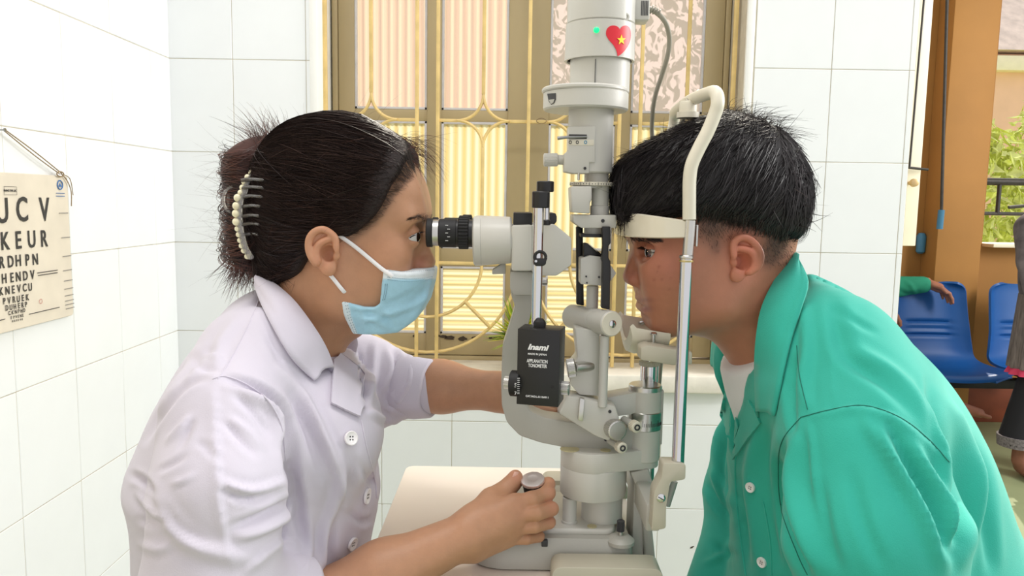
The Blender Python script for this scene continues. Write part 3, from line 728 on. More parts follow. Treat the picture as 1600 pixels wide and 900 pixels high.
# pedestal
ppx = pY(890, 790, 0.868)[0]; part(cyl((ppx, 0.868, zc_ - 0.001), (ppx, 0.868, pY(890, 776, 0.868)[2]), 11.5 * M0(0.868), 28), 'pedestal_pin', grey_m2); part(cyl((ppx, 0.868, zc_ - 0.001), (ppx, 0.868, zc_ + 0.003), 13 * M0(0.868), 28), 'pin_collar', grey_m2)
pcx = pY(940, 800, 0.885)[0]; part(cyl((pcx, 0.885, zc_ - 0.001), (pcx, 0.885, pY(940, 770, 0.885)[2]), 33 * M0(0.885), 44), 'pedestal_column', grey_m2)
cA = pY(925, 750, Y0)[0]; cB = pY(1006, 720, Y0)[0]; zt1 = pY(925, 711, 0.843)[2]; zt2 = pY(980, 737, 0.855)[2]; zt3 = pY(925, 787, 0.843)[2]
def hull2(c0, r0, c1_, r1, z): 
    pts = []
    for k in range(25):
        a = math.pi / 2 + math.pi * k / 24; pts.append((c0 + r0 * math.cos(a), Y0 + r0 * math.sin(a), z))
    for k in range(25):
        a = -math.pi / 2 + math.pi * k / 24; pts.append((c1_ + r1 * math.cos(a), Y0 + r1 * math.sin(a), z))
    return pts
part(prism(hull2(cA, 0.0375, cB, 0.0165, zt2), (0, 0, zt1 - zt2), 0.0012, 2), 'swing_plate', grey_m2)
part(prism(hull2(cA, 0.0375, cA + 0.004, 0.036, zt3), (0, 0, zt2 - zt3 + 0.001), 0.0015, 2), 'swing_housing', grey_m2)
q = pY(890, 707, 0.862); part(lathe((q[0], 0.862, zt1), (0, 0, 1), [(0, 0.011), (0.0006, 0.011), (0.001, 0)], 30), 'round_plug', cap_m)
q = pY(946, 709, 0.86); part(lathe((q[0], 0.86, zt1), (0, 0, 1), [(0, 0.006), (0.0006, 0.006), (0.001, 0)], 30), 'round_plug', cap_m)
# C-shaped arm
carm = [(800, 420), (798, 460), (805, 478), (799, 500), (785, 543), (783, 600), (784, 634), (792, 660), (812, 681), (845, 692), (900, 703), (960, 712), (1000, 714), (1000, 668), (955, 667), (900, 661), (850, 653), (828, 643), (818, 626), (816, 580), (818, 540), (832, 480), (833, 420)]
part(ppri(carm, 0.868, 0.903, 0.003, 0.004, 4, 3), 'microscope_arm', grey_d)
# pivot drum with scale
part(vcyl(1006.5, 607, 716, 26.5, Y0, 48), 'pivot_drum', grey_m2)
drx = pY(1006.5, 660, Y0)[0]
part(cyl((drx, Y0, pY(1006, 611, Y0)[2]), (drx, Y0, pY(1006, 600, Y0)[2]), 0.0192, 48, 0.0012), 'drum_cap', alu_m)
zs1 = pY(1006, 668, Y0)[2]; zs2 = pY(1006, 640, Y0)[2]
sr = part(cyl((drx, Y0, zs1), (drx, Y0, zs2), 0.0199, 48, 0.0006), 'scale_ring', alu_m)
tk = MB()
for k in range(26):
    a = -math.pi / 2 + math.radians(-70 + 5.6 * k); h_ = 0.007 if k % 5 == 0 else 0.004; c = np.array([drx + 0.0199 * math.cos(a), Y0 + 0.0199 * math.sin(a), zs1 + 0.006 + h_ / 2])
    tk.add(box(c, (0.0006, 0.0006, h_), 0, Matrix.Rotation(a, 3, 'Z')))
tk.build('scale_marks', dark_p, sr, 0)
part(ppri([(945, 622), (1004, 612), (1004, 640), (985, 648), (950, 652)], 0.866, 0.896, 0.002, 0.001), 'drum_arm', grey_m2)
part(pbox(1030, 1036, 610, 695, 0.872, 0.9, 0.001), 'drum_guard', grey_d)
# illumination arm (tilting block) and column
part(ppri([(872.5, 646), (886, 618), (905, 621), (952, 632), (962, 634.5), (968, 655), (952, 690), (930, 682)], 0.845, 0.876, 0.0025, 0.003), 'tilt_block', grey_m2)
part(ppri([(906, 622), (914, 624), (911, 659), (903, 657)], 0.839, 0.847, 0.001), 'tilt_lever', alu_m)
for (x, y, rp, ln, nm) in ((965.5, 673.5, 16.5, 0.014, 'tilt_knob'), (995.6, 668, 9.5, 0.011, 'lock_knob'), (973, 700.5, 9.3, 0.010, 'lock_knob')):
    p = pY(x, y, 0.835); ax = nrm([0.32, -1, 0.02]); r = rp * M0(0.835); base_p = p - ax * 0.022 if nm == 'tilt_knob' else p - ax * 0.03
    k = part(knurl(p - ax * ln, p, r, 34 if nm == 'tilt_knob' else 24, 0.0006), nm, alu_m if nm == 'tilt_knob' else ivory_m)
    part(cyl(base_p - ax * 0.004, p - ax * ln * 0.9, r * 0.72, 28), 'knob_stem', grey_m2, k)
    if nm == 'lock_knob': part(lathe(p - ax * 0.001, ax, [(0, r * 0.55), (0.0018, r * 0.55), (0.0018, r * 0.3), (0.0008, r * 0.25), (0.0008, 0)], 20), 'screw', dark_p, k)
screw(953, 643, 0.8445, 2.6); screw(946.5, 687, 0.866, 2.6)
part(ppri([(898, 512), (937, 517), (937, 600), (937, 619), (905, 617), (891, 600), (891, 575), (903, 560)], 0.855, 0.895, 0.003, 0.003), 'lamp_arm', grey_m2)
part(vcyl(943, 524, 636, 7.3, 0.845, 28), 'guide_rod', grey_m2)
ka = pY(880, 576, 0.85); kb_ = pY(899, 574, 0.85); kk = part(knurl(ka + [0.004, 0, 0], kb_, 15 * M0(0.85), 36, 0.0007), 'width_knob', alu_m); part(cyl(kb_ - [0.001, 0, 0], kb_ + [0.02, 0.01, 0], 0.006, 20), 'knob_stem', alu_m, kk)
# tilt bearing cylinder
ca_ = pY(893, 494, 0.915); cb_ = pY(956, 506, 0.838); dcy = nrm(cb_ - ca_); rc = 0.0142
tc_ = part(lathe(ca_, cb_ - ca_, [(0, rc - 0.002), (0.002, rc), (np.linalg.norm(cb_ - ca_) - 0.0325, rc), (np.linalg.norm(cb_ - ca_) - 0.032, rc - 0.0006), (np.linalg.norm(cb_ - ca_) - 0.0314, rc - 0.0006), (np.linalg.norm(cb_ - ca_) - 0.031, rc), (np.linalg.norm(cb_ - ca_) - 0.001, rc), (np.linalg.norm(cb_ - ca_), rc - 0.001)], 48), 'tilt_bearing', grey_m2)
part(lathe(cb_ - dcy * 0.0004, dcy, [(0, rc * 0.93), (0.0008, rc * 0.93), (0.0012, rc * 0.9), (0.0012, 0)], 40), 'bearing_cap', ivory_m, tc_)
part(lathe(cb_, dcy, [(0, 0.0042), (0.0022, 0.0042), (0.003, 0.003), (0.003, 0)], 20), 'screw', chrome_m, tc_)
part(box(cb_ + dcy * 0.0031, (0.0007, 0.0012, 0.0072), 0), 'screw_slot', dark_p, tc_, 0)
screw(907, 501, 0.882, 3.2, axis=(-0.35, -0.95, 0))
# mirror head between black bars
part(vcyl(925.5, 446, 482, 9.5, 0.878, 28), 'mirror_post', grey_m2)
mb_ = part(ppri([(907, 404), (922, 399), (942, 402), (942, 447), (907, 444)], 0.862, 0.892, 0.001), 'mirror_block', grey_m2)
screw(916, 432, 0.861, 1.4, mb_); screw(917, 442, 0.861, 1.2, mb_); screw(936, 433, 0.861, 1.6, mb_)
mir_m = mat('mirror_glass', srgb(225, 215, 190), 0.03, 1.0)
part(ppri([(912, 381), (917, 380), (940, 399), (938, 404), (912, 402)], 0.868, 0.888, 0.0006), 'mirror', black_m); part(ppri([(917.5, 380), (919.5, 380), (940.5, 397), (939.5, 399)], 0.870, 0.886, 0.0003), 'mirror_face', mir_m)
part(ppri([(900.5, 354), (911, 354), (911, 396), (912.5, 478), (901, 476)], 0.895, 0.906, 0.001), 'mirror_bar', black_m)
part(ppri([(941, 354), (954, 354), (954.5, 380), (951, 384), (951, 404), (954, 408), (953, 484), (940, 482), (941.5, 410), (940, 405), (942, 384)], 0.848, 0.860, 0.001), 'mirror_bar', black_m)
part(pbox(908, 945, 366, 371, 0.86, 0.9, 0.0005), 'mirror_bridge', black_m)
part(vcyl(928, 354, 367, 15.5, 0.878, 32), 'lens_collar', grey_m2)
part(ppri([(954, 414), (963, 427), (954, 440)], 0.862, 0.885, 0.0008), 'prism_cap', grey_m2)
part(ppri(rpoly([(896, 336), (963, 336), (963, 356), (908, 356), (896, 347)], 2.0, 3), 0.853, 0.903, 0.002), 'lamp_bracket', grey_m2)
screw(942, 345, 0.852, 2.8)
# rotation block, scale ring
part(ppri([(892, 291), (925, 291), (925, 312), (922, 316), (922, 334), (894, 332)], 0.848, 0.895, 0.0018), 'filter_block', grey_m2)
part(vcyl(938, 288, 322, 13.5, 0.872, 32), 'lens_tube', grey_m2); part(vcyl(937, 321, 338, 14.8, 0.872, 32), 'lens_collar', grey_m2)
srn = part(vcyl(924.5, 285, 290.5, 34, 0.876, 56, 0.0005), 'scale_ring', ivory_m); part(vcyl(921, 290, 294.5, 26, 0.876, 48, 0.0005), 'ring_flange', grey_m2, srn)
srx = pY(924.5, 288, 0.876); tk = MB()
for k in range(22):
    a = math.radians(-170 + 7.6 * k); c = np.array([srx[0] + 34 * M0(0.876) * math.cos(a), 0.876 + 34 * M0(0.876) * math.sin(a), srx[2]]); tk.add(box(c, (0.0006, 0.0006, 0.0028 if k % 3 == 0 else 0.0015), 0, Matrix.Rotation(a, 3, 'Z')))
tk.build('scale_marks', dark_p, srn, 0)
part(vcyl(932, 270, 286, 18.8, 0.876, 40), 'lens_tube', grey_m2); part(vcyl(904, 268, 282, 1.9, 0.85, 12), 'guide_pin', alu_m)
part(vcyl(922.5, 168, 271, 34.5, 0.876, 48, 0.0015), 'filter_column', grey_m2)
fp = part(ppri([(888, 197), (930, 197), (930, 254), (921, 254), (921, 271), (896, 271), (881.5, 268), (881.5, 240), (888, 235)], 0.8485, 0.875, 0.0012), 'filter_plate', grey_m2)
part(pbox(889, 917, 210, 217, 0.8478, 0.856, 0.0004), 'filter_slot', black_m, fp); part(tube([pY(917, 213.5, 0.847), pY(885, 214.5, 0.846), pY(871, 216, 0.845)], [0.0013, 0.0017, 0.002], 10), 'filter_lever', steel_m, fp)
part(pbox(889, 928, 218, 227, 0.8479, 0.852, 0.0002), 'symbol_strip', ivory_m, fp)
for x, m_ in ((891, dark_p), (902, dark_p), (915, mat('blue_mark', srgb(70, 150, 190), 0.5))):
    c = pY(x, 222.3, 0.8477); part(tube([c + np.array([0.0013 * math.cos(t), 0, 0.0016 * math.sin(t)]) for t in np.linspace(0, 2 * math.pi, 15)], 0.0004, 5), 'symbol_ring', m_, fp, 0)
screw(914, 263, 0.848, 2.2, fp)
ka = pY(849, 250, 0.862); kb_ = pY(872, 249.5, 0.862); kk = part(knurl(ka, kb_, 10.2 * M0(0.862), 26, 0.0007), 'aperture_knob', grey_m2); part(cyl(kb_ - [0.001, 0, 0], kb_ + [0.016, 0.004, 0], 0.0055, 24), 'knob_stem', grey_m2, kk)
# filter disc
fd = part(vcyl(915, 145, 174, 65, Y0, 64, 0.0018), 'filter_disc', grey_m2); part(vcyl(914, 139, 146.5, 66, Y0, 64, 0.0015), 'disc_lid', grey_m2, fd)
dx_ = pY(915, 155, Y0)[0]; dv_, df_ = lathe((dx_, Y0, pY(915, 174, Y0)[2]), (0, 0, 1), [(0, 65 * M0()), (29 * M0(), 65 * M0())], 160); dtree = BVHTree.FromPolygons([tuple(v) for v in dv_], [f for f in df_ if len(f) == 4])
part(patch(dtree, [(855.5, 146.5), (868.5, 145.5), (868.5, 155), (866, 161), (861.5, 163.5), (857.5, 158)], 0.0003, 0.0004, 3.0), 'disc_window', dark_p, fd); part(patch(dtree, [(858, 156), (867, 155), (865, 161), (861.5, 162.5)], 0.0008, 0.0003, 3.0), 'window_shade', grey_d, fd)
# lamp housing
part(vcyl(937, 86, 146, 45.5, Y0, 56), 'inner_sleeve', grey_m2)
part(pbox(929.6, 930.4, 92, 136, Y0 - 45.7 * M0(), Y0 - 44 * M0(), 0), 'seam', dark_p, lamp, 0)
zlo_ = pY(937, 97, Y0)[2]; zhi_ = pY(937, 41, Y0)[2]; hx = pY(937, 70, Y0)[0]; R53 = 53 * M0()
slv = part(lathe((hx, Y0, zlo_), (0, 0, 1), [(0.002, R53 - 0.003), (0, R53 - 0.0025), (0, R53), (zhi_ - zlo_, R53 - 0.0006), (zhi_ - zlo_, R53 - 0.003)], 64), 'lamp_sleeve', grey_m2)
cop = mat('copper_glow', srgb(230, 150, 120), 0.25, 0.8)
part(lathe((hx, Y0, zlo_ + 0.002), (0, 0, 1), [(0, R53 - 0.0028), (0.004, R53 - 0.0028), (0.004, R53 - 0.006), (0, R53 - 0.006)], 48), 'vent_ring', cop, slv)
zt_h = zhi_ + 0.12; R51 = 51.3 * M0()
lh = part(lathe((hx + 0.0006, Y0, zhi_ + 0.0008), (0, 0, 1), [(0, R51 - 0.001), (0.001, R51), (0.105, R51), (0.115, R51 - 0.006), (0.118, R51 - 0.014), (0.118, 0)], 64), 'lamp_housing', grey_m2)
p = pY(978, 26, 0.851); ax = nrm([0.25, -1, 0.05]); part(lathe(p - ax * 0.016, ax, [(0, 0.0046), (0.014, 0.0045), (0.016, 0.0042), (0.016, 0.0026), (0.0145, 0.0022), (0.0145, 0)], 24), 'clamp_screw', grey_m2, lh)
bx_ = part(pbox(986, 1016, -12, 31, 0.872, 0.898, 0.0025), 'plug_housing', grey_m2, lh)
for k in range(5): part(pbox(1002 + k * 2.4, 1003.2 + k * 2.4, 1, 24, 0.8712, 0.874, 0), 'vent_slot', dark_p, bx_, 0)
led = mat('green_led', srgb(20, 200, 110), 0.3, emit=(0.0, 0.9, 0.22, 1.3))
st_V, st_F = lathe((hx, Y0, zlo_), (0, 0, 1), [(0, R53), (zhi_ - zlo_, R53 - 0.0006)], 160); st_F = [f for f in st_F if len(f) == 4]
st = BVHTree.FromPolygons([tuple(v) for v in st_V], st_F)
pp, nn = hit(st, 932, 47); nn = nn * np.sign(np.dot(nn, CAM - pp)); part(lathe(pp - nn * 0.001, nn, [(0, 0.0032), (0.002, 0.003), (0.003, 0.0018), (0.0034, 0)], 20), 'indicator_light', led, slv)
heart = [(965, 88), (963, 79), (958, 70), (951, 62), (947, 54), (948, 46), (953, 41), (960, 40), (966, 42.5), (968.5, 46), (972, 41.5), (978, 40), (983, 43), (985.3, 50), (985, 60), (982, 70), (976, 79), (970, 85)]
part(patch(st, [q[:2] for q in catmull([[*h, 0] for h in heart + heart[:1]], 3)[:-1]], 0.0003, 0.0003, 3.0), 'heart_sticker', mat('sticker_red', srgb(214, 32, 48), 0.4), slv, 60)
star_p = []
for k in range(10):
    a = -math.pi / 2 + math.pi * k / 5; r = 8.4 if k % 2 == 0 else 3.4; star_p.append((970.5 + r * 0.84 * math.cos(a), 62.5 + r * math.sin(a)))
part(patch(st, star_p, 0.0009, 0.0003, 3.0), 'star_sticker', mat('sticker_yellow', srgb(250, 225, 40), 0.4), slv, 60)
cab_m = mat('grey_cable', srgb(150, 146, 132), 0.5)
cb = [pY(1014, 14, 0.885), pY(1022, 17, 0.885), pY(1034, 27, 0.886), pY(1042, 40, 0.89), pY(1046, 62, 0.9), pY(1043, 88, 0.91), pY(1034, 118, 0.93), pY(1024, 150, 0.95), pY(1019, 185, 0.97), pY(1020, 225, 0.985), pY(1030, 300, 0.99), pY(1040, 420, 1.0), pY(1030, 600, 1.02), pY(1010, 760, 1.03), pY(1005, 760, 1.03)]
part(tube(cb, 0.0028, 10, smooth=6), 'power_cable', cab_m)
for k in range(4):
    a, b = pY(1017 + k * 4, 14.5 + k * 1.6, 0.885), pY(1019.5 + k * 4, 15.5 + k * 1.6, 0.885); part(cyl(a, b, 0.0048 - k * 0.0004, 16), 'strain_relief', cab_m)
# ---- microscope
for Y_, nm in ((0.852, 'near'), (0.914, 'far')):
    def xc_(x0, x1, y, rp, m, name, parent=lamp, fn=cyl, **kw):
        a = pY(x0, y, 0.852); b = pY(x1, y, 0.852); a[1] = b[1] = Y_; z = (a[2] + b[2]) / 2; a[2] = b[2] = z
        return part(fn(a, b, rp * M0(0.852), **kw), name, m, parent)
    ep = xc_(686, 741, 364.5, 21.5, black_m, 'eyepiece')
    xc_(667, 676.5, 363.5, 22.5, blackr_m, 'eyecup', ep); xc_(676, 687, 363.8, 20.5, alu_m, 'dioptre_ring', ep)
    xc_(716.5, 733, 363, 26.2, blackr_m, 'focus_ring', ep, knurl, teeth=30, depth=0.0012)
    xc_(686.5, 714, 364.3, 22.3, blackr_m, 'barrel_sleeve', ep)
    tkx = MB()
    for k in range(5):
        a = pY(698 + k * 0 + 3 * (k % 2), 352 + k * 6, 0.8355); a2 = a.copy(); a2[1] -= 0.0006; tkx.add(box(a, (0.003, 0.0012, 0.0005), 0))
    if nm == 'near': tkx.build('barrel_marks', white_p, ep, 0)
    a = pY(740, 376.5, 0.862); b = pY(800, 375.5, 0.862); a[1] = b[1] = Y_ + (0.006 if nm == 'near' else -0.006); Lx = np.linalg.norm(b - a); r1 = 38.5 * M0(0.862); r2 = 35.5 * M0(0.862)
    tb_ = part(lathe(a, b - a, [(0, r1 - 0.002), (0.0015, r1), (0.0085, r1), (0.009, r1 - 0.0006), (0.0095, r1 - 0.0003), (Lx - 0.002, r2), (Lx, r2 - 0.002)], 52), 'ocular_tube', ivory_m if False else grey_m2)
part(ppri([(799, 352), (832, 351), (832, 424), (799, 424)], 0.834, 0.932, 0.003), 'prism_body', grey_m2)
part(ppri([(830, 351), (866, 350), (893, 372), (893, 414), (870, 431), (846, 431), (830, 424)], 0.836, 0.93, 0.006, 0.002), 'objective_head', grey_m2)
part(pbox(802, 832, 332.5, 352, 0.842, 0.925, 0.001), 'top_cover', black_m); part(ppri([(848, 333), (868, 333), (870, 338), (870, 346), (866, 351), (848, 351)], 0.842, 0.925, 0.001), 'top_cover', black_m)
part(ppri([(797, 424), (832, 424), (832, 462), (803, 462), (797, 452)], 0.846, 0.91, 0.002), 'neck_block', grey_d)
part(ppri([(769, 422), (774, 419), (785, 412), (790, 412), (790, 428), (769, 429)], 0.86, 0.88, 0.001), 'underside_catch', grey_d)
ka = pY(849, 440, 0.825); part(knurl(ka + [-0.003, 0.0, 0], ka + [0.0045, 0, 0], 0.0046, 18), 'mount_screw', alu_m)
# ---- tonometer hung on its chrome rod
YT = 0.800
ton = part(vcyl(840, 322, 514, 8.0, YT, 32, 0.0005), 'tonometer_rod', chrome_m)
tcx = pY(840, 400, YT)[0]
part(vcyl(845, 299, 325, 13.8, YT, 36), 'rod_cap', black_m, ton); part(vcyl(852, 283, 300, 13.5, YT + 0.022, 36), 'rod_cap', black_m, ton); part(vcyl(853.5, 298, 346, 5.5, YT + 0.022, 24), 'second_rod', chrome_m, ton)
part(vcyl(853.5, 343, 352, 7, YT + 0.022, 24), 'rod_foot', black_m, ton)
rg = pY(844, 402, YT - 0.006); part(tube([rg + np.array([0.0058 * math.cos(t), 0, 0.0058 * math.sin(t)]) for t in np.linspace(0, 2 * math.pi, 25)], 0.0016, 8), 'ring_holder', black_m, ton)
part(ppri([(834, 404), (854, 404), (853, 413), (849, 416), (837, 416), (834, 413)], YT - 0.009, YT - 0.0045, 0.0012), 'ring_clip', black_m, ton); screw(837.5, 408, YT - 0.0092, 2.4, ton, m=chrome_m)
RT = math.radians(13); rvec = np.array([math.cos(RT), -math.sin(RT), 0]); nvec = np.array([-math.sin(RT), -math.cos(RT), 0]); zv = np.array([0, 0, 1.0])
fc = pY(840.5, 575, 0.775); bw_, bh_, bd_ = 66.5 * M0(0.775) / math.cos(RT), 123 * M0(0.775), 0.034
part(box(fc - nvec * bd_ / 2, (bw_, bd_, bh_), 0.0008, Matrix.Rotation(-RT, 3, 'Z')), 'tonometer_box', black_m, ton)
def face(x, y): # point on the front face
    d = ray(x, y); t = np.dot(fc - CAM, nvec) / np.dot(d, nvec); return CAM + d * t + nvec * 0.0003
lab = [('Inami', 840, 543, 0.0078, 0.30, 0.00032, 1.22), ('MADE IN JAPAN', 839.5, 553.6, 0.0026, 0, 0.00005, 1.05), ('APPLANATION', 839.5, 564.6, 0.0050, 0, 0.00008, 0.64), ('TONOMETER', 840, 571.8, 0.0050, 0, 0.00008, 0.64), ('CAT.NO.L-5110A911', 839.5, 620, 0.0027, 0, 0.00005, 1.0)]
for s_, x, y, sz, sh, bo_, sx_ in lab: text_obj('lettering', s_, sz, face(x, y), rvec, zv, white_p, ton, shear=sh, bold=bo_, sx=sx_)
for x, y in ((814, 602), (863, 605)):
    p = face(x, y); part(lathe(p - nvec * 0.0004, nvec, [(0, 0.0016), (0.0005, 0.0015), (0.0005, 0)], 16), 'box_screw', blackr_m, ton)
kt = pY(843, 511, YT - 0.006); part(lathe(kt, (0, 0, 1), [(0, 0.0064), (0.004, 0.0066), (0.006, 0.006), (0.009, 0.0035), (0.009, 0)], 8), 'clamp_nut', blackr_m, ton, 20)
lk = pY(807, 599, 0.787); kd = -rvec
dr = part(cyl(lk + kd * -0.004, lk + kd * 0.006, 0.0135, 44), 'force_dial', blackr_m, ton); part(knurl(lk + kd * 0.0055, lk + kd * 0.0135, 0.0066, 26, 0.0006), 'dial_knob', alu_m, dr)
text_obj('dial_numeral', '5', 0.006, lk + kd * 0.001 + np.array([0, -0.0137, 0.001]), (1, 0, 0), zv, white_p, dr)
text_obj('dial_numeral', '7', 0.005, lk + kd * 0.001 + np.array([0, -0.0125, -0.0075]), (1, 0, 0), zv, white_p, dr)
for k in range(9): part(box(lk + kd * -0.002 + np.array([0, -0.0133 * math.cos(0.16 * (k - 4)), 0.0133 * math.sin(0.16 * (k - 4))]), (0.0025, 0.0006, 0.0004), 0), 'dial_mark', white_p, dr, 0)
rk = pY(876, 606, 0.787); part(knurl(rk, rk + rvec * 0.0095, 0.0073, 28, 0.0006), 'side_knob', alu_m, ton)
# far-side knob the operator turns
fk = pY(878, 648, 0.92); part(knurl(fk + [-0.006, 0, 0], fk + [0.012, 0, 0], 0.012, 30), 'slit_knob', alu_m)
# warm beam leaving the mirror toward the eye
bl = bpy.data.lights.new('slit_beam', 'SPOT'); bl.energy = 0.03; bl.spot_size = math.radians(7); bl.spot_blend = 0.5; bl.color = (1.0, 0.62, 0.4); bl.shadow_soft_size = 0.002
blo = bpy.data.objects.new('slit_beam', bl); COL.objects.link(blo); blo.location = pY(945, 388, 0.843); blo.rotation_euler = (Vector(pY(1013, 393, 0.842)) - blo.location).to_track_quat('-Z', 'Y').to_euler()

# ================================================================== HEAD AND CHIN REST
YN, YR = 0.783, 0.995
hr = thing('head_rest', 'chrome and ivory head and chin rest frame in front of the man in green', 'chin rest', (pY(1059, 727, YN)[0], 0.89, ZT))
def hp(VF, name, m, parent=hr, smooth=40): return one(VF, name, m, parent, smooth)
xb = pY(1059, 727, YN)[0]; zb1 = pY(1059, 730, YN)[2]; zb2 = pY(1072, 400, YN)[2]; zb3 = pY(1075, 343, YN)[2]
for Y_ in (YN, YR):
    p_ = hp(cyl((xb, Y_, zb1 - 0.004), (xb, Y_, zb2), 0.0064, 32), 'chrome_post', chrome_m)
    hp(cyl((xb + 0.0012, Y_, zb2 - 0.002), (xb + 0.0025, Y_, zb3), 0.0056, 28), 'inner_post', alu_m, p_); hp(cyl((xb, Y_, zb2 - 0.003), (xb, Y_, zb2 + 0.001), 0.0072, 28), 'post_collar', alu_m, p_)
    for zz in (zb2 - 0.0045, zb2 - 0.0055): hp(tube([(xb + 0.0068 * math.cos(t), Y_ + 0.0068 * math.sin(t), zz) for t in np.linspace(0, 2 * math.pi, 25)], 0.0005, 6), 'wire_ring', mat('brass_wire', srgb(200, 180, 120), 0.4, 0.8), p_)
    pl2 = hp(box((xb + 0.0095, Y_ + 0.004, pY(1080, 368, YN)[2]), (0.002, 0.012, 0.022), 0.0006), 'strap_plate', alu_m, p_)
    for y in (358, 378): q = pY(1086, y, YN); hp(lathe((xb + 0.010, Y_ + 0.003, q[2]), (1, -0.4, 0), [(0, 0.002), (0.0015, 0.0018), (0.002, 0)], 12), 'rivet', dark_p, pl2)
tp = [pY(1077, 343, YN), pY(1077, 310, YN), pY(1077.5, 280, YN), pY(1081, 257, YN), pY(1092, 232, YN), pY(1106, 205, YN), pY(1117, 178, YN), pY(1121.5, 160, YN)]
apex = pY(1121, 148, YN); ap = [apex + np.array([0, 0.008, 0.003]), apex + np.array([-0.003, 0.03, 0.005]), apex + np.array([-0.006, 0.095, 0.006])]
near = tp + ap; far = [np.array([p[0], YN + YR - p[1], p[2]]) for p in reversed(near[:-1])]
hp(tube(near + far, 0.0068, 16, smooth=6), 'top_tube', ivory_m)
# fixation-light arm on the top tube
mm = apex + np.array([-0.008, 0.075, 0.002]); mount = hp(lathe(mm - [0.004, 0.0, 0.017], (0, 0, 1), [(0, 0.012), (0.006, 0.012), (0.0065, 0.0095), (0.016, 0.0095), (0.018, 0.008), (0.018, 0)], 32), 'arm_mount', ivory_m)
g0 = mm + np.array([-0.006, 0, 0.0]); gk = [g0, pY(1091, 143, 0.885), pY(1080, 158, 0.905), pY(1068, 185, 0.93), pY(1052, 212, 0.945), pY(1020, 232, 0.95), pY(985, 250, 0.95), pY(969, 260, 0.95)]
hp(tube(gk, 0.0026, 10, smooth=6), 'fixation_arm', cab_m, mount)
glow = mat('warm_fixation_bulb', srgb(255, 220, 170), 0.2, emit=(1.0, 0.75, 0.4, 2.5)); clear_m = mat('clear_acrylic', (0.95, 0.95, 0.93), 0.05, trans=0.9)
fb = pY(966, 260, 0.95); hp(box(fb, (0.0075, 0.007, 0.0085), 0.001, Matrix.Rotation(0.4, 3, 'Y')), 'lamp_cube', clear_m, mount); hp(lathe(fb + [0.0, -0.004, -0.006], (0, 0, 1), [(0, 0), (0.001, 0.0018), (0.003, 0.0018), (0.004, 0)], 14), 'fixation_bulb', glow, mount)
# head band
zc1 = pY(967, 330, 0.89)[2]; zc0 = pY(967, 367, 0.89)[2]; xf = pY(966, 350, 0.89)[0]; zn1 = pY(1066, 344, YN)[2]; zn0 = pY(1066, 372, YN)[2]; V = []; F = []; K = 40
for i in range(K + 1):
    t = math.pi * i / K; c_ = math.cos(t); s_ = math.sin(t) ** 0.62; Yc = 0.89 - (0.89 - YN) * c_; X = xb - 0.002 - (xb - 0.002 - xf) * s_; w_ = s_
    lo_ = zn0 * (1 - w_) + zc0 * w_; hi_ = zn1 * (1 - w_) + zc1 * w_; nx = np.array([math.cos(math.atan2(s_, -c_ if abs(c_) > 1e-6 else 1e-6)), 0, 0])
    dx = np.array([0.0035 * s_, 0.0035 * c_, 0]); b_ = np.array([X, Yc, 0])
    for zq, oo in ((lo_ + 0.0012, -dx * 0.6), (lo_, dx * 0), (lo_ + 0.0012, dx), (hi_ - 0.0012, dx), (hi_, dx * 0), (hi_ - 0.0012, -dx * 0.6)): V.append(b_ + oo + [0, 0, zq])
for i in range(K):
    for j in range(6): F.append((i * 6 + j, i * 6 + (j + 1) % 6, (i + 1) * 6 + (j + 1) % 6, (i + 1) * 6 + j))
F += [tuple(range(5, -1, -1)), tuple(range(K * 6, K * 6 + 6))]
fix_normals(hp((V, F), 'forehead_band', band_m, hr, 60))
# chin cup, cross piece and its post
hp(ppri([(1001, 543), (1012, 539), (1053, 546), (1082, 550), (1082, 570), (1052, 571), (1001, 563)], 0.812, 0.838, 0.002), 'cross_piece', beige_m)
hp(ppri([(1002, 546), (1046, 541), (1050, 549), (1050, 566), (1002, 562)], 0.835, 0.945, 0.0025), 'chin_plate', beige_m)
V = []; F = []; K = 24; cz = pY(1005, 515, 0.89); n_ = 0
x0_, x1_ = pY(978, 520, 0.89)[0], pY(1034, 520, 0.89)[0]; zbtm = pY(1000, 541, 0.89)[2]; zrim = pY(985, 503, 0.89)[2]
for i in range(K + 1):
    u = i / K; Yc = 0.84 + 0.10 * u; dip = 1 - (2 * u - 1) ** 2; zz = zrim - 0.024 * dip ** 0.8
    for X, dz in ((x0_ - 0.003, 0.003), (x0_, 0.0055), (x0_ + 0.004, 0.001), (x1_ - 0.004, -0.004), (x1_, -0.004), (x1_, -0.010), (x0_ + 0.008, -0.012), (x0_, -0.009)): V.append((X, Yc, zz + dz))
for i in range(K):
    for j in range(8): F.append((i * 8 + j, i * 8 + (j + 1) % 8, (i + 1) * 8 + (j + 1) % 8, (i + 1) * 8 + j))
F += [tuple(range(7, -1, -1)), tuple(range(K * 8, K * 8 + 8))]
fix_normals(hp((V, F), 'chin_cup', ivory_m, hr, 50))
for x, y, Y_ in ((1020.5, 533, 0.838), (1003, 514, 0.935)):
    q = pY(x, y, Y_); pn = hp(cyl(q + [0, 0, -0.004], q + [0, 0, 0.008], 0.0021, 14), 'paper_pin', alu_m); hp(lathe(q + [0, 0, 0.0075], (0, 0, 1), [(0, 0.0042), (0.0012, 0.0044), (0.0024, 0.003), (0.0028, 0)], 18), 'pin_head', chrome_m, pn)
part_post = hp(vcyl(1015.5, 563, 640, 12.5, 0.9, 32), 'chin_post', chrome_m); hp(knurl(pY(1015, 571, 0.9) * [1, 0, 1] + [0, 0.9, 0], pY(1015, 563, 0.9) * [1, 0, 1] + [0, 0.9, 0], 0.0125, 36), 'height_ring', beige_m, part_post)
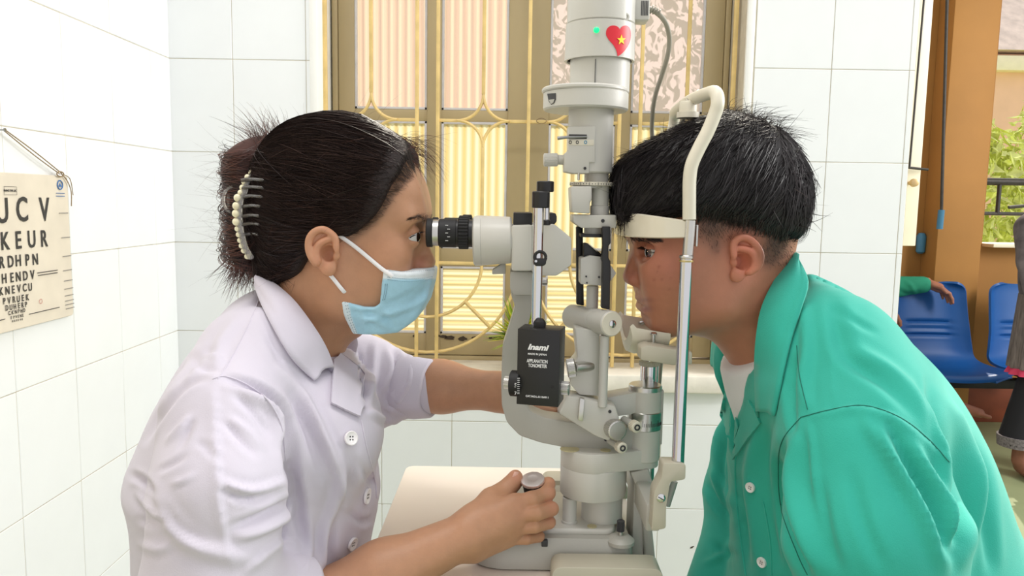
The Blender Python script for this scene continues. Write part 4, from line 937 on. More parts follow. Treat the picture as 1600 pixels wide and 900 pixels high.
hp(vcyl(1014, 640, 800, 9, 0.93, 24), 'chin_rod', alu_m)
# brackets that carry the posts
brk = [(1036, 724), (1071.6, 725), (1071, 749.5), (1047, 753), (1044, 775), (1041, 793), (1040.5, 826), (1018, 830), (1020, 800), (1022, 769), (1034, 746)]
for y0_ in (YN - 0.010, YR - 0.010):
    P = [pY(x, y, YN - 0.010) for x, y in brk]; P = [np.array([p[0], y0_, p[2]]) for p in P]
    b2 = hp(prism(rpoly(P, 0.003, 3), (0, 0.022, 0), 0.002, 2), 'post_bracket', beige_m)
    q = pY(1032.7, 778, YN - 0.010); hp(lathe((q[0], y0_, q[2]), (0, -1, 0), [(-0.001, 0.0046), (0.001, 0.0046), (0.002, 0.003), (0.002, 0)], 20), 'screw', chrome_m, b2)
    hp(box((q[0], y0_ - 0.0021, q[2]), (0.007, 0.0006, 0.0009), 0, Matrix.Rotation(0.5, 3, 'Y')), 'screw_slot', dark_p, b2, 0)
hp(ppri([(984, 738), (1014, 733), (1023, 762), (1020, 800), (1020, 832), (1026, 892), (1008, 878), (1003, 800), (997, 768)], 0.86, 0.93, 0.003), 'frame_web', grey_d)
bz = pY(1030, 800, YN)[2]
hp(box((xb - 0.022, 0.89, bz - 0.01), (0.016, 0.20, 0.03), 0.003), 'cross_beam', grey_d)
hp(tube([pY(1054, 752, 0.9), pY(1042, 790, 0.9)], 0.004, 10), 'strut', grey_d)
hp(box((xb - 0.024, 0.89, (ZT - 0.03 + bz) / 2 - 0.004), (0.014, 0.05, bz - ZT + 0.05), 0.002), 'table_clamp', grey_d)
# ================================================================== PEOPLE: shared builders
def mir(p): return np.array([p[0], 2 * Y0 - p[1], p[2]])
def pp2(P):
    """x-z polygon from sighted outline points (x, y[, depth])"""
    return [(lambda q: (q[0], q[2]))(pY(p[0], p[1], p[2] if len(p) > 2 else Y0)) for p in P]
def smoothpoly(P, k=4):
    P = [[*p[:2], (p[2] if len(p) > 2 else Y0)] for p in P]; return [tuple(q) for q in catmull(P + P[:1], k)[:-1]]
def skin_mat(name):
    m = mat(name, (0.5, 0.3, 0.2), 0.46, var=0.08, scale=70, bump=0.12, bscale=420, sss=0.12, attr='col', spec=0.4); return m
def blobs(V, base, items):
    """natural colour areas of skin: (x, y, radius, colour, strength) sighted positions"""
    Q = proj(V); C = np.tile(np.array(base), (len(V), 1))
    for x, y, r, c, s in items:
        rx, ry = (r, r) if np.isscalar(r) else r
        wgt = s * np.exp(-(((Q[:, 0] - x) / rx) ** 2 + ((Q[:, 1] - y) / ry) ** 2)); C = C * (1 - wgt[:, None]) + np.array(c) * wgt[:, None]
    return C
def strands(P, r, taper=0.75, root=1.0):
    """P (S,K,3) polylines, r (S,) radii -> three-sided tapering hairs"""
    P = np.asarray(P); S, K, _ = P.shape; T = np.gradient(P, axis=1); T /= np.linalg.norm(T, axis=2)[..., None] + 1e-12
    ref = np.array([0.31, 0.9, 0.3]); U_ = np.cross(T, ref); U_ /= np.linalg.norm(U_, axis=2)[..., None] + 1e-12; W_ = np.cross(T, U_)
    rr = np.asarray(r)[:, None] * (1 - taper * np.linspace(0, 1, K)[None, :] ** 1.5) * np.minimum(1, root + np.linspace(0, 1, K) * 2.5)[None, :]; V = np.zeros((S, K, 3, 3))
    for j in range(3):
        a = 2 * math.pi * j / 3; V[:, :, j] = P + (U_ * math.cos(a) + W_ * math.sin(a)) * rr[..., None]
    base = np.arange(S)[:, None, None] * K * 3 + np.arange(K - 1)[None, :, None] * 3; F = []
    for j in range(3):
        k = (j + 1) % 3; F.append(np.stack([base + j, base + k, base + 3 + k, base + 3 + j], -1).reshape(-1, 4))
    return V.reshape(-1, 3), np.concatenate(F)
def hair_mat(name, rough=0.42):
    m = mat(name, (0.02, 0.015, 0.012), rough, var=0.25, scale=60, attr='col', spec=0.35); return m
def strand_cols(S, K, c0, c1, rng):
    t = rng.random(S)[:, None] ** 1.5; c = np.array(c0) * (1 - t) + np.array(c1) * t; return np.repeat(c, K * 3, axis=0)
def ear(out, inset, concha, anti, tragus, lobe, Yb, flare, face_dir, h=0.0009):
    """ear on the near side: outline sighted at depth Yb; flare = how far the rear edge stands off; face_dir +1 when the face looks to +x"""
    P = [pY(x, y, Yb) for x, y in out]; A = np.array(P); lo = A.min(0) - 0.012; hi = A.max(0) + 0.012; lo[1] = Yb - 0.022; hi[1] = Yb + 0.02
    G = SDF(lo, hi, h); sp = [pY(p[0], p[1], Yb) for p in smoothpoly(out, 4)]
    cen = A.mean(0)
    d2 = G.poly2([(p[0], p[2]) for p in sp])[:, None, :]; y = G.ax[1][None, :, None]
    G.d[:] = np.maximum(d2 + 0.0012, np.maximum(Yb - 0.0022 - y, y - Yb - 0.010)).astype(np.float32)
    rim = [pY(x, y_, Yb - 0.0048) for x, y_ in inset]; rim = [p * 0.9 + (np.array([cen[0], p[1], cen[2]])) * 0.1 for p in rim]
    n = len(rim); G.chain(catmull(rim, 4), [0.0031] * (4 * (n - 1) + 1), 0.0015)
    an = catmull([pY(x, y_, Yb - 0.0040) for x, y_ in anti], 4); G.chain(an, [0.0026] * len(an), 0.0025)
    c = pY(*concha[:2], Yb - 0.003); G.ell(c, (concha[2] * M0(Yb), 0.0100, concha[3] * M0(Yb)), 0.0018, 's')
    G.ell(pY(*tragus, Yb - 0.0025), (0.0035, 0.0035, 0.0045), 0.003); G.ell(pY(*lobe, Yb - 0.0015), (0.0062, 0.0038, 0.0066), 0.004)
    V, F = G.mesh(2)
    fx = A[:, 0].max() if face_dir > 0 else A[:, 0].min(); wdt = A[:, 0].max() - A[:, 0].min()
    t = np.clip((fx - V[:, 0]) * face_dir / wdt, 0, 1.2); V[:, 1] -= flare * t ** 1.1
    return V, F
def eyeball(name, c, R, look, parent, iris, white=(0.58, 0.56, 0.54)):
    """eye: white, iris disc ring and pupil as one lathe with three materials"""
    d = nrm(look); prof = [(-R, 0)] + [(-R * math.cos(a), R * math.sin(a)) for a in np.linspace(0.15, math.pi - 0.58, 16)]
    V, F = lathe(c, d, prof + [(R * 0.965, R * 0.26), (R * 0.99, R * 0.13), (R * 1.0, 0)], 36)
    o = mesh_obj(name, V, F, mat('eye_white', white, 0.12, coat=0.8, var=0.05), parent, 180)
    o.data.materials.append(mat('iris_' + name + str(round(iris[0], 3)), iris, 0.1, coat=1.0, var=0.2, scale=400)); o.data.materials.append(mat('pupil', (0.004, 0.004, 0.004), 0.05, coat=1.0))
    n = 36; nf = len(prof) - 1
    for i, p in enumerate(o.data.polygons):
        ring = i // n
        if ring >= nf + 1: p.material_index = 2
        elif ring >= nf - 0: p.material_index = 1
    return o
def seam(tree, pts, r=0.0007, lift=0.0003, k=6):
    out = []
    for x, y, *_ in catmull([[*p, 0] for p in pts], k):
        p, n = hit(tree, x, y)
        if p is None: continue
        n = n * np.sign(np.dot(n, CAM - p)); out.append(p + n * lift)
    return tube(out, r, 6)
def button(tree, x, y, rpx, m, parent, lift=0.0015, holes=4):
    p, n = hit(tree, x, y); n = n * np.sign(np.dot(n, CAM - p)); r = rpx * np.linalg.norm(p - CAM) / F_PX
    b = one(lathe(p + n * lift, n, [(-0.001, r * 0.95), (0.0012, r), (0.002, r * 0.97), (0.0022, r * 0.86), (0.0014, r * 0.74), (0.0012, 0)], 32), 'button', m, parent)
    u, w_, _ = frame(n)
    for a in range(holes):
        q = p + n * (lift + 0.0013) + (u * math.cos(a * math.pi / 2 + 0.6) + w_ * math.sin(a * math.pi / 2 + 0.6)) * r * 0.28
        one(lathe(q, n, [(0, r * 0.11), (0.0003, r * 0.11), (0.0003, 0)], 8), 'thread_hole', dark_p, b, 0)
    return b

def inflate(G, poly, hw, D, Yc=Y0):
    """body of cloth whose side outline is poly and whose half breadth hw (scalar or function of z) swells inward from the outline over D"""
    d2 = G.poly2(pp2(poly))[:, None, :]; x, y, z = G._g((slice(None),) * 3); t = np.clip(-d2 / D, 0, 1); Hh = (hw(z) if callable(hw) else hw) * np.sqrt(np.maximum(1 - (1 - t) ** 2, 0)); v = np.where(d2 < 0, np.maximum((np.abs(y - Yc) - Hh) * 0.7, d2), np.sqrt(d2 ** 2 + np.maximum(np.abs(y - Yc) - 0.02, 0) ** 2))
    G.d[:] = np.minimum(G.d, np.broadcast_to(v, G.d.shape)).astype(np.float32)
def collar_strip(I_, O_, m, parent, name='collar', bulge=(-0.002, -0.006, 0.004), stand=(-0.004, 0.012, -0.03), K=7, th=0.0022):
    V = []; F = []
    for a, b in zip(I_, O_):
        for j in range(K):
            t = j / (K - 1); V.append(a * (1 - t) + b * t + np.array(bulge) * math.sin(math.pi * min(1, t * 1.3)))
        V.append(a + np.array(stand))
    n = len(I_); KK = K + 1; order = [K] + list(range(K))
    for i in range(n - 1):
        for q in range(KK - 1): a, b = order[q], order[q + 1]; F.append((i * KK + a, i * KK + b, (i + 1) * KK + b, (i + 1) * KK + a))
    co = mesh_obj(name, V, F, m, parent, 60); md = co.modifiers.new('thick', 'SOLIDIFY'); md.thickness = th; md.offset = 0; return co
# ================================================================== THE WOMAN IN THE WHITE COAT
random.seed(21); rngw = np.random.default_rng(21)
W = lambda x, y, dy=0.0: pY(x, y, Y0 + dy)
wroot = thing('person', 'woman in white coat and blue face mask looking into the eyepiece', 'person', (pY(400, 800, Y0)[0], Y0, 0.0))
# ---- head and neck
lo = W(395, 690)[[0, 1, 2]]; lo[1] = Y0 - 0.10; hi = W(700, 150); hi[1] = Y0 + 0.10
G = SDF(lo, hi, 0.0019)
G.ell(W(542, 300), (0.0985, 0.076, 0.083), 0.0)
G.ell(W(565, 395), (0.0675, 0.061, 0.092), 0.02); G.ell(W(612, 318), (0.045, 0.055, 0.055), 0.02)
def both(fn, *pts, **kw):
    fn(*pts, **kw)
def ell2(c, r, k=0.012, op='u'): G.ell(c, r, k, op); G.ell(mir(c), r, k, op)
def cone2(a, b, ra, rb, k=0.012, op='u'): G.cone(a, b, ra, rb, k, op); G.cone(mir(a), mir(b), ra, rb, k, op)
G.ell(W(628, 478), (0.026, 0.026, 0.026), 0.02)
cone2(W(533, 470, -0.050), W(622, 487, -0.018), 0.014, 0.017, 0.022); cone2(W(528, 405, -0.056), W(533, 470, -0.050), 0.014, 0.014, 0.02)
ell2(W(606, 402, -0.046), (0.024, 0.020, 0.022), 0.02); ell2(W(585, 440, -0.044), (0.03, 0.018, 0.03), 0.02)
cone2(W(658, 338, -0.010), W(632, 341, -0.045), 0.012, 0.012, 0.012)
ell2(W(657, 364, -0.033), (0.013, 0.018, 0.0115), 0.009, 's')
G.cone(W(657, 350), W(668, 405), 0.009, 0.0095, 0.010); ell2(W(661, 415, -0.0115), (0.0105, 0.0075, 0.0085), 0.006); G.ell(W(671, 409), (0.010, 0.010, 0.009), 0.006)
G.ell(W(648, 450), (0.016, 0.024, 0.022), 0.012)
# lids around the eye
ec = W(639.5, 369.5, -0.032); ER = 0.0122
ell2(ec, (ER + 0.0016,) * 3, 0.004)
prof_w = smoothpoly([(640, 246), (656, 274), (666, 302), (671, 326), (670, 340), (664, 356), (667, 372), (672, 388), (678, 402), (680.5, 409), (677, 418), (665, 426), (667, 438), (660, 444), (663, 452), (655, 463), (656, 480), (650, 496), (632, 510), (600, 512), (560, 520), (548, 560), (470, 560), (430, 470), (418, 400), (412, 340), (415, 280), (435, 232), (475, 204), (530, 194), (590, 206), (620, 225)], 3)
G.poly(pp2(prof_w), 0.003)
for s in (1, -1):
    tri = [(638, 372), (648, 366.5), (657, 362.5), (668, 361.5), (668, 378.5), (657, 377), (648, 375.5)]
    d = G.poly2(pp2([(x, y, Y0 - 0.032) for x, y in tri]))[:, None, :]; y = G.ax[1][None, :, None]
    a, b = (Y0 - 0.075, Y0 - 0.017) if s > 0 else (Y0 + 0.017, Y0 + 0.075)
    ballx = np.sqrt((G.ax[0][:, None, None] - ec[0]) ** 2 + (y - (ec[1] if s > 0 else mir(ec)[1])) ** 2 + (G.ax[2][None, None, :] - ec[2]) ** 2) - (ER + 0.009)
    cut = np.maximum(np.maximum(d, np.maximum(a - y, y - b)), ballx); G._op((slice(None),) * 3, np.broadcast_to(cut, G.d.shape).astype(np.float32), 0.0012, 's')
G.cone(W(505, 425), W(438, 590), 0.053, 0.060, 0.03)
headV, headF = G.mesh(2)
earV, earF = ear([(524, 363), (513, 356), (502, 353.5), (491, 359), (484, 370), (483, 385), (486, 400), (494, 413), (504, 424), (514, 430), (522, 428), (527, 416), (528, 400), (527, 380)],
    [(527, 392), (526, 370), (513, 357), (502, 354.5), (491.5, 360), (485, 371), (484, 386), (488, 401), (496, 414)], (514, 396, 11, 13), [(499, 408), (496.5, 396), (499, 384), (506, 377), (516, 373)], (526, 400), (515, 421), Y0 - 0.0765, 0.011, 1)
earFv = earV.copy(); earFv[:, 1] = 2 * Y0 - earFv[:, 1]
# ---- near forearm and hand on the joystick
H = lambda x, y, Y: pY(x, y, Y)
pts = [H(480, 985, 0.76), H(735, 720, 0.80), H(880, 880, 0.88), H(870, 735, 0.79)]
A = np.array(pts); lo = A.min(0) - 0.02; hi = A.max(0) + 0.02; lo[1] = 0.74; hi[1] = 0.90; lo[0] = H(470, 950, 0.74)[0]; lo[2] = H(500, 985, 0.74)[2]
G = SDF(lo, hi, 0.0013)
wr = H(722, 838, 0.805)
G.cone(H(430, 985, 0.755), H(600, 897, 0.785), 0.039, 0.0325, 0.02); G.cone(H(600, 897, 0.785), H(722, 838, 0.806), 0.0325, 0.0235, 0.02)
mc = {'i': (H(803, 786, 0.822), 0.0092), 'm': (H(810, 804, 0.817), 0.0094), 'r': (H(806, 824, 0.818), 0.0088), 'l': (H(794, 841, 0.824), 0.0078)}
for k_, (m_, r_), wo in (('i', mc['i'], H(742, 815, 0.815)), ('m', mc['m'], H(738, 828, 0.808)), ('r', mc['r'], H(738, 842, 0.808)), ('l', mc['l'], H(742, 853, 0.815))):
    G.cone(wo, m_, 0.0165, r_ + 0.0008, 0.016)
G.ell(H(770, 818, 0.826), (0.030, 0.012, 0.024), 0.014)
def finger(P, R, k=0.0045): G.chain(P, R, k)
finger([mc['i'][0], H(832, 780, 0.822), H(856, 770, 0.835), H(857, 756, 0.850), H(849, 754, 0.858)], [0.0090, 0.0082, 0.0078, 0.0068, 0.0060], 0.005)
finger([mc['m'][0], H(840, 801.5, 0.814), H(862, 795, 0.826), H(858, 793, 0.846), H(840, 793, 0.855)], [0.0092, 0.0084, 0.0080, 0.0074, 0.0064], 0.0012)
finger([mc['r'][0], H(836, 822, 0.816), H(858, 816, 0.828), H(852, 814, 0.846), H(834, 812, 0.852)], [0.0086, 0.0078, 0.0074, 0.0068, 0.006], 0.0012)
finger([mc['l'][0], H(823, 841, 0.822), H(842, 838, 0.833), H(836, 834, 0.847), H(822, 830, 0.852)], [0.0076, 0.0070, 0.0065, 0.006, 0.0054], 0.0012)
finger([H(748, 808, 0.818), H(768, 782, 0.836), H(788, 768, 0.848), H(803, 752, 0.853), H(806, 744, 0.853)], [0.016, 0.0125, 0.0098, 0.0078, 0.0066], 0.010)
handV, handF = G.mesh(1)
# ---- far forearm and hand behind the microscope arm
lo = H(600, 690, 1.03); hi = H(900, 540, 1.0); lo[1] = 0.90; hi[1] = 1.07
G = SDF(lo, hi, 0.0022)
G.cone(H(600, 598, 1.02), H(690, 604, 1.0), 0.036, 0.0315, 0.02); G.cone(H(690, 604, 1.0), H(790, 613, 0.97), 0.0315, 0.0225, 0.02)
G.cone(H(785, 613, 0.97), H(828, 628, 0.955), 0.021, 0.019, 0.02)
for dy_, ex, ey, R_ in ((0.0, 866, 642, 0.0072), (0.012, 862, 634, 0.0076), (0.024, 858, 628, 0.0074), (0.036, 850, 624, 0.0064)):
    G.chain([H(825, 628, 0.945 + dy_ * 0.8), H(848, ey - 3, 0.936 + dy_), H(ex, ey, 0.940 + dy_), H(ex + 4, ey + 4, 0.945 + dy_)], [0.0095, 0.0085, R_, R_ * 0.85], 0.004)
G.chain([H(800, 625, 0.955), H(830, 642, 0.935), H(852, 647, 0.922), H(866, 646, 0.918)], [0.012, 0.0095, 0.008, 0.0066], 0.006)
fhV, fhF = G.mesh(2)
# ---- trunk under the coat
G = SDF((-0.75, 0.55, 0.40), (0.05, 1.2, 1.20), 0.012)
G.cone(W(430, 590), W(390, 820), 0.075, 0.10, 0.05); G.ell(W(390, 800), (0.085, 0.13, 0.20), 0.05); G.cone(W(350, 640, -0.135), W(350, 640, 0.135), 0.045, 0.045, 0.04)
G.ell(W(360, 1000), (0.10, 0.14, 0.12), 0.05)
G.chain([W(350, 640, -0.135), pY(330, 930, 0.69), pY(430, 985, 0.755), pY(482, 958, 0.762)], [0.04, 0.036, 0.036, 0.043], 0.02); G.chain([W(400, 620, 0.135), pY(560, 605, 1.03), pY(640, 602, 1.01)], [0.04, 0.036, 0.03], 0.02)
trV, trF = G.mesh(1)
bodyV, bodyF = join((headV, headF), (earV, earF), (earFv, earF[:, ::-1]), (handV, handF), (fhV, fhF), (trV, trF))
sk = np.array(srgb(190, 142, 110))
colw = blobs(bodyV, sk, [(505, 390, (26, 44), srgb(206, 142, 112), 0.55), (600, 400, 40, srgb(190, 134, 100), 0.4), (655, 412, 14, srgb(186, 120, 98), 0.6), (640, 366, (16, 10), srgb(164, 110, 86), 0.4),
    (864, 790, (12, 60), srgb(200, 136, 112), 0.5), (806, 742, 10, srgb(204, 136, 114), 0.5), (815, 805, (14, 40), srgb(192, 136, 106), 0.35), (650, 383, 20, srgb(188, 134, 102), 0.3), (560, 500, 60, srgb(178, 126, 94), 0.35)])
Qb = proj(bodyV); dln, _, _ = pdist(Qb, [(650, 252), (641, 266), (629, 283), (613, 303), (598, 330), (586, 346), (568, 361), (548, 374)]); wln = (0.55 * np.exp(-(dln / 7.0) ** 2) * (Qb[:, 1] < 390))[:, None]; colw = colw * (1 - wln) + np.array(srgb(70, 52, 44)) * wln
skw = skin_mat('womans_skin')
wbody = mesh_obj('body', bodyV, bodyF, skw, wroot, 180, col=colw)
for s in (0, 1): eyeball('eye', ec if s == 0 else mir(ec), ER, (1, -0.16 if s == 0 else 0.16, -0.02), wroot, (0.03, 0.014, 0.008))
nail_m = mat('finger_nail', srgb(228, 178, 158), 0.25, coat=0.4)
tn = H(805.5, 743, 0.853); one(tube([tn + [-0.0025, -0.0052, -0.003], tn + [0.0002, -0.0058, 0.002], tn + [0.001, -0.0048, 0.0062]], [0.0030, 0.0040, 0.0028], 10, smooth=3, flat=(1, 0.35), ref=(1, 0.4, 0)), 'thumb_nail', nail_m, wbody)
# ---- brow and lashes
hm_w = hair_mat('womans_hair'); htree = bvh(headV, headF)
S = []; 
for k in range(330):
    u = rngw.random(); x = 640 + 28 * u + rngw.normal(0, 0.6); y = 344.5 - 6.5 * math.sin(math.pi * min(1, 0.12 + 0.62 * u)) + rngw.normal(0, 0.9 + 2.0 * u) 
    p, n = hit(htree, min(x, 668), y)
    if p is None: continue
    d = W(x - 7, y - 1.2 + 2.5 * (1 - u)) - W(x, y); d = d - n * np.dot(d, n); n = n * np.sign(np.dot(n, CAM - p)); S.append([p + n * 0.0002, p + d * 0.5 + n * 0.0007, p + d + n * 0.0004])
Pb = np.array(S); V, F = strands(Pb, np.full(len(S), 0.00015)); mesh_obj('eyebrow', V, F, hm_w, wroot, 0, col=strand_cols(len(S), 3, srgb(66, 50, 44), srgb(98, 74, 60), rngw))['kind'] = 'stuff'
Vf = V.copy(); Vf[:, 1] = 2 * Y0 - Vf[:, 1]; mesh_obj('eyebrow', Vf, F[:, ::-1], hm_w, wroot, 0, col=strand_cols(len(S), 3, srgb(66, 50, 44), srgb(98, 74, 60), rngw))['kind'] = 'stuff'
S = []
for k in range(70):
    u = k / 69; a = W(640 + 18 * u, 371.5 - 9.5 * u ** 0.8, -0.045 + 0.02 * u); d = np.array([0.0025 + 0.0022 * u, -0.002 * (1 - u), 0.0008 - 0.0006 * u]); a[1] = Y0 - 0.0475 + 0.026 * u ** 1.6
    S.append([a, a + d * 0.55 + [0, 0, -0.0006], a + d * (0.8 + 0.4 * rngw.random())])
V, F = strands(np.array(S), np.full(len(S), 0.00014)); mesh_obj('eyelashes', V, F, hm_w, wroot, 0, col=np.tile(srgb(25, 18, 16), (len(V), 1)))['kind'] = 'stuff'

# ---- hair swept back to the clip
Yn = Y0 - 0.066
region_w = [(648, 244), (641, 259), (629, 275, Y0 - 0.03), (615, 289, Y0 - 0.05), (597, 321, Yn), (584, 339, Yn), (567, 355, Yn), (548, 368, Yn), (528, 368, Yn), (505, 372, Yn), (492, 384, Yn), (484, 398, Yn), (476, 411, Yn), (459, 432, Yn), (440, 440), (416, 428), (407, 397), (402, 350), (402, 300), (411, 252), (436, 216), (462, 197), (497, 184.5), (540, 181), (575, 187), (607, 205), (636, 222)]
lo = W(385, 460); lo[1] = Y0 - 0.10; hi = W(690, 160); hi[1] = Y0 + 0.10
G = SDF(lo, hi, 0.0024)
G.ell(W(535, 296), (0.110, 0.0835, 0.096), 0.0); G.ell(W(592, 312), (0.075, 0.0725, 0.080), 0.02); G.ell(W(500, 350), (0.075, 0.076, 0.080), 0.02); G.cone(W(500, 400), W(445, 440), 0.062, 0.048, 0.02)
ell2(W(600, 300, -0.045), (0.035, 0.03, 0.04), 0.02)
G.poly(pp2(smoothpoly(region_w, 3)), 0.007)
for a, b, r in ((W(590, 210, -0.01), W(430, 270, -0.03), 0.0), ): pass
hairV, hairF = G.mesh(3)
# bun / twist
lo = W(335, 450); lo[1] = Y0 - 0.09; hi = W(440, 200); hi[1] = Y0 + 0.09
G = SDF(lo, hi, 0.0024)
G.ell(W(396, 326), (0.027, 0.042, 0.066), 0.01); G.ell(W(386, 258), (0.024, 0.036, 0.022), 0.012); G.ell(W(376, 275), (0.017, 0.03, 0.024), 0.01); G.ell(W(390, 380), (0.021, 0.032, 0.032), 0.014); G.cone(W(420, 240), W(450, 222), 0.02, 0.015, 0.02); G.ell(W(404, 250), (0.026, 0.03, 0.020), 0.012)
bunV, bunF = G.mesh(2)
hullV, hullF = join((hairV, hairF), (bunV, bunF))
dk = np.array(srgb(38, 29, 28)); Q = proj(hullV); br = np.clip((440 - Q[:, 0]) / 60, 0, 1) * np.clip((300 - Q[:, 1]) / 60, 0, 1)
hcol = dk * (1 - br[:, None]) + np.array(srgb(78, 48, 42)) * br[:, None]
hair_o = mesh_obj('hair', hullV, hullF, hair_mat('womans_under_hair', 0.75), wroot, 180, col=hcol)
ht2 = bvh(*join((hairV, hairF), (headV, headF))); hc = Vector(W(520, 315))
def sweep(d0, d1, K, lift):
    """path over the hair surface from direction d0 to d1 seen from the head centre"""
    d0, d1 = nrm(d0), nrm(d1); om = math.acos(max(-1, min(1, float(d0 @ d1)))); out = []
    for k in range(K):
        t = k / (K - 1); d = (math.sin((1 - t) * om) * d0 + math.sin(t * om) * d1) / max(math.sin(om), 1e-6); hitp = ht2.ray_cast(hc + Vector(d) * 0.3, Vector(-d))
        r = 0.3 - hitp[3] if hitp[0] is not None else (np.linalg.norm(out[-1] - np.array(hc)) if out else 0.1)
        out.append(np.array(hc) + d * (r + lift * math.sin(math.pi * min(1, t * 1.1)) + 0.0002))
    return out
line = [(650, 255, 0.0), (642, 268, -0.022), (630, 284, -0.040), (614, 304, -0.055), (600, 330, -0.064), (588, 346, -0.066), (570, 361, -0.068), (550, 372, -0.069), (540, 352, -0.072), (500, 335, -0.073), (470, 372, -0.066), (478, 400, -0.06), (470, 420, -0.055), (450, 436, -0.03), (440, 440, 0)]
Lp = np.array([W(*q) for q in line]); P = []
for k in range(6000):
    u = rngw.random() * (len(Lp) - 1.001); i = int(u); a = Lp[i] + (Lp[i + 1] - Lp[i]) * (u - i)
    if rngw.random() < 0.3: a = mir(a)
    st = rngw.random() ** 1.6 * 0.55
    e = W(405 + rngw.normal(0, 4), 300 + rngw.normal(0, 34) + (u - 6) * 6); e[1] = Y0 + (-0.028 if a[1] < Y0 else 0.028) + rngw.normal(0, 0.01)
    d0 = nrm(a - np.array(hc)); d1 = nrm(e - np.array(hc)); d0 = nrm(d0 * (1 - st) + d1 * st + rngw.normal(0, 0.02, 3)); P.append(sweep(d0, d1, 12, abs(rngw.normal(0, 0.0012))))
P = np.array(P); V, F = strands(P, rngw.uniform(0.00018, 0.0006, len(P)), 0.5, 0.15)
# twisted strands of the bun, lower tuft, upper spray and loose hairs
def wild(n, fa, K=9):
    out = []
    for _ in range(n): out.append(fa())
    return out
def bunhair():
    a0 = rngw.uniform(0, 2 * math.pi); c = W(388 + rngw.normal(0, 3), rngw.uniform(238, 400)); R1 = 0.028 + rngw.normal(0, 0.002); out = []; tw = rngw.uniform(1.2, 2.6); zr = rngw.uniform(-0.02, 0.02)
    for k in range(9):
        t = k / 8; a = a0 + tw * t; out.append(c + np.array([math.cos(a) * R1 * 0.9, math.sin(a) * (R1 + 0.009), zr * t + 0.006 * math.sin(a)]))
    return out
def tuft():
    a = W(rngw.uniform(368, 412), rngw.uniform(385, 412), rngw.uniform(-0.03, 0.03)); L_ = rngw.uniform(0.015, 0.05); d = nrm([rngw.normal(-0.25, 0.45), rngw.normal(0, 0.3), -1]); c = rngw.normal(0, 0.006, 3)
    return [a + d * L_ * t + c * t * t for t in np.linspace(0, 1, 9)]
def spray():
    a = W(rngw.uniform(398, 452), rngw.uniform(222, 262), rngw.uniform(-0.03, 0.03)); L_ = rngw.uniform(0.02, 0.052); d = nrm([rngw.normal(0.05, 0.5), rngw.normal(0, 0.25), 1.0]); c = np.array([-0.012 + rngw.normal(0, 0.008), 0, -0.004])
    return [a + d * L_ * t + c * t * t for t in np.linspace(0, 1, 9)]
def fly():
    p = rngw.integers(0, len(hullV)); a = hullV[p]; o = nrm(a - np.array(hc)); L_ = rngw.uniform(0.012, 0.045); s = nrm(rngw.normal(0, 1, 3) + o * 0.6 + np.array([-0.8, 0, 0])); c = rngw.normal(0, 0.012, 3)
    return [a + s * L_ * t + c * t * t for t in np.linspace(0, 1, 9)]
def back():
    a = W(rngw.uniform(358, 372), rngw.uniform(240, 420), rngw.uniform(-0.03, 0.03)); L_ = rngw.uniform(0.01, 0.045); d = nrm([-1, rngw.normal(0, 0.3), rngw.normal(0, 0.5)]); c = rngw.normal(0, 0.012, 3)
    return [a + d * L_ * t + c * t * t for t in np.linspace(0, 1, 9)]
def front():
    a = W(rngw.uniform(615, 655), rngw.uniform(212, 250), rngw.uniform(-0.03, 0.03)); L_ = rngw.uniform(0.015, 0.04); d = nrm([1, rngw.normal(0, 0.3), rngw.normal(0.15, 0.5)]); c = np.array([0.004, 0, -0.022]) + rngw.normal(0, 0.006, 3)
    return [a + d * L_ * t + c * t * t for t in np.linspace(0, 1, 9)]
def nape():
    a = W(rngw.uniform(420, 470), rngw.uniform(425, 440), rngw.uniform(-0.055, 0.0)); L_ = rngw.uniform(0.008, 0.03); d = nrm([rngw.normal(-0.1, 0.4), -0.3, -1]); c = rngw.normal(0, 0.006, 3)
    return [a + d * L_ * t + c * t * t for t in np.linspace(0, 1, 9)]
P2 = np.array(wild(1500, bunhair) + wild(420, tuft) + wild(330, spray) + wild(140, fly) + wild(120, back) + wild(170, front) + wild(60, nape))
r2 = np.concatenate([rngw.uniform(0.0002, 0.0006, 1500), rngw.uniform(0.00015, 0.0005, 420), rngw.uniform(0.00015, 0.0005, 330), np.full(140, 0.00012), np.full(120, 0.00012), rngw.uniform(0.0001, 0.0003, 170), np.full(60, 0.00012)])
V2, F2 = strands(P2, r2, 0.85); c1_ = strand_cols(len(P), 12, srgb(32, 24, 23), srgb(70, 54, 49), rngw); c2_ = strand_cols(len(P2), 9, srgb(48, 30, 27), srgb(108, 66, 54), rngw)
VV, FF = join((V, F), (V2, F2)); so = mesh_obj('hair_strands', VV, FF, hm_w, hair_o, 0, col=np.vstack([c1_, c2_])); so['kind'] = 'stuff'

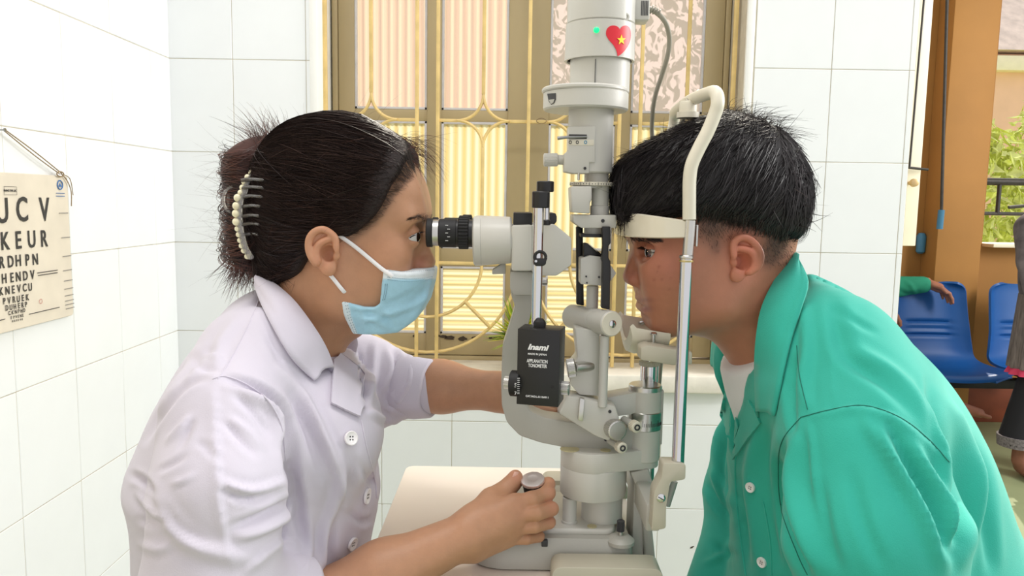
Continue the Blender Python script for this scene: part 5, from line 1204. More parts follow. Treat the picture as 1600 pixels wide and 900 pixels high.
# ---- claw clip with pearls
pearl_m = mat('pearl', srgb(238, 230, 196), 0.22, coat=0.5); acr_m = mat('smoky_acrylic', srgb(92, 84, 80), 0.12, trans=0.55, coat=0.5); clr_m = mat('clear_plastic', (0.9, 0.87, 0.84), 0.06, trans=0.8)
clip = bpy.data.objects.new('hair_clip', None); link(clip, wroot); clip['label'] = 'claw clip with a row of cream pearls'
YC = Y0 - 0.050; hult = bvh(hullV, hullF)
def onhull(x, y, lift):
    p, n = hit(hult, x, y)
    return pY(x, y, YC) if p is None else p + nrm(CAM - p) * lift
prl = [(399, 263, 4.6), (393, 270, 4.5), (387, 277, 4.8), (382, 284.5, 4.6), (379, 293, 4.6), (376, 301, 4.5), (371.5, 309, 6), (369.5, 321.6, 6.2), (369, 333.5, 6.2), (369.5, 346.5, 6.2), (371, 357.5, 4.3), (373, 366.5, 4.3), (375, 375.5, 4.2), (377.5, 384, 4.3), (381, 391.6, 4.3), (386.5, 400.5, 4.6)]
for i, (x, y, r) in enumerate(prl):
    t = i / 15; Yp = YC + 0.004 - 0.010 * math.sin(math.pi * t); c = pY(x, y, Yp); R_ = r * M0(Yp) * 1.04; one(lathe(c - np.array([0, 0, R_]), (0, 0, 1), [(R_ - R_ * math.cos(a), R_ * math.sin(a)) for a in np.linspace(0, math.pi, 12)], 18), 'pearl', pearl_m, clip, 180)
sp = [pY(x + 5, y + 1, YC + 0.002 - 0.008 * math.sin(math.pi * i / 15)) for i, (x, y, r) in enumerate(prl)]
sp = [pY(405, 258, YC + 0.004)] + sp + [pY(392, 402, YC + 0.004)]
one(tube(sp, 0.0034, 10, smooth=3, flat=(1, 0.7)), 'clip_frame', clr_m, clip)
for y, x1 in ((282, 410), (294, 409.5), (308, 408), (323, 406), (338, 405), (351, 404.5), (367, 403.5)):
    a, b, c = pY(378, y, YC - 0.004), onhull(393, y - 2.0, 0.006), onhull(x1, y - 0.5, 0.0035); one(tube([a, b, c, c + np.array([0.001, 0.006, -0.001])], [0.0022, 0.0021, 0.0018, 0.0012], 10, smooth=4), 'clip_tooth', acr_m, clip)
lp = [pY(366 - 15 * math.sin(a) - 2, 312 - 20 * math.cos(a), Y0 - 0.036) for a in np.linspace(0, math.pi, 14)]
one(tube(lp, 0.0013, 8, flat=(1, 1.3), ref=(0, 1, 0)), 'clip_handle', clr_m, clip)
one(box(pY(360, 316, Y0 - 0.03), (0.005, 0.012, 0.018), 0.002), 'clip_spring', clr_m, clip)

# ---- face mask
mask_poly = [(607, 416), (640, 417, ), (679, 416), (682.5, 419), (678, 440), (669, 470), (657, 491), (628, 512), (600, 520), (551, 522), (542, 497), (535, 463), (554, 471), (572, 477), (588, 478), (599, 470), (603, 445)]
YM = Y0 - 0.055
def my(x): return Y0 if x > 640 else Y0 - 0.052 * min(1, (640 - x) / 50)
lo = W(515, 545); lo[1] = Y0 - 0.09; hi = W(700, 395); hi[1] = Y0 + 0.09
G = SDF(lo, hi, 0.0016)
G.ell(W(590, 455), (0.068, 0.0640, 0.085), 0.0); G.ell(W(628, 462), (0.040, 0.046, 0.045), 0.02); ell2(W(618, 428, -0.042), (0.032, 0.024, 0.022), 0.015); G.cone(W(668, 412), W(640, 485), 0.013, 0.028, 0.02); G.ell(W(672, 413), (0.012, 0.014, 0.012), 0.01)
cone2(W(533, 470, -0.050), W(622, 487, -0.018), 0.0175, 0.022, 0.02); ell2(W(585, 440, -0.044), (0.034, 0.0225, 0.034), 0.02)
G.poly(pp2([(x, y, my(x)) for x, y, *_ in mask_poly]), 0.0022)
mV, mF = G.mesh(1)
mV = folds(mV, mF, [([(556, 505), (600, 492), (640, 480), (668, 462)], 5, 0.0022, 'r'), ([(548, 488), (585, 492), (620, 502)], 4, 0.0018, 'v'), ([(590, 486), (606, 500), (622, 511)], 4, 0.0016, 'v'), ([(600, 474), (620, 470), (650, 455)], 5, 0.0014, 'v'), ([(570, 495), (592, 505), (610, 516)], 4, 0.0016, 'r'),
    ([(604, 432), (640, 434), (676, 431)], 2.2, 0.0007, 'v'), ([(604, 425), (640, 426), (678, 423)], 1.8, 0.0004, 'v'), ([(640, 500), (655, 480), (672, 455)], 6, 0.0012, 'r'), ([(560, 480), (570, 500), (566, 518)], 4, 0.0012, 'r')])
Q = proj(mV); bl = np.array(srgb(164, 208, 228)); wh = np.array(srgb(226, 234, 238)); top = np.clip((437 - Q[:, 1]) / 2.5, 0, 1); dl_, _, _ = pdist(Q, [(535, 463), (542, 497), (551, 522)]); wl_ = np.clip((8 - dl_) / 2.0, 0, 1) * 0.8
wgt = np.maximum(top, wl_)[:, None]; mcol = bl * (1 - wgt) + wh * wgt
mask_m = mat('mask_cloth', srgb(150, 205, 228), 0.75, var=0.06, scale=160, bump=0.25, bscale=600, attr='col', sheen=0.2)
fm = mesh_obj('face_mask', mV, mF, mask_m, wroot, 180, col=mcol, label='pale blue pleated face mask with white top band')
mt = bvh(mV, mF); stitch = mat('stitch_dots', srgb(120, 150, 165), 0.8); sb = MB()
for row in ([(608, 423), (640, 424.5), (678, 421.5)], [(606, 433), (640, 436), (675, 432.5)], [(606, 437), (640, 440), (674, 436)]):
    L_ = catmull([[*p, 0] for p in row], 14)
    for q in L_:
        p, n = hit(mt, q[0], q[1])
        if p is not None: n = n * np.sign(np.dot(n, CAM - p)); sb.add(box(p + n * 0.0001, (0.0012, 0.0004, 0.0004), 0))
for row in ([(538, 466), (545, 497), (554, 520)], [(541, 466), (548, 496), (557, 519)], [(602, 444), (601, 456), (598, 469)], [(605, 444), (604, 456), (601, 468)]):
    for q in catmull([[*p, 0] for p in row], 7):
        p, n = hit(mt, q[0], q[1])
        if p is not None: n = n * np.sign(np.dot(n, CAM - p)); sb.add(box(p + n * 0.0001, (0.0008, 0.0004, 0.0008), 0))
sb.build('mask_stitching', stitch, fm, 0)['kind'] = 'stuff'
loop_m = mat('white_elastic', srgb(240, 240, 242), 0.7)
def loop(pts, r=0.0017):
    out = []
    for x, y, l in pts:
        p, n = hit(mt if l == 1 else htree, x, y)
        if p is None: continue
        n = n * np.sign(np.dot(n, CAM - p)); out.append(p + n * 0.0022)
    return tube(out, r, 8, smooth=3, flat=(1.25, 0.6), ref=(0, 0, 1))
one(loop([(522, 361, 0), (530, 367, 0), (550, 382, 0), (572, 399, 0), (595, 418, 0), (608, 428, 1), (613, 432, 1)]), 'ear_loop', loop_m, fm); one(loop([(517, 429, 0), (524, 438, 0), (537, 455, 0), (546, 467, 1), (553, 474, 1)]), 'ear_loop', loop_m, fm)

# ---- white coat
coat_w = mat('white_coat_cotton', srgb(210, 204, 216), 0.85, var=0.03, scale=20, bump=0.12, bscale=900, sheen=0.1)
lo = np.array([-0.62, 0.56, 0.44]); hi = np.array([-0.02, 1.16, 1.24])
G = SDF(lo, hi, 0.0032)
tor = smoothpoly([(415, 446), (368, 470), (318, 530), (272, 600), (238, 670), (214, 735), (226, 790), (228, 900), (220, 1200), (600, 1200), (572, 905), (575, 860), (591, 775), (584, 705), (590, 650), (572, 590), (530, 548), (480, 520)], 3)
zsh = W(300, 560)[2]
inflate(G, tor, lambda z: 0.146 - 0.65 * np.clip(z - zsh, 0, 0.15), 0.125)
SHO = pY(352, 655, 0.735)
G.cone(pY(395, 565, 0.80), SHO, 0.058, 0.057, 0.035); G.ell(W(515, 690, -0.07), (0.055, 0.06, 0.06), 0.05)
G.cone(SHO, pY(343, 760, 0.695), 0.060, 0.060, 0.010); G.cone(pY(343, 760, 0.695), pY(326, 940, 0.680), 0.060, 0.060, 0.010)
G.cone(pY(326, 945, 0.680), pY(430, 955, 0.730), 0.060, 0.056, 0.02)
G.cone(pY(470, 600, 1.02), pY(560, 600, 1.03), 0.075, 0.066, 0.03); G.cone(pY(560, 600, 1.03), pY(655, 607, 1.0), 0.064, 0.037, 0.02)
G.cone(W(500, 440), W(455, 540), 0.045, 0.050, 0.008, 's')
cV, cF = G.mesh(6)
fw = [([(320, 590), (286, 606), (250, 650), (228, 690)], 5, 0.004, 'v'), ([(339, 598), (341, 660), (345, 740), (352, 820), (368, 880)], 6, 0.0030, 's'),
    ([(352, 592), (392, 602), (425, 622), (447, 655), (445, 710)], 6, 0.008, 'v'), ([(380, 612), (425, 640), (436, 690)], 7, 0.005, 'r'), ([(368, 618), (395, 645), (418, 676)], 5, 0.004, 'v'), ([(352, 660), (372, 685), (400, 712)], 5, 0.004, 'v'), ([(360, 655), (385, 672), (412, 700)], 5, 0.003, 'r'), ([(348, 752), (372, 764), (405, 766), (444, 752)], 6, 0.005, 'r'), ([(356, 770), (390, 780), (430, 772)], 5, 0.004, 'v'),
    ([(455, 778), (432, 796), (402, 810), (360, 824)], 6, 0.007, 'v'), ([(458, 795), (435, 815), (400, 832), (370, 842)], 7, 0.006, 'r'), ([(244, 770), (262, 810), (292, 846), (345, 866), (400, 875)], 12, 0.004, 'r'), ([(372, 898), (405, 868), (442, 842), (472, 850)], 5, 0.004, 's'), ([(258, 790), (285, 828), (330, 850)], 5, 0.004, 'v'), ([(248, 735), (268, 726), (290, 712)], 4, 0.003, 'v'), ([(262, 690), (282, 668), (296, 650)], 5, 0.0035, 'r'), ([(280, 700), (292, 680), (300, 655)], 4, 0.003, 'v'), ([(268, 755), (285, 752), (300, 740)], 4, 0.003, 'r'), ([(310, 690), (325, 700), (336, 720)], 5, 0.0025, 'v'),
    ([(205, 742), (225, 752), (240, 770)], 5, 0.006, 'v'), ([(214, 770), (232, 792), (252, 812)], 5, 0.004, 'r'), ([(216, 810), (240, 818), (262, 812)], 5, 0.003, 'v'), ([(218, 850), (245, 858), (270, 850)], 6, 0.003, 'r'),
    ([(448, 660), (452, 720), (462, 780), (470, 835)], 9, 0.008, 'v'), ([(440, 575), (474, 622), (505, 680), (530, 740), (540, 790)], 8, 0.007, 'r'), ([(455, 620), (485, 680), (505, 740)], 9, 0.004, 'v'), ([(534, 745), (522, 790), (505, 850), (500, 890)], 7, 0.006, 'r'), ([(545, 700), (552, 740), (540, 780)], 7, 0.004, 'v'), ([(520, 800), (515, 850), (520, 890)], 7, 0.005, 'v'), ([(560, 720), (575, 745), (588, 760)], 5, 0.003, 'v'), ([(545, 800), (565, 815), (580, 812)], 5, 0.004, 'v'), ([(480, 800), (485, 850), (480, 895)], 7, 0.004, 'r'),
    ([(330, 545), (305, 562), (276, 600)], 6, 0.003, 'v'), ([(300, 560), (320, 575), (345, 580)], 5, 0.003, 'v'), ([(310, 548), (335, 560), (352, 566)], 4, 0.0025, 'r'), ([(370, 500), (345, 535), (335, 585)], 8, 0.003, 'r'), ([(420, 520), (440, 560), (470, 610)], 8, 0.003, 'v'),
    ([(558, 548), (566, 585), (572, 640)], 5, 0.006, 'v'), ([(585, 535), (582, 580), (576, 625)], 6, 0.005, 'r'), ([(612, 540), (622, 575), (600, 625)], 5, 0.006, 'v'), ([(640, 552), (640, 600), (610, 645)], 6, 0.005, 'r'), ([(590, 600), (612, 632), (650, 642)], 5, 0.004, 'v'), ([(575, 640), (600, 655), (625, 660)], 5, 0.004, 'r')]
cV = folds(cV, cF, [(l_, w_, a_ * 1.35, k_) for l_, w_, a_, k_ in fw], post=2)
wcoat = mesh_obj('coat', cV, cF, coat_w, wroot, 180, label='white cotton doctors coat with rolled sleeves'); ct = bvh(cV, cF)
def wp(poly, name, off=0.001, th=0.0016, lift=0.0, fn=None, step=5.0): 
    o = fix_normals(mesh_obj(name, *patch(ct, poly, off, th, step, lift, fn), coat_w, wcoat, 50)); return o
# collar: folded band round the neck, near leaf and back
col_pts = [((409, 431), (397, 446)), ((432, 446), (408, 476)), ((457, 468), (425, 508)), ((480, 497), (442, 538)), ((500, 527), (458, 562)), ((512, 550), (475, 580)), ((521, 574), (492, 594))]
inn = [pY(*a, d) for (a, b), d in zip(col_pts, (0.845, 0.825, 0.812, 0.806, 0.806, 0.81, 0.815))]; outp = []
for (a, b), d in zip(col_pts, (0.835, 0.80, 0.785, 0.778, 0.778, 0.785, 0.795)): outp.append(pY(*b, d))
def lifted(P, lift):
    out = []
    for p in P:
        x, y = proj(p); h_, n_ = hit(ct, x, y); d_ = np.linalg.norm(p - CAM)
        if h_ is not None and np.linalg.norm(h_ - CAM) - lift < d_: p = CAM + nrm(p - CAM) * (np.linalg.norm(h_ - CAM) - lift)
        out.append(p)
    return out
inn = lifted(catmull(inn, 4), 0.010); outp = lifted(catmull(outp, 4), 0.006)
bk_i = [np.array([inn[0][0] - 0.004, Y0 + 0.02, inn[0][2] + 0.004]), np.array([inn[0][0] - 0.002, Y0 + 0.045, inn[0][2] - 0.002])]; bk_o = [np.array([outp[0][0] - 0.008, Y0 + 0.02, outp[0][2] + 0.002]), np.array([outp[0][0] - 0.004, Y0 + 0.055, outp[0][2] - 0.008])]
I_ = catmull(list(reversed(bk_i)) + [inn[0]], 4)[:-1] + inn; O_ = catmull(list(reversed(bk_o)) + [outp[0]], 4)[:-1] + outp
collar_strip(I_, O_, coat_w, wcoat); collar_strip([mir(p) for p in I_[8:]], [mir(p) for p in O_[8:]], coat_w, wcoat, bulge=(-0.002, 0.006, 0.004), stand=(-0.004, -0.012, -0.03))
# lapels, placket, seams, pocket, cuffs
wp([(519, 566), (530, 556), (558, 577), (570, 592), (567, 622), (560, 652), (540, 643), (516, 631)], 'lapel', 0.003, 0.002, 0.001)
wp([(531, 554), (548, 540), (568, 562), (570, 586), (558, 574)], 'lapel', 0.002, 0.002)
one(seam(ct, [(564, 656), (573, 700), (585, 745), (588, 778)], 0.0009, 0.0006), 'placket_edge', coat_w, wcoat)
one(seam(ct, [(332, 592), (352, 588), (385, 600), (418, 625), (440, 665), (446, 720)], 0.0007, 0.0003), 'armhole_seam', coat_w, wcoat)
one(seam(ct, [(404, 470), (382, 520), (352, 575), (340, 592)], 0.0005, 0.0002), 'shoulder_seam', coat_w, wcoat)
btn_m = mat('white_button', srgb(244, 240, 240), 0.3, coat=0.3)
for x, y, r in ((547, 685, 11), (571.5, 775, 12), (549, 849, 10)): button(ct, x, y, r, btn_m, wcoat)
# rolled cuffs
def cuff(a, b, ra, rb, name):
    d = nrm(np.asarray(b) - a); L_ = np.linalg.norm(np.asarray(b) - a)
    V, F = lathe(a, d, [(0, ra), (0.004, ra + 0.004), (L_ * 0.5, (ra + rb) / 2 + 0.006), (L_ - 0.003, rb + 0.005), (L_, rb + 0.002), (L_ - 0.002, rb - 0.002), (L_ * 0.6, rb - 0.004)], 56)
    V = np.array(V); ang = np.arctan2(V[:, 2] - a[2], V[:, 1] - a[1]); V = V + (0.0025 * np.sin(3 * ang + 1) + 0.0015 * np.sin(7 * ang))[:, None] * np.array([0.4, 0.3, 0.6])
    F = [f for f in F if len(f) == 4]; o = mesh_obj(name, V, F, coat_w, wcoat, 180); return o
cuff(pY(398, 952, 0.722), pY(493, 938, 0.752), 0.058, 0.0400, 'rolled_cuff')
cuff(pY(628, 604, 1.01), pY(677, 608, 0.995), 0.0385, 0.0335, 'rolled_cuff')
# trousers, shoes and stool (below the frame)
def lower_body(root, hipx, facing, mcol, name_shoe, stool_label):
    tr_m = mat('dark_trousers', srgb(50, 50, 58), 0.85, var=0.1, scale=40); G = SDF((hipx - 0.62, Y0 - 0.32, 0.03), (hipx + 0.62, Y0 + 0.32, 0.62), 0.012)
    G.ell((hipx, Y0, 0.545), (0.14, 0.17, 0.085), 0.0)
    for s in (-1, 1):
        k1 = np.array([hipx + facing * 0.30, Y0 + s * 0.17, 0.52]); G.cone((hipx, Y0 + s * 0.09, 0.53), k1, 0.082, 0.062, 0.04); an = np.array([hipx + facing * 0.30, Y0 + s * 0.19, 0.09]); G.cone(k1, an, 0.062, 0.045, 0.02)
    V, F = G.mesh(1); mesh_obj('trousers', V, F, tr_m, root, 180)
    for s in (-1, 1):
        x = hipx + facing * 0.34; G = SDF((x - 0.2, Y0 + s * 0.19 - 0.08, -0.01), (x + 0.2, Y0 + s * 0.19 + 0.08, 0.14), 0.007); G.ell((x - facing * 0.05, Y0 + s * 0.19, 0.052), (0.06, 0.042, 0.05), 0.0); G.ell((x + facing * 0.05, Y0 + s * 0.19, 0.035), (0.10, 0.043, 0.033), 0.03); V, F = G.mesh(1); mesh_obj('shoe', V, F, mat('black_shoe', srgb(30, 28, 28), 0.4), root, 180)
    st_ = thing('stool', stool_label, 'stool', (hipx, Y0, 0)); one(lathe((hipx, Y0, 0.41), (0, 0, 1), [(0, 0.15), (0.01, 0.165), (0.04, 0.165), (0.05, 0.15), (0.052, 0)], 40), 'seat', mat('black_vinyl', srgb(35, 34, 36), 0.5), st_)
    one(cyl((hipx, Y0, 0.04), (hipx, Y0, 0.41), 0.025, 24), 'column', chrome_m, st_); one(lathe((hipx, Y0, 0), (0, 0, 1), [(0, 0.165), (0.012, 0.165), (0.04, 0.03), (0.04, 0)], 36), 'base', chrome_m, st_)
lower_body(wroot, pY(385, 1000, Y0)[0], 1, None, None, 'round stool with black seat under the woman in white')
# ================================================================== THE MAN IN GREEN
random.seed(31); rngm = np.random.default_rng(31)
mroot = thing('person', 'young man in green coat resting his forehead on the head rest', 'person', (pY(1300, 800, Y0)[0], Y0, 0.0))
lo = W(940, 680); lo[1] = Y0 - 0.105; hi = W(1330, 150); hi[1] = Y0 + 0.105
G = SDF(lo, hi, 0.0019)
G.ell(W(1106, 300), (0.0985, 0.078, 0.083), 0.0); G.ell(W(1076, 398), (0.0605, 0.064, 0.092), 0.035); G.ell(W(1030, 322), (0.045, 0.056, 0.055), 0.02); G.ell(W(1170, 360), (0.05, 0.066, 0.06), 0.03)
G.ell(W(1032, 494), (0.026, 0.027, 0.025), 0.02)
cone2(W(1132, 474, -0.053), W(1040, 497, -0.018), 0.015, 0.017, 0.022); cone2(W(1140, 410, -0.058), W(1132, 474, -0.053), 0.014, 0.015, 0.02)
ell2(W(1046, 412, -0.047), (0.024, 0.020, 0.022), 0.03); ell2(W(1068, 450, -0.042), (0.034, 0.020, 0.036), 0.035)
cone2(W(988, 366, -0.010), W(1018, 368, -0.046), 0.012, 0.0125, 0.012)
ell2(W(1010, 391, -0.038), (0.018, 0.019, 0.0118), 0.010, 's')
G.cone(W(994, 384), W(987, 428), 0.0085, 0.0095, 0.010); G.ell(W(984, 434), (0.0098, 0.0105, 0.009), 0.006); ell2(W(996, 439, -0.0125), (0.0115, 0.0078, 0.0082), 0.0055)
G.ell(W(1020, 472), (0.0175, 0.027, 0.022), 0.012)
G.chain([W(1000, 467), W(1008, 469, -0.012), W(1024, 476, -0.025)], [0.0064, 0.0060, 0.0034], 0.004); G.chain([mir(q) for q in (W(1000, 467), W(1008, 469, -0.012), W(1024, 476, -0.025))], [0.0064, 0.0060, 0.0034], 0.004)
G.chain([W(1004, 482), W(1010, 482, -0.011), W(1023, 479, -0.022)], [0.0072, 0.0066, 0.0036], 0.004); G.chain([mir(q) for q in (W(1004, 482), W(1010, 482, -0.011), W(1023, 479, -0.022))], [0.0072, 0.0066, 0.0036], 0.004)
em = W(1024, 393.8, -0.033)
ell2(em, (ER + 0.0016,) * 3, 0.004)
prof_m = smoothpoly([(990, 258), (975, 300), (969, 330), (972, 352), (979, 366), (985, 380), (986, 390), (982, 402), (977, 417), (973.5, 430), (975, 438), (981, 444), (991, 448.5), (991.5, 456), (992.5, 463), (994.5, 469), (1001, 474), (996.5, 479), (998, 485), (1007, 491), (1008, 500), (1013, 512), (1024, 520), (1042, 521), (1062, 518), (1095, 524), (1130, 560), (1280, 560), (1245, 450), (1234, 400), (1236, 340), (1235, 290), (1221, 246), (1194, 214), (1150, 198), (1090, 202), (1030, 224)], 3)
G.poly(pp2(prof_m), 0.0025)
gl = [W(999, 474.3), W(1006, 474.8, -0.012), W(1016, 476, -0.021), W(1026, 478.5, -0.028)]
G.chain(gl, [0.0012, 0.0012, 0.0011, 0.0008], 0.002, 's'); G.chain([mir(q) for q in gl], [0.0012, 0.0012, 0.0011, 0.0008], 0.002, 's')
ell2(W(989, 446.5, -0.0075), (0.0042, 0.0026, 0.0028), 0.0015, 's')
for s in (1, -1):
    tri = [(1036, 397), (1026, 392), (1016, 389.5), (1002, 388.5), (1002, 400.5), (1014, 400), (1026, 399.5)]
    d = G.poly2(pp2([(x, y, Y0 - 0.033) for x, y in tri]))[:, None, :]; y = G.ax[1][None, :, None]
    a, b = (Y0 - 0.075, Y0 - 0.018) if s > 0 else (Y0 + 0.018, Y0 + 0.075)
    ballx = np.sqrt((G.ax[0][:, None, None] - em[0]) ** 2 + (y - (em[1] if s > 0 else mir(em)[1])) ** 2 + (G.ax[2][None, None, :] - em[2]) ** 2) - (ER + 0.0095)
    G._op((slice(None),) * 3, np.broadcast_to(np.maximum(np.maximum(d, np.maximum(a - y, y - b)), ballx), G.d.shape).astype(np.float32), 0.0012, 's')
G.cone(W(1150, 445), W(1275, 600), 0.0575, 0.066, 0.03)
mhV, mhF = G.mesh(3)
meV, meF = ear([(1143, 380), (1148, 371), (1159, 366.5), (1170, 370), (1180, 381), (1185, 395), (1184, 409), (1178, 421), (1167, 430), (1153, 438.5), (1145, 438), (1142, 425), (1142, 405)],
    [(1145, 402), (1143.5, 382), (1149, 371.5), (1159, 367.5), (1169.5, 371), (1179, 382), (1184, 395), (1183, 409), (1177, 420), (1167, 428)], (1158, 409, 11.5, 13), [(1170, 420), (1174, 408), (1172, 396), (1165, 390), (1154, 388)], (1146, 410), (1150, 431), Y0 - 0.0745, 0.014, -1)
mef = meV.copy(); mef[:, 1] = 2 * Y0 - mef[:, 1]
G = SDF((0.10, 0.55, 0.40), (0.72, 1.2, 1.15), 0.012)
G.cone(W(1265, 600), W(1340, 820), 0.085, 0.11, 0.05); G.ell(W(1350, 820), (0.10, 0.14, 0.2), 0.05); G.cone(W(1340, 690, -0.15), W(1340, 690, 0.15), 0.05, 0.05, 0.04); G.ell(W(1370, 1000), (0.11, 0.15, 0.12), 0.05)
G.chain([W(1340, 700, -0.15), pY(1385, 960, 0.69), pY(1180, 1080, 0.74)], [0.05, 0.042, 0.035], 0.02); G.chain([W(1330, 690, 0.15), pY(1180, 790, 1.04), pY(1130, 930, 0.98), pY(1090, 990, 0.95)], [0.045, 0.04, 0.034, 0.028], 0.02)
for hy, hx_ in ((0.74, pY(1180, 1080, 0.74)), (0.95, pY(1090, 990, 0.95))):
    G.ell(hx_ + np.array([-0.05, 0, -0.01]), (0.045, 0.018, 0.04), 0.02)
    for k in range(4): G.cone(hx_ + np.array([-0.085, 0, 0.02 - 0.018 * k]), hx_ + np.array([-0.125, 0.012, 0.012 - 0.018 * k]), 0.009, 0.008, 0.004)
    G.cone(hx_ + np.array([-0.04, 0.01, 0.03]), hx_ + np.array([-0.085, 0.03, 0.05]), 0.011, 0.009, 0.006)
mtV, mtF = G.mesh(1)
mbV, mbF = join((mhV, mhF), (meV, meF), (mef, meF[:, ::-1]), (mtV, mtF))
skm = np.array(srgb(182, 124, 98)); lipc = srgb(140, 78, 74); fade = srgb(62, 46, 40)
colm = blobs(mbV, skm, [(1163, 400, (24, 40), srgb(202, 118, 98), 0.7), (1040, 420, 34, srgb(176, 104, 88), 0.55), (984, 436, 16, srgb(178, 108, 90), 0.5), (1008, 468.5, (13, 3.6), lipc, 0.75), (1008, 482, (12, 5), lipc, 0.9), (1018, 396, (20, 12), srgb(190, 112, 92), 0.4), (1080, 470, 60, srgb(164, 108, 84), 0.4),
    (1022, 455, (14, 8), srgb(172, 112, 92), 0.35), (1110, 355, (26, 28), fade, 0.75), (1118, 385, (9, 14), fade, 0.5), (1160, 345, (60, 20), fade, 0.9), (1212, 380, (26, 34), fade, 0.92), (1203, 405, (16, 16), fade, 0.6), (1000, 340, (60, 14), fade, 0.3)])
Qm = proj(mbV); 
for x, y, r, s in ((1029.5, 417, 2.2, 0.6), (1022, 437, 1.8, 0.5), (1034, 437, 1.8, 0.5), (1048, 435, 1.8, 0.45), (1121, 393.5, 1.6, 0.9), (1046, 452, 2, 0.35), (1027, 425, 1.6, 0.4)):
    wgt = s * np.exp(-((Qm[:, 0] - x) ** 2 + (Qm[:, 1] - y) ** 2) / r ** 2); cc = np.array(srgb(130, 66, 56) if x < 1100 else srgb(50, 34, 30)); colm = colm * (1 - wgt[:, None]) + cc * wgt[:, None]
mbody = mesh_obj('body', mbV, mbF, skin_mat('mans_skin'), mroot, 180, col=colm)
for s in (0, 1): eyeball('eye', em if s == 0 else mir(em), ER, (-1, -0.5 if s == 0 else 0.0, -0.02), mroot, (0.10, 0.035, 0.018))
hm_m = hair_mat('mans_hair', 0.48); mht = bvh(mhV, mhF)
# brow, lashes, short clipped hair
S = []
for k in range(260):
    u = rngm.random(); x = 984 + 46 * u; y = 370 + 4.5 * u + rngm.normal(0, 2.4 - 1.2 * u); p, n = hit(mht, x, y)
    if p is None or n is None: continue
    n = n * np.sign(np.dot(n, CAM - p)); d = W(x + 8, y + 1.5 + rngm.normal(0, 1.5)) - W(x, y); d = d - n * np.dot(d, n); S.append([p + n * 0.0002, p + d * 0.5 + n * 0.0008, p + d + n * 0.0004])
V, F = strands(np.array(S), np.full(len(S), 0.0002)); cb_c = strand_cols(len(S), 3, srgb(36, 26, 24), srgb(60, 44, 38), rngm)
mesh_obj('eyebrow', V, F, hm_m, mroot, 0, col=cb_c)['kind'] = 'stuff'; Vf = V.copy(); Vf[:, 1] = 2 * Y0 - Vf[:, 1]; mesh_obj('eyebrow', Vf, F[:, ::-1], hm_m, mroot, 0, col=cb_c)['kind'] = 'stuff'
S = []
for k in range(60):
    u = k / 59; a = W(1034 - 26 * u, 396.5 - 9.5 * u ** 0.7, -0.045); a[1] = Y0 - 0.0485 + 0.027 * u ** 1.6; d = np.array([-0.004 - 0.003 * u, -0.003 * (1 - u), -0.0022]); S.append([a, a + d * 0.5 + [0, 0, -0.0003], a + d * (0.8 + 0.4 * rngm.random())])
V, F = strands(np.array(S), np.full(len(S), 0.00022)); mesh_obj('eyelashes', V, F, hm_m, mroot, 0, col=np.tile(srgb(25, 18, 16), (len(V), 1)))['kind'] = 'stuff'
# ---- hair
Ym = Y0 - 0.07
region_m = [(966, 338), (961, 318), (961, 290), (965, 262), (985, 243), (1009, 228), (1040, 211), (1067, 198), (1100, 186), (1135, 180), (1169, 185), (1204, 200), (1230, 238), (1244, 285), (1246, 315), (1241, 348), (1230, 372), (1214, 368, Ym), (1187, 357, Ym), (1160, 345, Ym), (1133, 338, Ym), (1100, 333, Ym), (1072, 334, Ym), (1040, 338, Y0 - 0.06), (1005, 346, Y0 - 0.04), (980, 350)]
lo = W(940, 410); lo[1] = Y0 - 0.11; hi = W(1270, 155); hi[1] = Y0 + 0.11
G = SDF(lo, hi, 0.0024)
G.ell(W(1106, 296), (0.112, 0.0835, 0.092), 0.0); G.ell(W(1030, 305), (0.062, 0.070, 0.062), 0.03); G.ell(W(1180, 310), (0.06, 0.076, 0.066), 0.03); G.ell(W(1000, 300), (0.036, 0.052, 0.045), 0.02); ell2(W(1110, 285, -0.050), (0.07, 0.032, 0.045), 0.02)
G.poly(pp2(smoothpoly(region_m, 3)), 0.012)
mhairV, mhairF = G.mesh(3); mcolh = np.tile(np.array(srgb(26, 22, 23)), (len(mhairV), 1))
mhair = mesh_obj('hair', mhairV, mhairF, hm_m, mroot, 180, col=mcolh)
mht2 = bvh(mhairV, mhairF); NH = vnormals(mhairV, mhairF); whorl = W(1198, 222)
def flow(a, n, L_, K, lift, frizz):
    """lock combed over the hair surface away from the crown whorl"""
    p = np.array(a); out = [p - n * 0.001]; w0 = rngm.normal(0, frizz, 3); up0 = nrm(p - whorl)
    for k in range(1, K):
        d = p - whorl; d = d - n * np.dot(d, n); d = nrm(d) if np.linalg.norm(d) > 0.01 else nrm(np.array([-1, 0, 0.2]))
        side = abs(p[1] - Y0) / 0.08; g = np.array([-0.75, 0, -0.12]) * (1 - 0.45 * side) + np.array([-0.25, 0, -1.0]) * side * 1.0
        if p[0] > whorl[0] - 0.005: g = np.array([0.15, 0, -1.0])
        v = nrm(0.35 * d + g + w0); v = nrm(v - n * np.dot(v, n)); q = p + v * L_ / (K - 1)
        loc, nn, i, dd = mht2.find_nearest(Vector(q)); n = np.array(nn); t = k / (K - 1); p = np.array(loc); out.append(p + n * (lift * t ** 1.2 + 0.0004))
        if t > 0.7 and np.linalg.norm(q - p) > 0.006: p = q; out[-1] = q
    return out
P = []; idxs = rngm.integers(0, len(mhairV), 7500)
for i in idxs:
    a = mhairV[i]; q = proj(a)
    lf = abs(rngm.normal(0, 0.0035)); P.append(flow(a, NH[i], rngm.uniform(0.014, 0.045), 8, lf, 0.30))
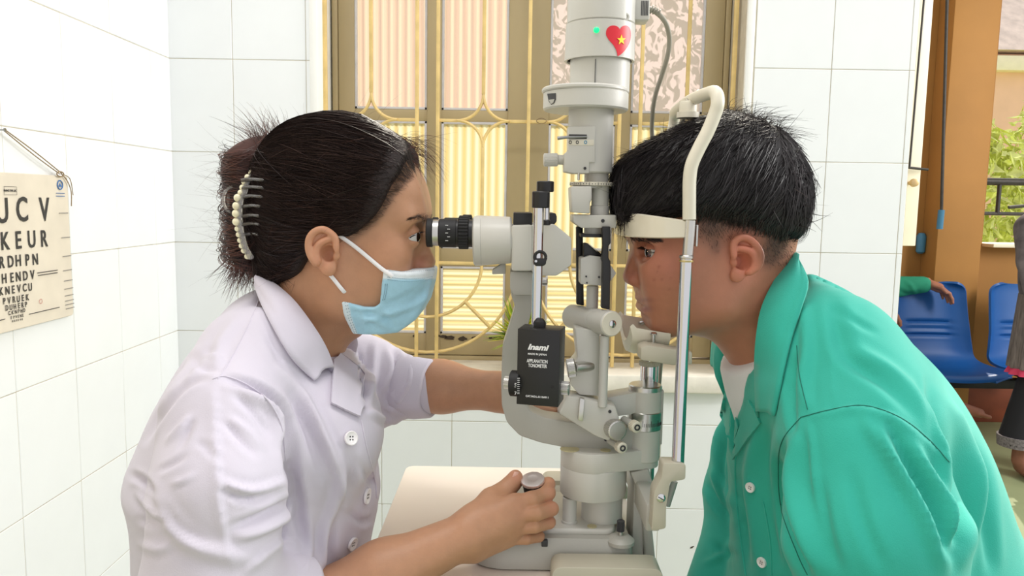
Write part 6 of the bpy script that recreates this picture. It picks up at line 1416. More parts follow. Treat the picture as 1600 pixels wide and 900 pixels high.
P = np.array(P); rr = rngm.uniform(0.0002, 0.0007, len(P)); V, F = strands(P, rr, 0.85); c1_ = strand_cols(len(P), 8, srgb(20, 17, 18), srgb(62, 56, 58), rngm)
# fringe over the band, spikes at the crown, clipped sides
S = []; S2 = []
for k in range(260):
    a = W(rngm.uniform(962, 1010), rngm.uniform(318, 340), rngm.uniform(-0.045, 0.045)); a = np.array(mht2.find_nearest(Vector(a))[0]); L_ = rngm.uniform(0.012, 0.032); d = nrm([-0.15 + rngm.normal(0, 0.2), rngm.normal(0, 0.1), -1.0]); S.append([a + d * L_ * t + np.array([0.004, 0, 0]) * t * t for t in np.linspace(0, 1, 8)])
for k in range(240):
    x = rngm.uniform(1120, 1225); a = W(x, rngm.uniform(190, 235), rngm.uniform(-0.05, 0.04)); a = np.array(mht2.find_nearest(Vector(a))[0]); L_ = rngm.uniform(0.012, 0.034); d = nrm([rngm.normal(0.25, 0.5), rngm.normal(-0.1, 0.3), 1.0]); c = np.array([rngm.normal(0.012, 0.012), 0, -0.014]); S.append([a + d * L_ * t + c * t * t for t in np.linspace(0, 1, 8)])
edge_l = [(1072, 332), (1100, 331), (1133, 336), (1160, 343), (1187, 355), (1214, 366), (1232, 366)]
for k in range(700):
    u = rngm.random() * (len(edge_l) - 1.001); j = int(u); e0, e1 = edge_l[j], edge_l[j + 1]; x = e0[0] + (e1[0] - e0[0]) * (u - j); y = e0[1] + (e1[1] - e0[1]) * (u - j) - rngm.uniform(0, 16)
    a, n = hit(mht2, x, y)
    if a is None: continue
    L_ = rngm.uniform(0.008, 0.022); d = nrm([rngm.normal(-0.15, 0.25), 0.22, -1.0]); S.append([a + n * 0.0005 + d * L_ * t + np.array([0, 0.006, 0]) * t * t for t in np.linspace(0, 1, 8)])
for k in range(120):
    i = rngm.integers(0, len(mhairV)); a = mhairV[i]; d = nrm(NH[i] + rngm.normal(0, 0.6, 3)); L_ = rngm.uniform(0.008, 0.02); c = rngm.normal(0, 0.008, 3); S.append([a + d * L_ * t + c * t * t for t in np.linspace(0, 1, 8)])
S = np.array(S); V2, F2 = strands(S, rngm.uniform(0.00012, 0.0005, len(S)), 0.85); c2_ = strand_cols(len(S), 8, srgb(26, 22, 22), srgb(60, 48, 44), rngm)
Nn = vnormals(mhV, mhF); Qh = proj(mhV); area = np.exp(-(((Qh[:, 0] - 1160) / 62) ** 2 + ((Qh[:, 1] - 345) / 24) ** 2)) + np.exp(-(((Qh[:, 0] - 1212) / 25) ** 2 + ((Qh[:, 1] - 385) / 32) ** 2)) + 0.8 * np.exp(-(((Qh[:, 0] - 1108) / 20) ** 2 + ((Qh[:, 1] - 360) / 26) ** 2))
cand = np.where((rngm.random(len(mhV)) < area * 0.6) & (area > 0.3))[0]
for i in cand[:6000]:
    a = mhV[i] + rngm.normal(0, 0.0006, 3); d = nrm(Nn[i] * 0.6 + np.array([0.1, 0, -0.8]) + rngm.normal(0, 0.25, 3)); L_ = rngm.uniform(0.002, 0.005); S2.append([a, a + d * L_ * 0.5, a + d * L_])
V3, F3 = strands(np.array(S2), np.full(len(S2), 0.00016), 0.6); c3_ = strand_cols(len(S2), 3, srgb(34, 27, 25), srgb(60, 48, 42), rngm)
VV, FF = join((V, F), (V2, F2), (V3, F3)); mesh_obj('hair_strands', VV, FF, hm_m, mhair, 0, col=np.vstack([c1_, c2_, c3_]))['kind'] = 'stuff'

# ---- green coat over a white shirt
green_m = mat('green_coat_cotton', srgb(42, 176, 156), 0.78, var=0.05, scale=16, bump=0.2, bscale=900, sheen=0.15)
shirt_m = mat('white_tshirt', srgb(236, 234, 236), 0.85, var=0.03, bump=0.25, bscale=700)
G = SDF((0.08, 0.70, 0.84), (0.54, 1.06, 1.20), 0.004)
G.cone(W(1165, 470), W(1262, 600), 0.0615, 0.071, 0.0); G.cone(W(1262, 600), W(1340, 820), 0.090, 0.117, 0.03); ax_ = nrm(W(1150, 445) - W(1275, 600)); G.half(ax_, W(1160, 553), 0.004, 'i')
sV, sF = G.mesh(2); mesh_obj('tshirt', sV, sF, shirt_m, mroot, 180, label='white t-shirt neck')
G = SDF((0.12, 0.56, 0.44), (0.80, 1.20, 1.24), 0.0034)
tor = smoothpoly([(1205, 470), (1248, 428), (1285, 446), (1335, 474), (1390, 512), (1438, 560), (1476, 612), (1512, 685), (1540, 765), (1566, 860), (1580, 1200), (1150, 1200), (1150, 905), (1150, 800), (1146, 720), (1142, 640), (1142, 580), (1160, 540)], 3)
zs_ = W(1400, 560)[2]
inflate(G, tor, lambda z: 0.178 - 0.8 * np.clip(z - zs_, 0, 0.13), 0.15)
SHM = pY(1345, 705, 0.725)
G.cone(pY(1300, 560, 0.80), SHM, 0.070, 0.068, 0.06)
G.cone(SHM, pY(1362, 830, 0.695), 0.070, 0.073, 0.02); G.cone(pY(1362, 830, 0.695), pY(1385, 985, 0.69), 0.073, 0.070, 0.03); G.cone(pY(1385, 985, 0.69), pY(1220, 1085, 0.735), 0.066, 0.052, 0.03)
G.cone(pY(1235, 610, 1.02), pY(1165, 770, 1.04), 0.075, 0.058, 0.03); G.cone(pY(1165, 775, 1.04), pY(1145, 900, 0.99), 0.050, 0.050, 0.012); G.cone(pY(1145, 900, 0.99), pY(1095, 985, 0.95), 0.05, 0.045, 0.02)
G.chain([W(1142, 520), W(1150, 590), W(1158, 655), W(1150, 700)], [0.052, 0.036, 0.012, 0.003], 0.006, 's'); G.cone(W(1165, 470), W(1255, 590), 0.066, 0.073, 0.006, 's')
gV, gF = G.mesh(6)
fg = [([(1262, 655), (1268, 700), (1275, 770), (1290, 850)], 6, 0.003, 'r'), ([(1360, 645), (1372, 690), (1390, 740)], 5, 0.003, 'v'), ([(1375, 648), (1392, 690), (1415, 740)], 5, 0.003, 'r'), ([(1290, 500), (1298, 560), (1300, 600), (1306, 640)], 4, 0.0015, 'r'), ([(1440, 590), (1455, 640), (1470, 700), (1478, 760)], 6, 0.004, 'r'), ([(1250, 650), (1300, 640), (1350, 636), (1405, 655), (1450, 690), (1483, 725)], 5, 0.004, 's'), ([(1222, 700), (1218, 760), (1232, 830), (1262, 895)], 10, 0.008, 'v'), ([(1245, 670), (1240, 750), (1256, 830), (1280, 895)], 12, 0.006, 'r'), ([(1355, 655), (1395, 720), (1440, 800), (1475, 890)], 12, 0.007, 'r'), ([(1390, 665), (1420, 730), (1462, 810), (1490, 880)], 9, 0.006, 'v'), ([(1425, 690), (1450, 740), (1480, 800), (1484, 880)], 9, 0.007, 'r'),
    ([(1300, 470), (1310, 520), (1330, 560), (1390, 600), (1430, 640)], 14, 0.004, 'v'), ([(1320, 545), (1380, 575), (1420, 610), (1460, 660)], 12, 0.004, 'r'), ([(1445, 600), (1470, 660), (1500, 720), (1500, 800), (1490, 860)], 12, 0.007, 'v'), ([(1470, 620), (1510, 690), (1520, 780), (1510, 880)], 12, 0.006, 'r'), ([(1500, 660), (1535, 740), (1545, 830), (1548, 890)], 10, 0.005, 'v'), ([(1255, 470), (1260, 540), (1255, 600), (1262, 640)], 10, 0.004, 'r'), ([(1240, 560), (1235, 620), (1242, 680)], 7, 0.004, 'v'),
    ([(1280, 760), (1290, 830), (1310, 890)], 12, 0.004, 'v'), ([(1330, 740), (1350, 820), (1380, 890)], 12, 0.003, 'v'), ([(1300, 480), (1340, 505), (1370, 520)], 6, 0.002, 'v'), ([(1200, 660), (1195, 720), (1205, 800), (1215, 880)], 10, 0.005, 'v'), ([(1180, 680), (1170, 740), (1180, 820), (1185, 890)], 9, 0.004, 'r'), ([(1150, 740), (1160, 810), (1165, 880)], 8, 0.004, 'v'), ([(1120, 600), (1122, 660), (1112, 720)], 7, 0.004, 'r'), ([(1130, 620), (1132, 680), (1126, 740), (1135, 800)], 6, 0.005, 'v'), ([(1104, 755), (1120, 785), (1140, 812)], 6, 0.006, 'v'), ([(1110, 735), (1130, 765), (1146, 790)], 6, 0.004, 'r'), ([(1115, 850), (1130, 860), (1150, 870)], 7, 0.004, 'v'), ([(1100, 880), (1125, 870), (1140, 850)], 6, 0.003, 'r')]
gV = folds(gV, gF, [(l_, w_ * 0.85, a_ * 1.5, k_) for l_, w_, a_, k_ in fg], post=3); mcoat = mesh_obj('coat', gV, gF, green_m, mroot, 180, label='green cotton patient coat'); gt = bvh(gV, gF)
dg_m = mat('green_seam_thread', srgb(24, 110, 96), 0.8)
one(seam(gt, [(1252, 652), (1300, 640), (1350, 634), (1405, 652), (1450, 686), (1483, 722)], 0.0004, 0.0005), 'armhole_seam', dg_m, mcoat)
one(seam(gt, [(1252, 652), (1222, 690), (1216, 740), (1222, 800), (1248, 870), (1262, 898)], 0.0004, 0.0005), 'armhole_seam', dg_m, mcoat)
one(seam(gt, [(1245, 540), (1250, 590), (1262, 640)], 0.0004, 0.0004), 'shoulder_seam', dg_m, mcoat)
one(seam(gt, [(1182, 645), (1165, 680), (1150, 716), (1152, 790), (1160, 860), (1166, 898)], 0.0011, 0.0005), 'placket_edge', green_m, mcoat)
one(seam(gt, [(1192, 783), (1196, 800), (1204, 850), (1206, 898)], 0.0009, 0.0004), 'pocket_edge', green_m, mcoat)
fix_normals(mesh_obj('lapel', *patch(gt, [(1181, 640), (1172, 625), (1150, 690), (1147, 718), (1168, 690), (1190, 660)], 0.002, 0.0018, 5.0), green_m, mcoat, 50))
fix_normals(mesh_obj('lapel', *patch(gt, [(1137, 605), (1127, 650), (1147, 700), (1156, 668), (1148, 630)], 0.002, 0.0018, 5.0), green_m, mcoat, 50))
for x, y, r in ((1174, 761, 7.5), (1192, 878, 7.5)): button(gt, x, y, r, btn_m, mcoat)
inn = [pY(x, y, d) for x, y, d in ((1236, 399, 0.845), (1210, 440, 0.822), (1192, 478, 0.808), (1184, 515, 0.802), (1180, 560, 0.804), (1180, 602, 0.81), (1182, 643, 0.815))]
outp = [pY(x, y, d) for x, y, d in ((1247, 403, 0.838), (1263, 439, 0.79), (1251, 484, 0.772), (1237, 528, 0.766), (1226, 572, 0.768), (1218, 610, 0.776), (1210, 650, 0.79))]
ct = gt
inn = lifted(catmull(inn, 4), 0.010); outp = lifted(catmull(outp, 4), 0.005)
bi = [np.array([inn[0][0] + 0.002, Y0 + 0.05, inn[0][2] - 0.012]), np.array([inn[0][0] + 0.006, Y0 + 0.015, inn[0][2] + 0.001])]; bo = [np.array([outp[0][0] + 0.004, Y0 + 0.06, outp[0][2] - 0.022]), np.array([outp[0][0] + 0.01, Y0 + 0.015, outp[0][2] - 0.004])]
I_ = catmull(bi + [inn[0]], 4)[:-1] + inn; O_ = catmull(bo + [outp[0]], 4)[:-1] + outp
collar_strip(I_, O_, green_m, mcoat, bulge=(0.002, -0.007, 0.003), stand=(0.012, 0.012, -0.03)); collar_strip([mir(p) for p in I_[8:]], [mir(p) for p in O_[8:]], green_m, mcoat, bulge=(0.002, 0.007, 0.003), stand=(0.012, -0.012, -0.03))
lower_body(mroot, pY(1400, 1000, Y0)[0], -1, None, None, 'round stool with black seat under the man in green')
# ================================================================== THE HALL BEYOND (seen right of the tiled pillar)
ochre_m = mat('ochre_wall_paint', srgb(176, 124, 62), 0.7, var=0.1, scale=3, bump=0.2, bscale=40)
cream_m = mat('cream_door_paint', srgb(250, 240, 214), 0.5, var=0.05, scale=10)
dark_iron = mat('dark_iron', srgb(70, 66, 62), 0.5, 0.4, var=0.2, scale=50)
redband_m = mat('red_brown_skirting', srgb(140, 70, 42), 0.6, var=0.25, scale=10)
YH = 4.5
hw = MB()
hx0 = pY(1534, 385, YH)[0]; hz0 = pY(1560, 385, YH)[2]
for x0, x1, z0, z1 in ((1.3, hx0, 0, 3.2), (hx0, 4.6, 0, hz0), (hx0, 4.6, 2.6, 3.2)): hw.add(box(((x0 + x1) / 2, YH + 0.09, (z0 + z1) / 2), (x1 - x0, 0.18, z1 - z0), 0))
wall_hall = hw.build('wall_hall', ochre_m, None, 0); wall_hall['kind'] = 'structure'
zb0 = pY(1560, 648, YH)[2]; 
bb = one(box((2.8, YH - 0.008, 0.13), (3.6, 0.016, 0.26), 0.003), 'baseboard_hall', redband_m); bb['kind'] = 'structure'
a = pY(1490, 40, 4.34); b = pY(1562, 40, 4.34)
pil = one(box(((a[0] + b[0]) / 2, 4.42, 1.6), (b[0] - a[0], 0.16, 3.2), 0.006), 'trim_3', ochre_m); pil['kind'] = 'structure'
trimc = one(box(((hx0 + 4.6) / 2, YH + 0.02, hz0 + 0.008), (4.6 - hx0, 0.26, 0.02), 0.004), 'trim_4', cream_m); trimc['kind'] = 'structure'
# unseen slab added over the hall to keep the sun off the room
ceil = one(box((3.1, 3.45, 3.24), (3.0, 2.2, 0.08), 0), 'sun_block_slab', plaster_m, None, 0); ceil['kind'] = 'structure'
# door leaf folded back just behind the pillar, with its hook
YD = 2.50
dl = thing('window_2', 'cream shutter leaf folded back behind the tiled pillar', 'shutter', (*pY(1425, 300, YD)[:2], pY(1420, 384, YD)[2]), kind='structure')
x0 = pY(1428, 20, YD)[0]; x1 = pY(1453, 20, YD)[0]
zlo = pY(1420, 384, YD)[2]
one(box(((x0 + x1) / 2 - 0.06, YD, (zlo + 2.6) / 2), (x1 - x0 + 0.12, 0.035, 2.6 - zlo), 0.003), 'shutter_panel', cream_m, dl)
xx = pY(1444, 10, YD - 0.03)[0]
one(tube([pY(1446, 0, YD - 0.03) + [0, 0, 0.3], pY(1421, 262, YD - 0.03)], 0.0035, 8), 'stay_rod', dark_iron, dl)
one(tube([pY(1420, 262, YD - 0.03), pY(1450, 265, YD - 0.03)], 0.004, 8), 'hook', dark_iron, dl)
kb = pY(1421, 286, YD - 0.02); one(lathe(kb, (0, -1, 0), [(0, 0.006), (0.02, 0.006), (0.024, 0.013), (0.036, 0.012), (0.04, 0)], 20), 'shutter_knob', mat('worn_brass', srgb(210, 180, 130), 0.4, 0.6), dl)
# curtain rods with blue grips
bluep_m = mat('blue_plastic_grip', srgb(70, 130, 165), 0.4)
r1 = thing('pull_rod', 'thin grey pull rod with a blue grip beside the ochre column', 'rod', pY(1468, 358, 4.1))
one(tube([pY(1481, -40, 4.1), pY(1471, 330, 4.1)], 0.008, 10), 'shaft', dark_iron, r1); one(tube([pY(1471, 328, 4.1), pY(1468, 358, 4.1)], 0.016, 12), 'grip', bluep_m, r1)
wb = pY(1439, 380, YH - 0.03); bo = one(lathe(wb - np.array([0, 0, 0.06]), (0, 0, 1), [(0, 0.012), (0.01, 0.024), (0.10, 0.026), (0.118, 0.016), (0.12, 0)], 16), 'wall_switch_grip', bluep_m)
tag(bo, 'small blue plastic grip hanging on the ochre wall left of the column', 'grip')
# railing of the hall window
rl = thing('window_railing', 'dark iron railing across the bright hall window', 'railing', pY(1575, 335, YH + 0.05))
zr1 = pY(1570, 284, YH + 0.05)[2]; zr2 = pY(1570, 334, YH + 0.05)[2]
for z_, r_ in ((zr1, 0.022), (zr2, 0.011)): one(tube([(hx0, YH + 0.05, z_), (4.5, YH + 0.05, z_)], r_, 10), 'rail', dark_iron, rl)
for x in (1561, 1640, 1720): 
    q = pY(x, 300, YH + 0.05)[0]; one(tube([(q, YH + 0.05, zr2), (q, YH + 0.05, zr1)], 0.012, 10), 'baluster', dark_iron, rl)
one(tube([pY(1576, 324, YH + 0.02), pY(1640, 318, YH + 0.02)], 0.01, 8), 'latch_bar', dark_iron, rl)
# trees, lawn and a house beyond the hall window
foli_m = mat('sunlit_foliage', srgb(238, 244, 150), 0.7, var=0.45, scale=6)
bark_m = mat('bark', srgb(120, 95, 70), 0.9, var=0.3, scale=30)
random.seed(5)
def garden_tree(x, y, z, rx, rz, n, label):
    t = thing('garden_tree', label, 'tree', (x, y, 0), group='trees outside the hall window')
    one(tube([(x, y, 0), (x + 0.1, y, z * 0.6), (x, y, z)], [0.14, 0.11, 0.05], 10, smooth=3), 'trunk', bark_m, t)
    V = []; F = []
    for k in range(n):
        d = nrm(np.array([random.gauss(0, 1) for _ in range(3)])); r = random.uniform(0.5, 1.0) ** 0.4
        c = np.array([x, y, z]) + d * np.array([rx, rx * 0.7, rz]) * r; u = nrm(np.array([random.gauss(0, 1) for _ in range(3)])); v = nrm(np.cross(u, d + 0.01)); s = random.uniform(0.05, 0.13)
        b0 = len(V); V += [c - u * s, c + v * s * 0.45, c + u * s, c - v * s * 0.45, c + np.cross(u, v) * s * 0.15]; F += [(b0, b0 + 1, b0 + 4), (b0 + 1, b0 + 2, b0 + 4), (b0 + 2, b0 + 3, b0 + 4), (b0 + 3, b0, b0 + 4)]
    o = mesh_obj('foliage', V, F, foli_m, t, 0); o['kind'] = 'stuff'
garden_tree(8.6, 10.5, 2.0, 1.9, 1.6, 5200, 'sunlit light green tree filling the hall window')
garden_tree(4.6, 9.0, 1.3, 1.3, 1.2, 3000, 'lower pale green tree left in the hall window')
lawn_m = mat('lawn', srgb(225, 235, 140), 0.9, var=0.4, scale=3, bump=0.5, bscale=30)
lw = one(box((9, 15, -0.12), (24, 20, 0.1), 0), 'floor_outside', lawn_m, None, 0); lw['kind'] = 'structure'
hs = thing('house', 'pale pink house with a tiled roof above the garden trees', 'house', (11.5, 17, -0.07))
pink_m = mat('pink_wall', srgb(250, 205, 180), 0.8, var=0.08, scale=2); roof_m = mat('roof_tiles', srgb(245, 225, 212), 0.8, var=0.2, scale=5)
one(box((11.5, 18, 2.2), (7, 3, 4.54), 0), 'wall', pink_m, hs, 0)
one(box((11.5, 16.45, 4.25), (7.4, 0.4, 0.3), 0.02), 'eaves_band', cream_m, hs)
one(prism([(7.8, 16.2, 4.5), (7.8, 19.6, 4.5), (7.8, 17.9, 6.3)], (7.4, 0, 0), 0), 'roof', roof_m, hs, 0)

# ---------------------------------------------------------------- blue moulded waiting-room seats on a beam
seat_m = mat('blue_moulded_plastic', srgb(10, 84, 156), 0.42, var=0.05, scale=10, coat=0.0)
beam_m = mat('black_steel_beam', srgb(28, 28, 30), 0.45, 0.3)
def seat_shell(cx):
    prof = [(4.26, 0.845), (4.255, 0.80), (4.235, 0.70), (4.21, 0.60), (4.195, 0.52), (4.17, 0.455), (4.11, 0.425), (4.02, 0.418), (3.92, 0.425), (3.86, 0.43), (3.835, 0.418), (3.83, 0.40)]
    P = catmull([[*q, 0] for q in prof], 9); n = len(P); V = []; F = []; mcols = 22
    for i, p in enumerate(P):
        t = i / (n - 1); z = p[1]
        hw = 0.190 + 0.03 * min(1, t / 0.45) ** 2 + 0.018 * max(0, min(1, (t - 0.45) / 0.2))
        if t < 0.10: hw -= 0.05 * (1 - t / 0.10) ** 2
        elif t > 0.9: hw -= 0.04 * ((t - 0.9) / 0.1) ** 2
        for j in range(mcols + 1):
            u = -1 + 2 * j / mcols; e = abs(u) ** 5
            dish = 0.022 * (1 - u * u); back = t < 0.5; wb = max(0.0, min(1.0, (0.60 - t) / 0.25)); wb = wb * wb * (3 - 2 * wb)
            y = p[0] + (dish - 0.03 * e) * wb; zz = z + (0.014 * e - dish * 0.9) * (1 - wb)
            if back:
                for zr in (0.63, 0.595, 0.56): y += 0.014 * math.exp(-((z - zr) / 0.007) ** 2) * (1 if abs(u) < 0.55 else math.exp(-((abs(u) - 0.55) / 0.1) ** 2))
            V.append((cx + u * hw, y, zz))
    mc = mcols + 1
    for i in range(n - 1):
        for j in range(mcols): F.append((i * mc + j, i * mc + j + 1, (i + 1) * mc + j + 1, (i + 1) * mc + j))
    V = np.array(V); Fq = np.array(F); N_ = vnormals(V, Fq); k = len(V); B = V - N_ * 0.012 * np.sign((N_ * (CAM - V)).sum(1).mean())
    A2 = F + [tuple(q + k for q in reversed(f)) for f in F]
    ring = [j for j in range(mc)] + [i * mc + mc - 1 for i in range(1, n)] + [(n - 1) * mc + j for j in range(mc - 2, -1, -1)] + [i * mc for i in range(n - 2, 0, -1)]
    for a, b in zip(ring, ring[1:] + ring[:1]): A2.append((b, a, a + k, b + k))
    return np.vstack([V, B]), A2
def seat(cx, label):
    t = thing('waiting_seat', label, 'chair', (cx, 4.05, 0.02), group='blue seats in the hall')
    fix_normals(mesh_obj('seat_shell', *seat_shell(cx), seat_m, t, 60))
    one(box((cx, 4.05, 0.372), (0.20, 0.30, 0.02), 0.003), 'mount_plate', beam_m, t)
    return t
sx1 = pY(1455, 500, 4.2)[0]
S1 = 2.30; S2 = 2.82; S0 = 1.78
seat(S1, 'blue moulded plastic seat nearest the tiled pillar with a hand over its back'); seat(S2, 'blue moulded plastic seat right of the ochre column'); seat(S0, 'blue moulded plastic seat hidden behind the pillar under the seated person')
bt = thing('seat_beam', 'black steel beam carrying the blue seats', 'bench frame', (2.3, 4.05, 0))
one(box((2.4, 4.05, 0.335), (1.9, 0.06, 0.05), 0.004), 'beam', beam_m, bt)
for x in (1.56, 3.2): one(box((x, 4.05, 0.165), (0.05, 0.05, 0.29), 0.004), 'leg', beam_m, bt); one(box((x, 4.05, 0.012), (0.06, 0.46, 0.024), 0.004), 'foot', beam_m, bt)
# ================================================================== PEOPLE IN THE HALL
def human_head(G, c, facing, k=0.03):
    """head with brow, nose, jaw and ears around centre c, looking along facing"""
    f = nrm(facing); s_ = np.cross([0, 0, 1], f); c = np.asarray(c, float)
    G.ell(c + [0, 0, 0.03], (0.085, 0.085, 0.095), 0.0); G.ell(c + f * 0.03 - [0, 0, 0.035], (0.062, 0.062, 0.08), k); G.ell(c + f * 0.055 - [0, 0, 0.09], (0.026, 0.026, 0.022), k)
    G.cone(c + f * 0.088 + [0, 0, 0.0], c + f * 0.103 - [0, 0, 0.03], 0.008, 0.012, 0.012); G.cone(c + f * 0.078 - s_ * 0.018 - [0, 0, 0.058], c + f * 0.078 + s_ * 0.018 - [0, 0, 0.058], 0.008, 0.008, 0.008)
    for q in (-1, 1): G.ell(c + s_ * q * 0.078 - f * 0.005 - [0, 0, 0.012], (0.016, 0.016, 0.032), 0.008); G.ell(c + f * 0.078 + s_ * q * 0.032 + [0, 0, 0.004], (0.012, 0.012, 0.009), 0.01, 's')
def small_hand(G, wrist, d, curl, side, R=0.0085, k=0.006):
    """palm with four bent fingers and a thumb: d palm direction, curl bending direction, side across the palm"""
    d, curl, side = nrm(d), nrm(curl), nrm(side); w_ = np.asarray(wrist, float)
    G.cone(w_, w_ + d * 0.075, 0.024, 0.027, 0.02); 
    for j, L_ in enumerate((0.9, 1.0, 0.95, 0.75)):
        o = w_ + d * 0.078 + side * (0.03 - 0.02 * j); a = o + (d * 0.035 + curl * 0.012) * L_; b = a + (d * 0.016 + curl * 0.026) * L_; e = b + (d * 0.004 + curl * 0.022) * L_; G.chain([o - d * 0.02, o, a, b, e], [0.012, 0.0105, 0.0095, 0.0085, 0.0075], k)
    t0 = w_ + d * 0.025 + side * 0.026; G.chain([t0, t0 + d * 0.03 + side * 0.022, t0 + d * 0.055 + side * 0.02 + curl * 0.015], [0.015, 0.011, 0.009], 0.01)
hp_skin = skin_mat('hall_skin')
# ---- seated person behind the pillar, arm laid along the next seat's back
sp_ = thing('person', 'person in a green coat behind the pillar, one arm over the blue seat', 'person', (S0, 4.05, 0.0))
elb = pY(1396, 446, 4.27); wri = pY(1448, 441, 4.235)
G = SDF((1.50, 3.55, 0.0), (2.75, 4.45, 1.40), 0.0095)
human_head(G, (S0, 4.02, 1.20), (0.2, -1, 0)); G.cone((S0, 4.06, 1.10), (S0, 4.08, 0.98), 0.05, 0.06, 0.03); G.ell((S0, 4.09, 0.75), (0.15, 0.10, 0.25), 0.05)
G.chain([(S0 + 0.14, 4.12, 0.96), elb, wri], [0.05, 0.04, 0.028], 0.02); G.chain([(S0 - 0.14, 4.10, 0.95), (S0 - 0.2, 4.0, 0.70), (S0 - 0.05, 3.88, 0.60)], [0.05, 0.04, 0.03], 0.02)
h2 = pY(1398, 486, 3.93)
G.chain([(S0 + 0.02, 3.9, 0.58), h2 + [-0.10, 0.02, 0.02]], [0.03, 0.026], 0.02)
for s_ in (-1, 1): G.chain([(S0 + s_ * 0.09, 4.02, 0.52), (S0 + s_ * 0.10 - (0.04 if s_ > 0 else 0), 3.72, 0.50)], [0.07, 0.055], 0.03)
ft = pY(1513, 648, 3.86); G.chain([(S0 + 0.06, 3.72, 0.50), ft + [-0.10, 0.0, 0.07]], [0.055, 0.034], 0.02); G.chain([(S0 - 0.1, 3.70, 0.53), (S0 - 0.1, 3.72, 0.10)], [0.055, 0.035], 0.02); G.chain([(S0 - 0.1, 3.74, 0.045), (S0 - 0.1, 3.60, 0.03)], [0.042, 0.03], 0.02)
V1, F1 = G.mesh(1)
G = SDF(wri - [0.06, 0.10, 0.16], wri + [0.20, 0.08, 0.08], 0.0036); small_hand(G, wri - [0.01, 0, 0], (1, -0.35, -0.42), (0.0, -0.15, -1), (0.25, -1, -0.1)); V2, F2 = G.mesh(2)
G = SDF(h2 - [0.16, 0.08, 0.12], h2 + [0.10, 0.08, 0.08], 0.0036); small_hand(G, h2 + [-0.105, 0.02, 0.02], (1, -0.1, -0.30), (0.1, 0.0, -1), (0.1, -1, 0)); V3, F3 = G.mesh(2)
G = SDF(ft - [0.16, 0.09, 0.10], ft + [0.16, 0.09, 0.14], 0.0036); G.cone(ft + [-0.10, 0, 0.05], ft + [0.05, -0.01, 0.012], 0.036, 0.024, 0.02)
for j in range(5): G.chain([ft + [0.04, -0.03 + 0.015 * j, 0.012], ft + [0.088 - 0.006 * j, -0.034 + 0.016 * j, 0.010 - 0.012]], [0.012, 0.0105 - 0.0006 * j], 0.004)
V4, F4 = G.mesh(2)
BV, BF = join((V1, F1), (V2, F2), (V3, F3), (V4, F4)); mesh_obj('body', BV, BF, hp_skin, sp_, 180, col=np.tile(np.array(srgb(176, 118, 96)), (len(BV), 1)))
G = SDF((1.45, 3.75, 0.45), (2.40, 4.45, 1.12), 0.009); G.ell((S0, 4.09, 0.78), (0.185, 0.125, 0.29), 0.0); G.cone((S0 - 0.13, 4.1, 0.98), (S0 + 0.13, 4.1, 0.98), 0.07, 0.07, 0.04)
G.chain([(S0 + 0.15, 4.12, 0.96), elb + [-0.02, 0, -0.01], wri + [-0.02, 0, -0.014]], [0.072, 0.062, 0.046], 0.02); G.chain([(S0 - 0.15, 4.10, 0.95), (S0 - 0.21, 4.0, 0.70), (S0 - 0.06, 3.88, 0.60)], [0.065, 0.055, 0.045], 0.02); G.cone((S0, 4.06, 1.14), (S0, 4.08, 1.0), 0.06, 0.06, 0.01, 's')
cV_, cF_ = G.mesh(2); cV_ = folds(cV_, cF_, [([(1402, 452), (1420, 460), (1440, 455)], 3, 0.006, 'v'), ([(1410, 436), (1425, 448), (1432, 466)], 3, 0.006, 'r')], post=1); mesh_obj('coat', cV_, cF_, mat('green_hall_coat', srgb(40, 150, 118), 0.8, var=0.1, scale=20), sp_, 180)
G = SDF((1.50, 3.55, 0.05), (2.45, 4.30, 0.70), 0.011)
for s_ in (-1, 1): G.chain([(S0 + s_ * 0.09, 4.08, 0.53), (S0 + s_ * 0.10 - (0.04 if s_ > 0 else 0), 3.72, 0.50)], [0.085, 0.068], 0.03)
G.chain([(S0 + 0.06, 3.72, 0.50), ft + [-0.16, 0.0, 0.12]], [0.072, 0.05], 0.02); G.chain([(S0 - 0.1, 3.70, 0.53), (S0 - 0.1, 3.72, 0.14)], [0.07, 0.052], 0.02)
cV_, cF_ = G.mesh(1); mesh_obj('trousers', cV_, cF_, mat('grey_hall_trousers', srgb(90, 84, 84), 0.85, var=0.1), sp_, 180)
G = SDF((S0 - 0.13, 3.88, 1.08), (S0 + 0.13, 4.18, 1.36), 0.007); G.ell((S0, 4.035, 1.235), (0.096, 0.096, 0.10), 0.0); G.ell((S0 + 0.02, 3.93, 1.17), (0.075, 0.075, 0.085), 0.01, 's'); cV_, cF_ = G.mesh(1); mesh_obj('hair', cV_, cF_, mat('black_hall_hair', srgb(30, 26, 25), 0.5), sp_, 180)
# ---- person standing at the right edge
PX, PY_ = pY(1652, 500, 3.55)[0], 3.55
s2 = thing('person', 'person in a mottled grey jacket and striped skirt at the right edge', 'person', (PX, PY_, 0.0))
G = SDF((PX - 0.36, PY_ - 0.3, 0.0), (PX + 0.36, PY_ + 0.3, 1.62), 0.011)
human_head(G, (PX, PY_ - 0.01, 1.42), (0.3, -1, 0)); G.cone((PX, PY_, 1.33), (PX, PY_, 1.22), 0.045, 0.055, 0.03); G.ell((PX, PY_, 0.98), (0.14, 0.09, 0.27), 0.05)
el2 = pY(1600, 408, 3.5); wr2 = pY(1606, 478, 3.44)
G.chain([(PX - 0.15, PY_, 1.18), el2 + [0.045, 0, 0], wr2 + [0.03, 0, 0.02]], [0.05, 0.04, 0.028], 0.02); G.chain([(PX + 0.15, PY_, 1.18), (PX + 0.22, PY_ - 0.02, 0.92), (PX + 0.18, PY_ - 0.1, 0.72)], [0.05, 0.04, 0.03], 0.02)
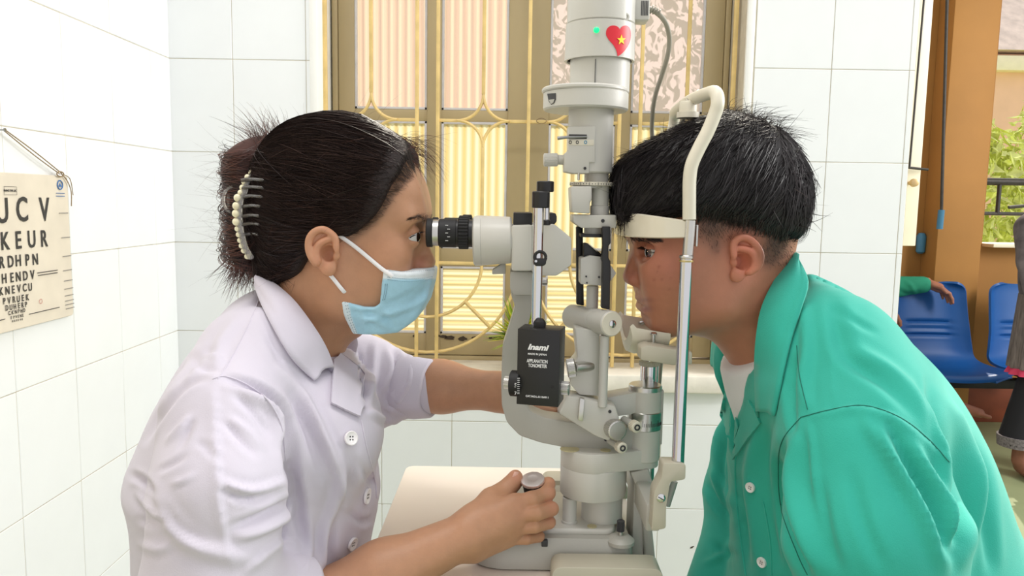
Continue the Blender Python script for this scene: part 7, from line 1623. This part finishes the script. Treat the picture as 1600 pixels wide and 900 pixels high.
for s_ in (-1, 1): G.chain([(PX + s_ * 0.06, PY_, 0.72), (PX + s_ * 0.11, PY_, 0.08)], [0.06, 0.04], 0.02); G.chain([(PX + s_ * 0.085, PY_ + 0.02, 0.045), (PX + s_ * 0.09, PY_ - 0.13, 0.03)], [0.04, 0.03], 0.02)
V1, F1 = G.mesh(1)
G = SDF(wr2 + [-0.10, -0.12, -0.18], wr2 + [0.14, 0.12, 0.10], 0.004); small_hand(G, wr2 + [0.03, 0, 0.02], (0.2, -0.2, -1), (0.8, -0.2, -0.3), (0, -1, 0)); V2, F2 = G.mesh(2)
q = np.array([PX + 0.18, PY_ - 0.1, 0.72]); G = SDF(q - [0.12, 0.12, 0.18], q + [0.12, 0.12, 0.08], 0.005); small_hand(G, q, (0, -0.2, -1), (-0.8, -0.2, -0.3), (0, -1, 0)); V3, F3 = G.mesh(2)
BV, BF = join((V1, F1), (V2, F2), (V3, F3)); mesh_obj('body', BV, BF, hp_skin, s2, 180, col=np.tile(np.array(srgb(150, 100, 80)), (len(BV), 1)))
G = SDF((PX - 0.36, PY_ - 0.3, 0.62), (PX + 0.36, PY_ + 0.3, 1.32), 0.010); G.ell((PX, PY_, 0.98), (0.185, 0.13, 0.30), 0.0); G.cone((PX - 0.13, PY_, 1.19), (PX + 0.13, PY_, 1.19), 0.065, 0.065, 0.04)
G.chain([(PX - 0.16, PY_, 1.17), el2 + [0.04, 0, 0], wr2 + [0.03, 0, 0.06]], [0.07, 0.062, 0.048], 0.02); G.chain([(PX + 0.16, PY_, 1.17), (PX + 0.22, PY_ - 0.02, 0.92), (PX + 0.19, PY_ - 0.09, 0.76)], [0.07, 0.06, 0.048], 0.02); G.cone((PX, PY_, 1.36), (PX, PY_, 1.24), 0.055, 0.055, 0.01, 's')
cV_, cF_ = G.mesh(2); mesh_obj('jacket', cV_, cF_, mat('mottled_grey_jacket', srgb(112, 102, 104), 0.8, var=0.6, scale=16), s2, 180)
# gathered skirt with pink hem: fluted cone
def skirt_mat():
    m = mat('striped_skirt', srgb(120, 108, 104), 0.85, var=0.5, scale=60, stretch=(2.5, 2.5, 0.25)); return m
zt_s, zb_s = pY(1600, 505, 3.45)[2] + 0.12, pY(1592, 592, 3.45)[2]
def flute(z0, z1, r0, r1, n=96): 
    V = []; F = []
    for k, (z, r) in enumerate(((z0, r0), (z0 * 0.5 + z1 * 0.5, (r0 + r1) / 2), (z1, r1))):
        for i in range(n): a = 2 * math.pi * i / n; rr = r + (0.010 * (k / 2)) * math.cos(a * 16); V.append((PX + rr * 1.15 * math.cos(a), PY_ + rr * 0.85 * math.sin(a), z))
    for k in range(2):
        for i in range(n): j = (i + 1) % n; F.append((k * n + i, (k + 1) * n + i, (k + 1) * n + j, k * n + j))
    F.append(tuple(range(n))); F.append(tuple(range(3 * n - 1, 2 * n - 1, -1))); return V, F
rx_s = PX - pY(1600, 590, 3.5)[0]
fix_normals(one(flute(zt_s, zb_s + 0.03, 0.15, rx_s / 1.15 + 0.022), 'skirt', skirt_mat(), s2, 60)); fix_normals(one(flute(zb_s + 0.03, zb_s, rx_s / 1.15 + 0.022, rx_s / 1.15 + 0.026), 'skirt_hem', mat('pink_braid', srgb(214, 60, 96), 0.7), s2, 60))
ztr = pY(1592, 700, 3.5)[2]
G = SDF((PX - 0.36, PY_ - 0.25, 0.02), (PX + 0.36, PY_ + 0.25, 0.85), 0.010)
for s_ in (-1, 1): G.cone((PX + s_ * 0.06, PY_, 0.55), (PX + s_ * 0.13, PY_, 0.16), 0.066, 0.088, 0.01)
G.half((0, 0, -1), (0, 0, max(0.07, ztr)), 0.004, 'i'); cV_, cF_ = G.mesh(1); mesh_obj('trousers', cV_, cF_, mat('black_hall_trousers', srgb(26, 25, 30), 0.85), s2, 180)
for s_ in (-1, 1): one(lathe((PX + s_ * 0.13, PY_, max(0.07, ztr) - 0.004), (0, 0, 1), [(0, 0.086), (0.05, 0.090), (0.05, 0.08), (0, 0.08)], 32), 'trouser_hem', mat('grey_woven_hem', srgb(130, 122, 124), 0.85, var=0.5, scale=120), s2)
G = SDF((PX - 0.13, PY_ - 0.15, 1.28), (PX + 0.13, PY_ + 0.15, 1.58), 0.007); G.ell((PX, PY_ + 0.012, 1.455), (0.096, 0.096, 0.105), 0.0); G.ell((PX + 0.03, PY_ - 0.10, 1.39), (0.08, 0.075, 0.09), 0.01, 's'); cV_, cF_ = G.mesh(1); mesh_obj('hair', cV_, cF_, MATS['black_hall_hair'], s2, 180)
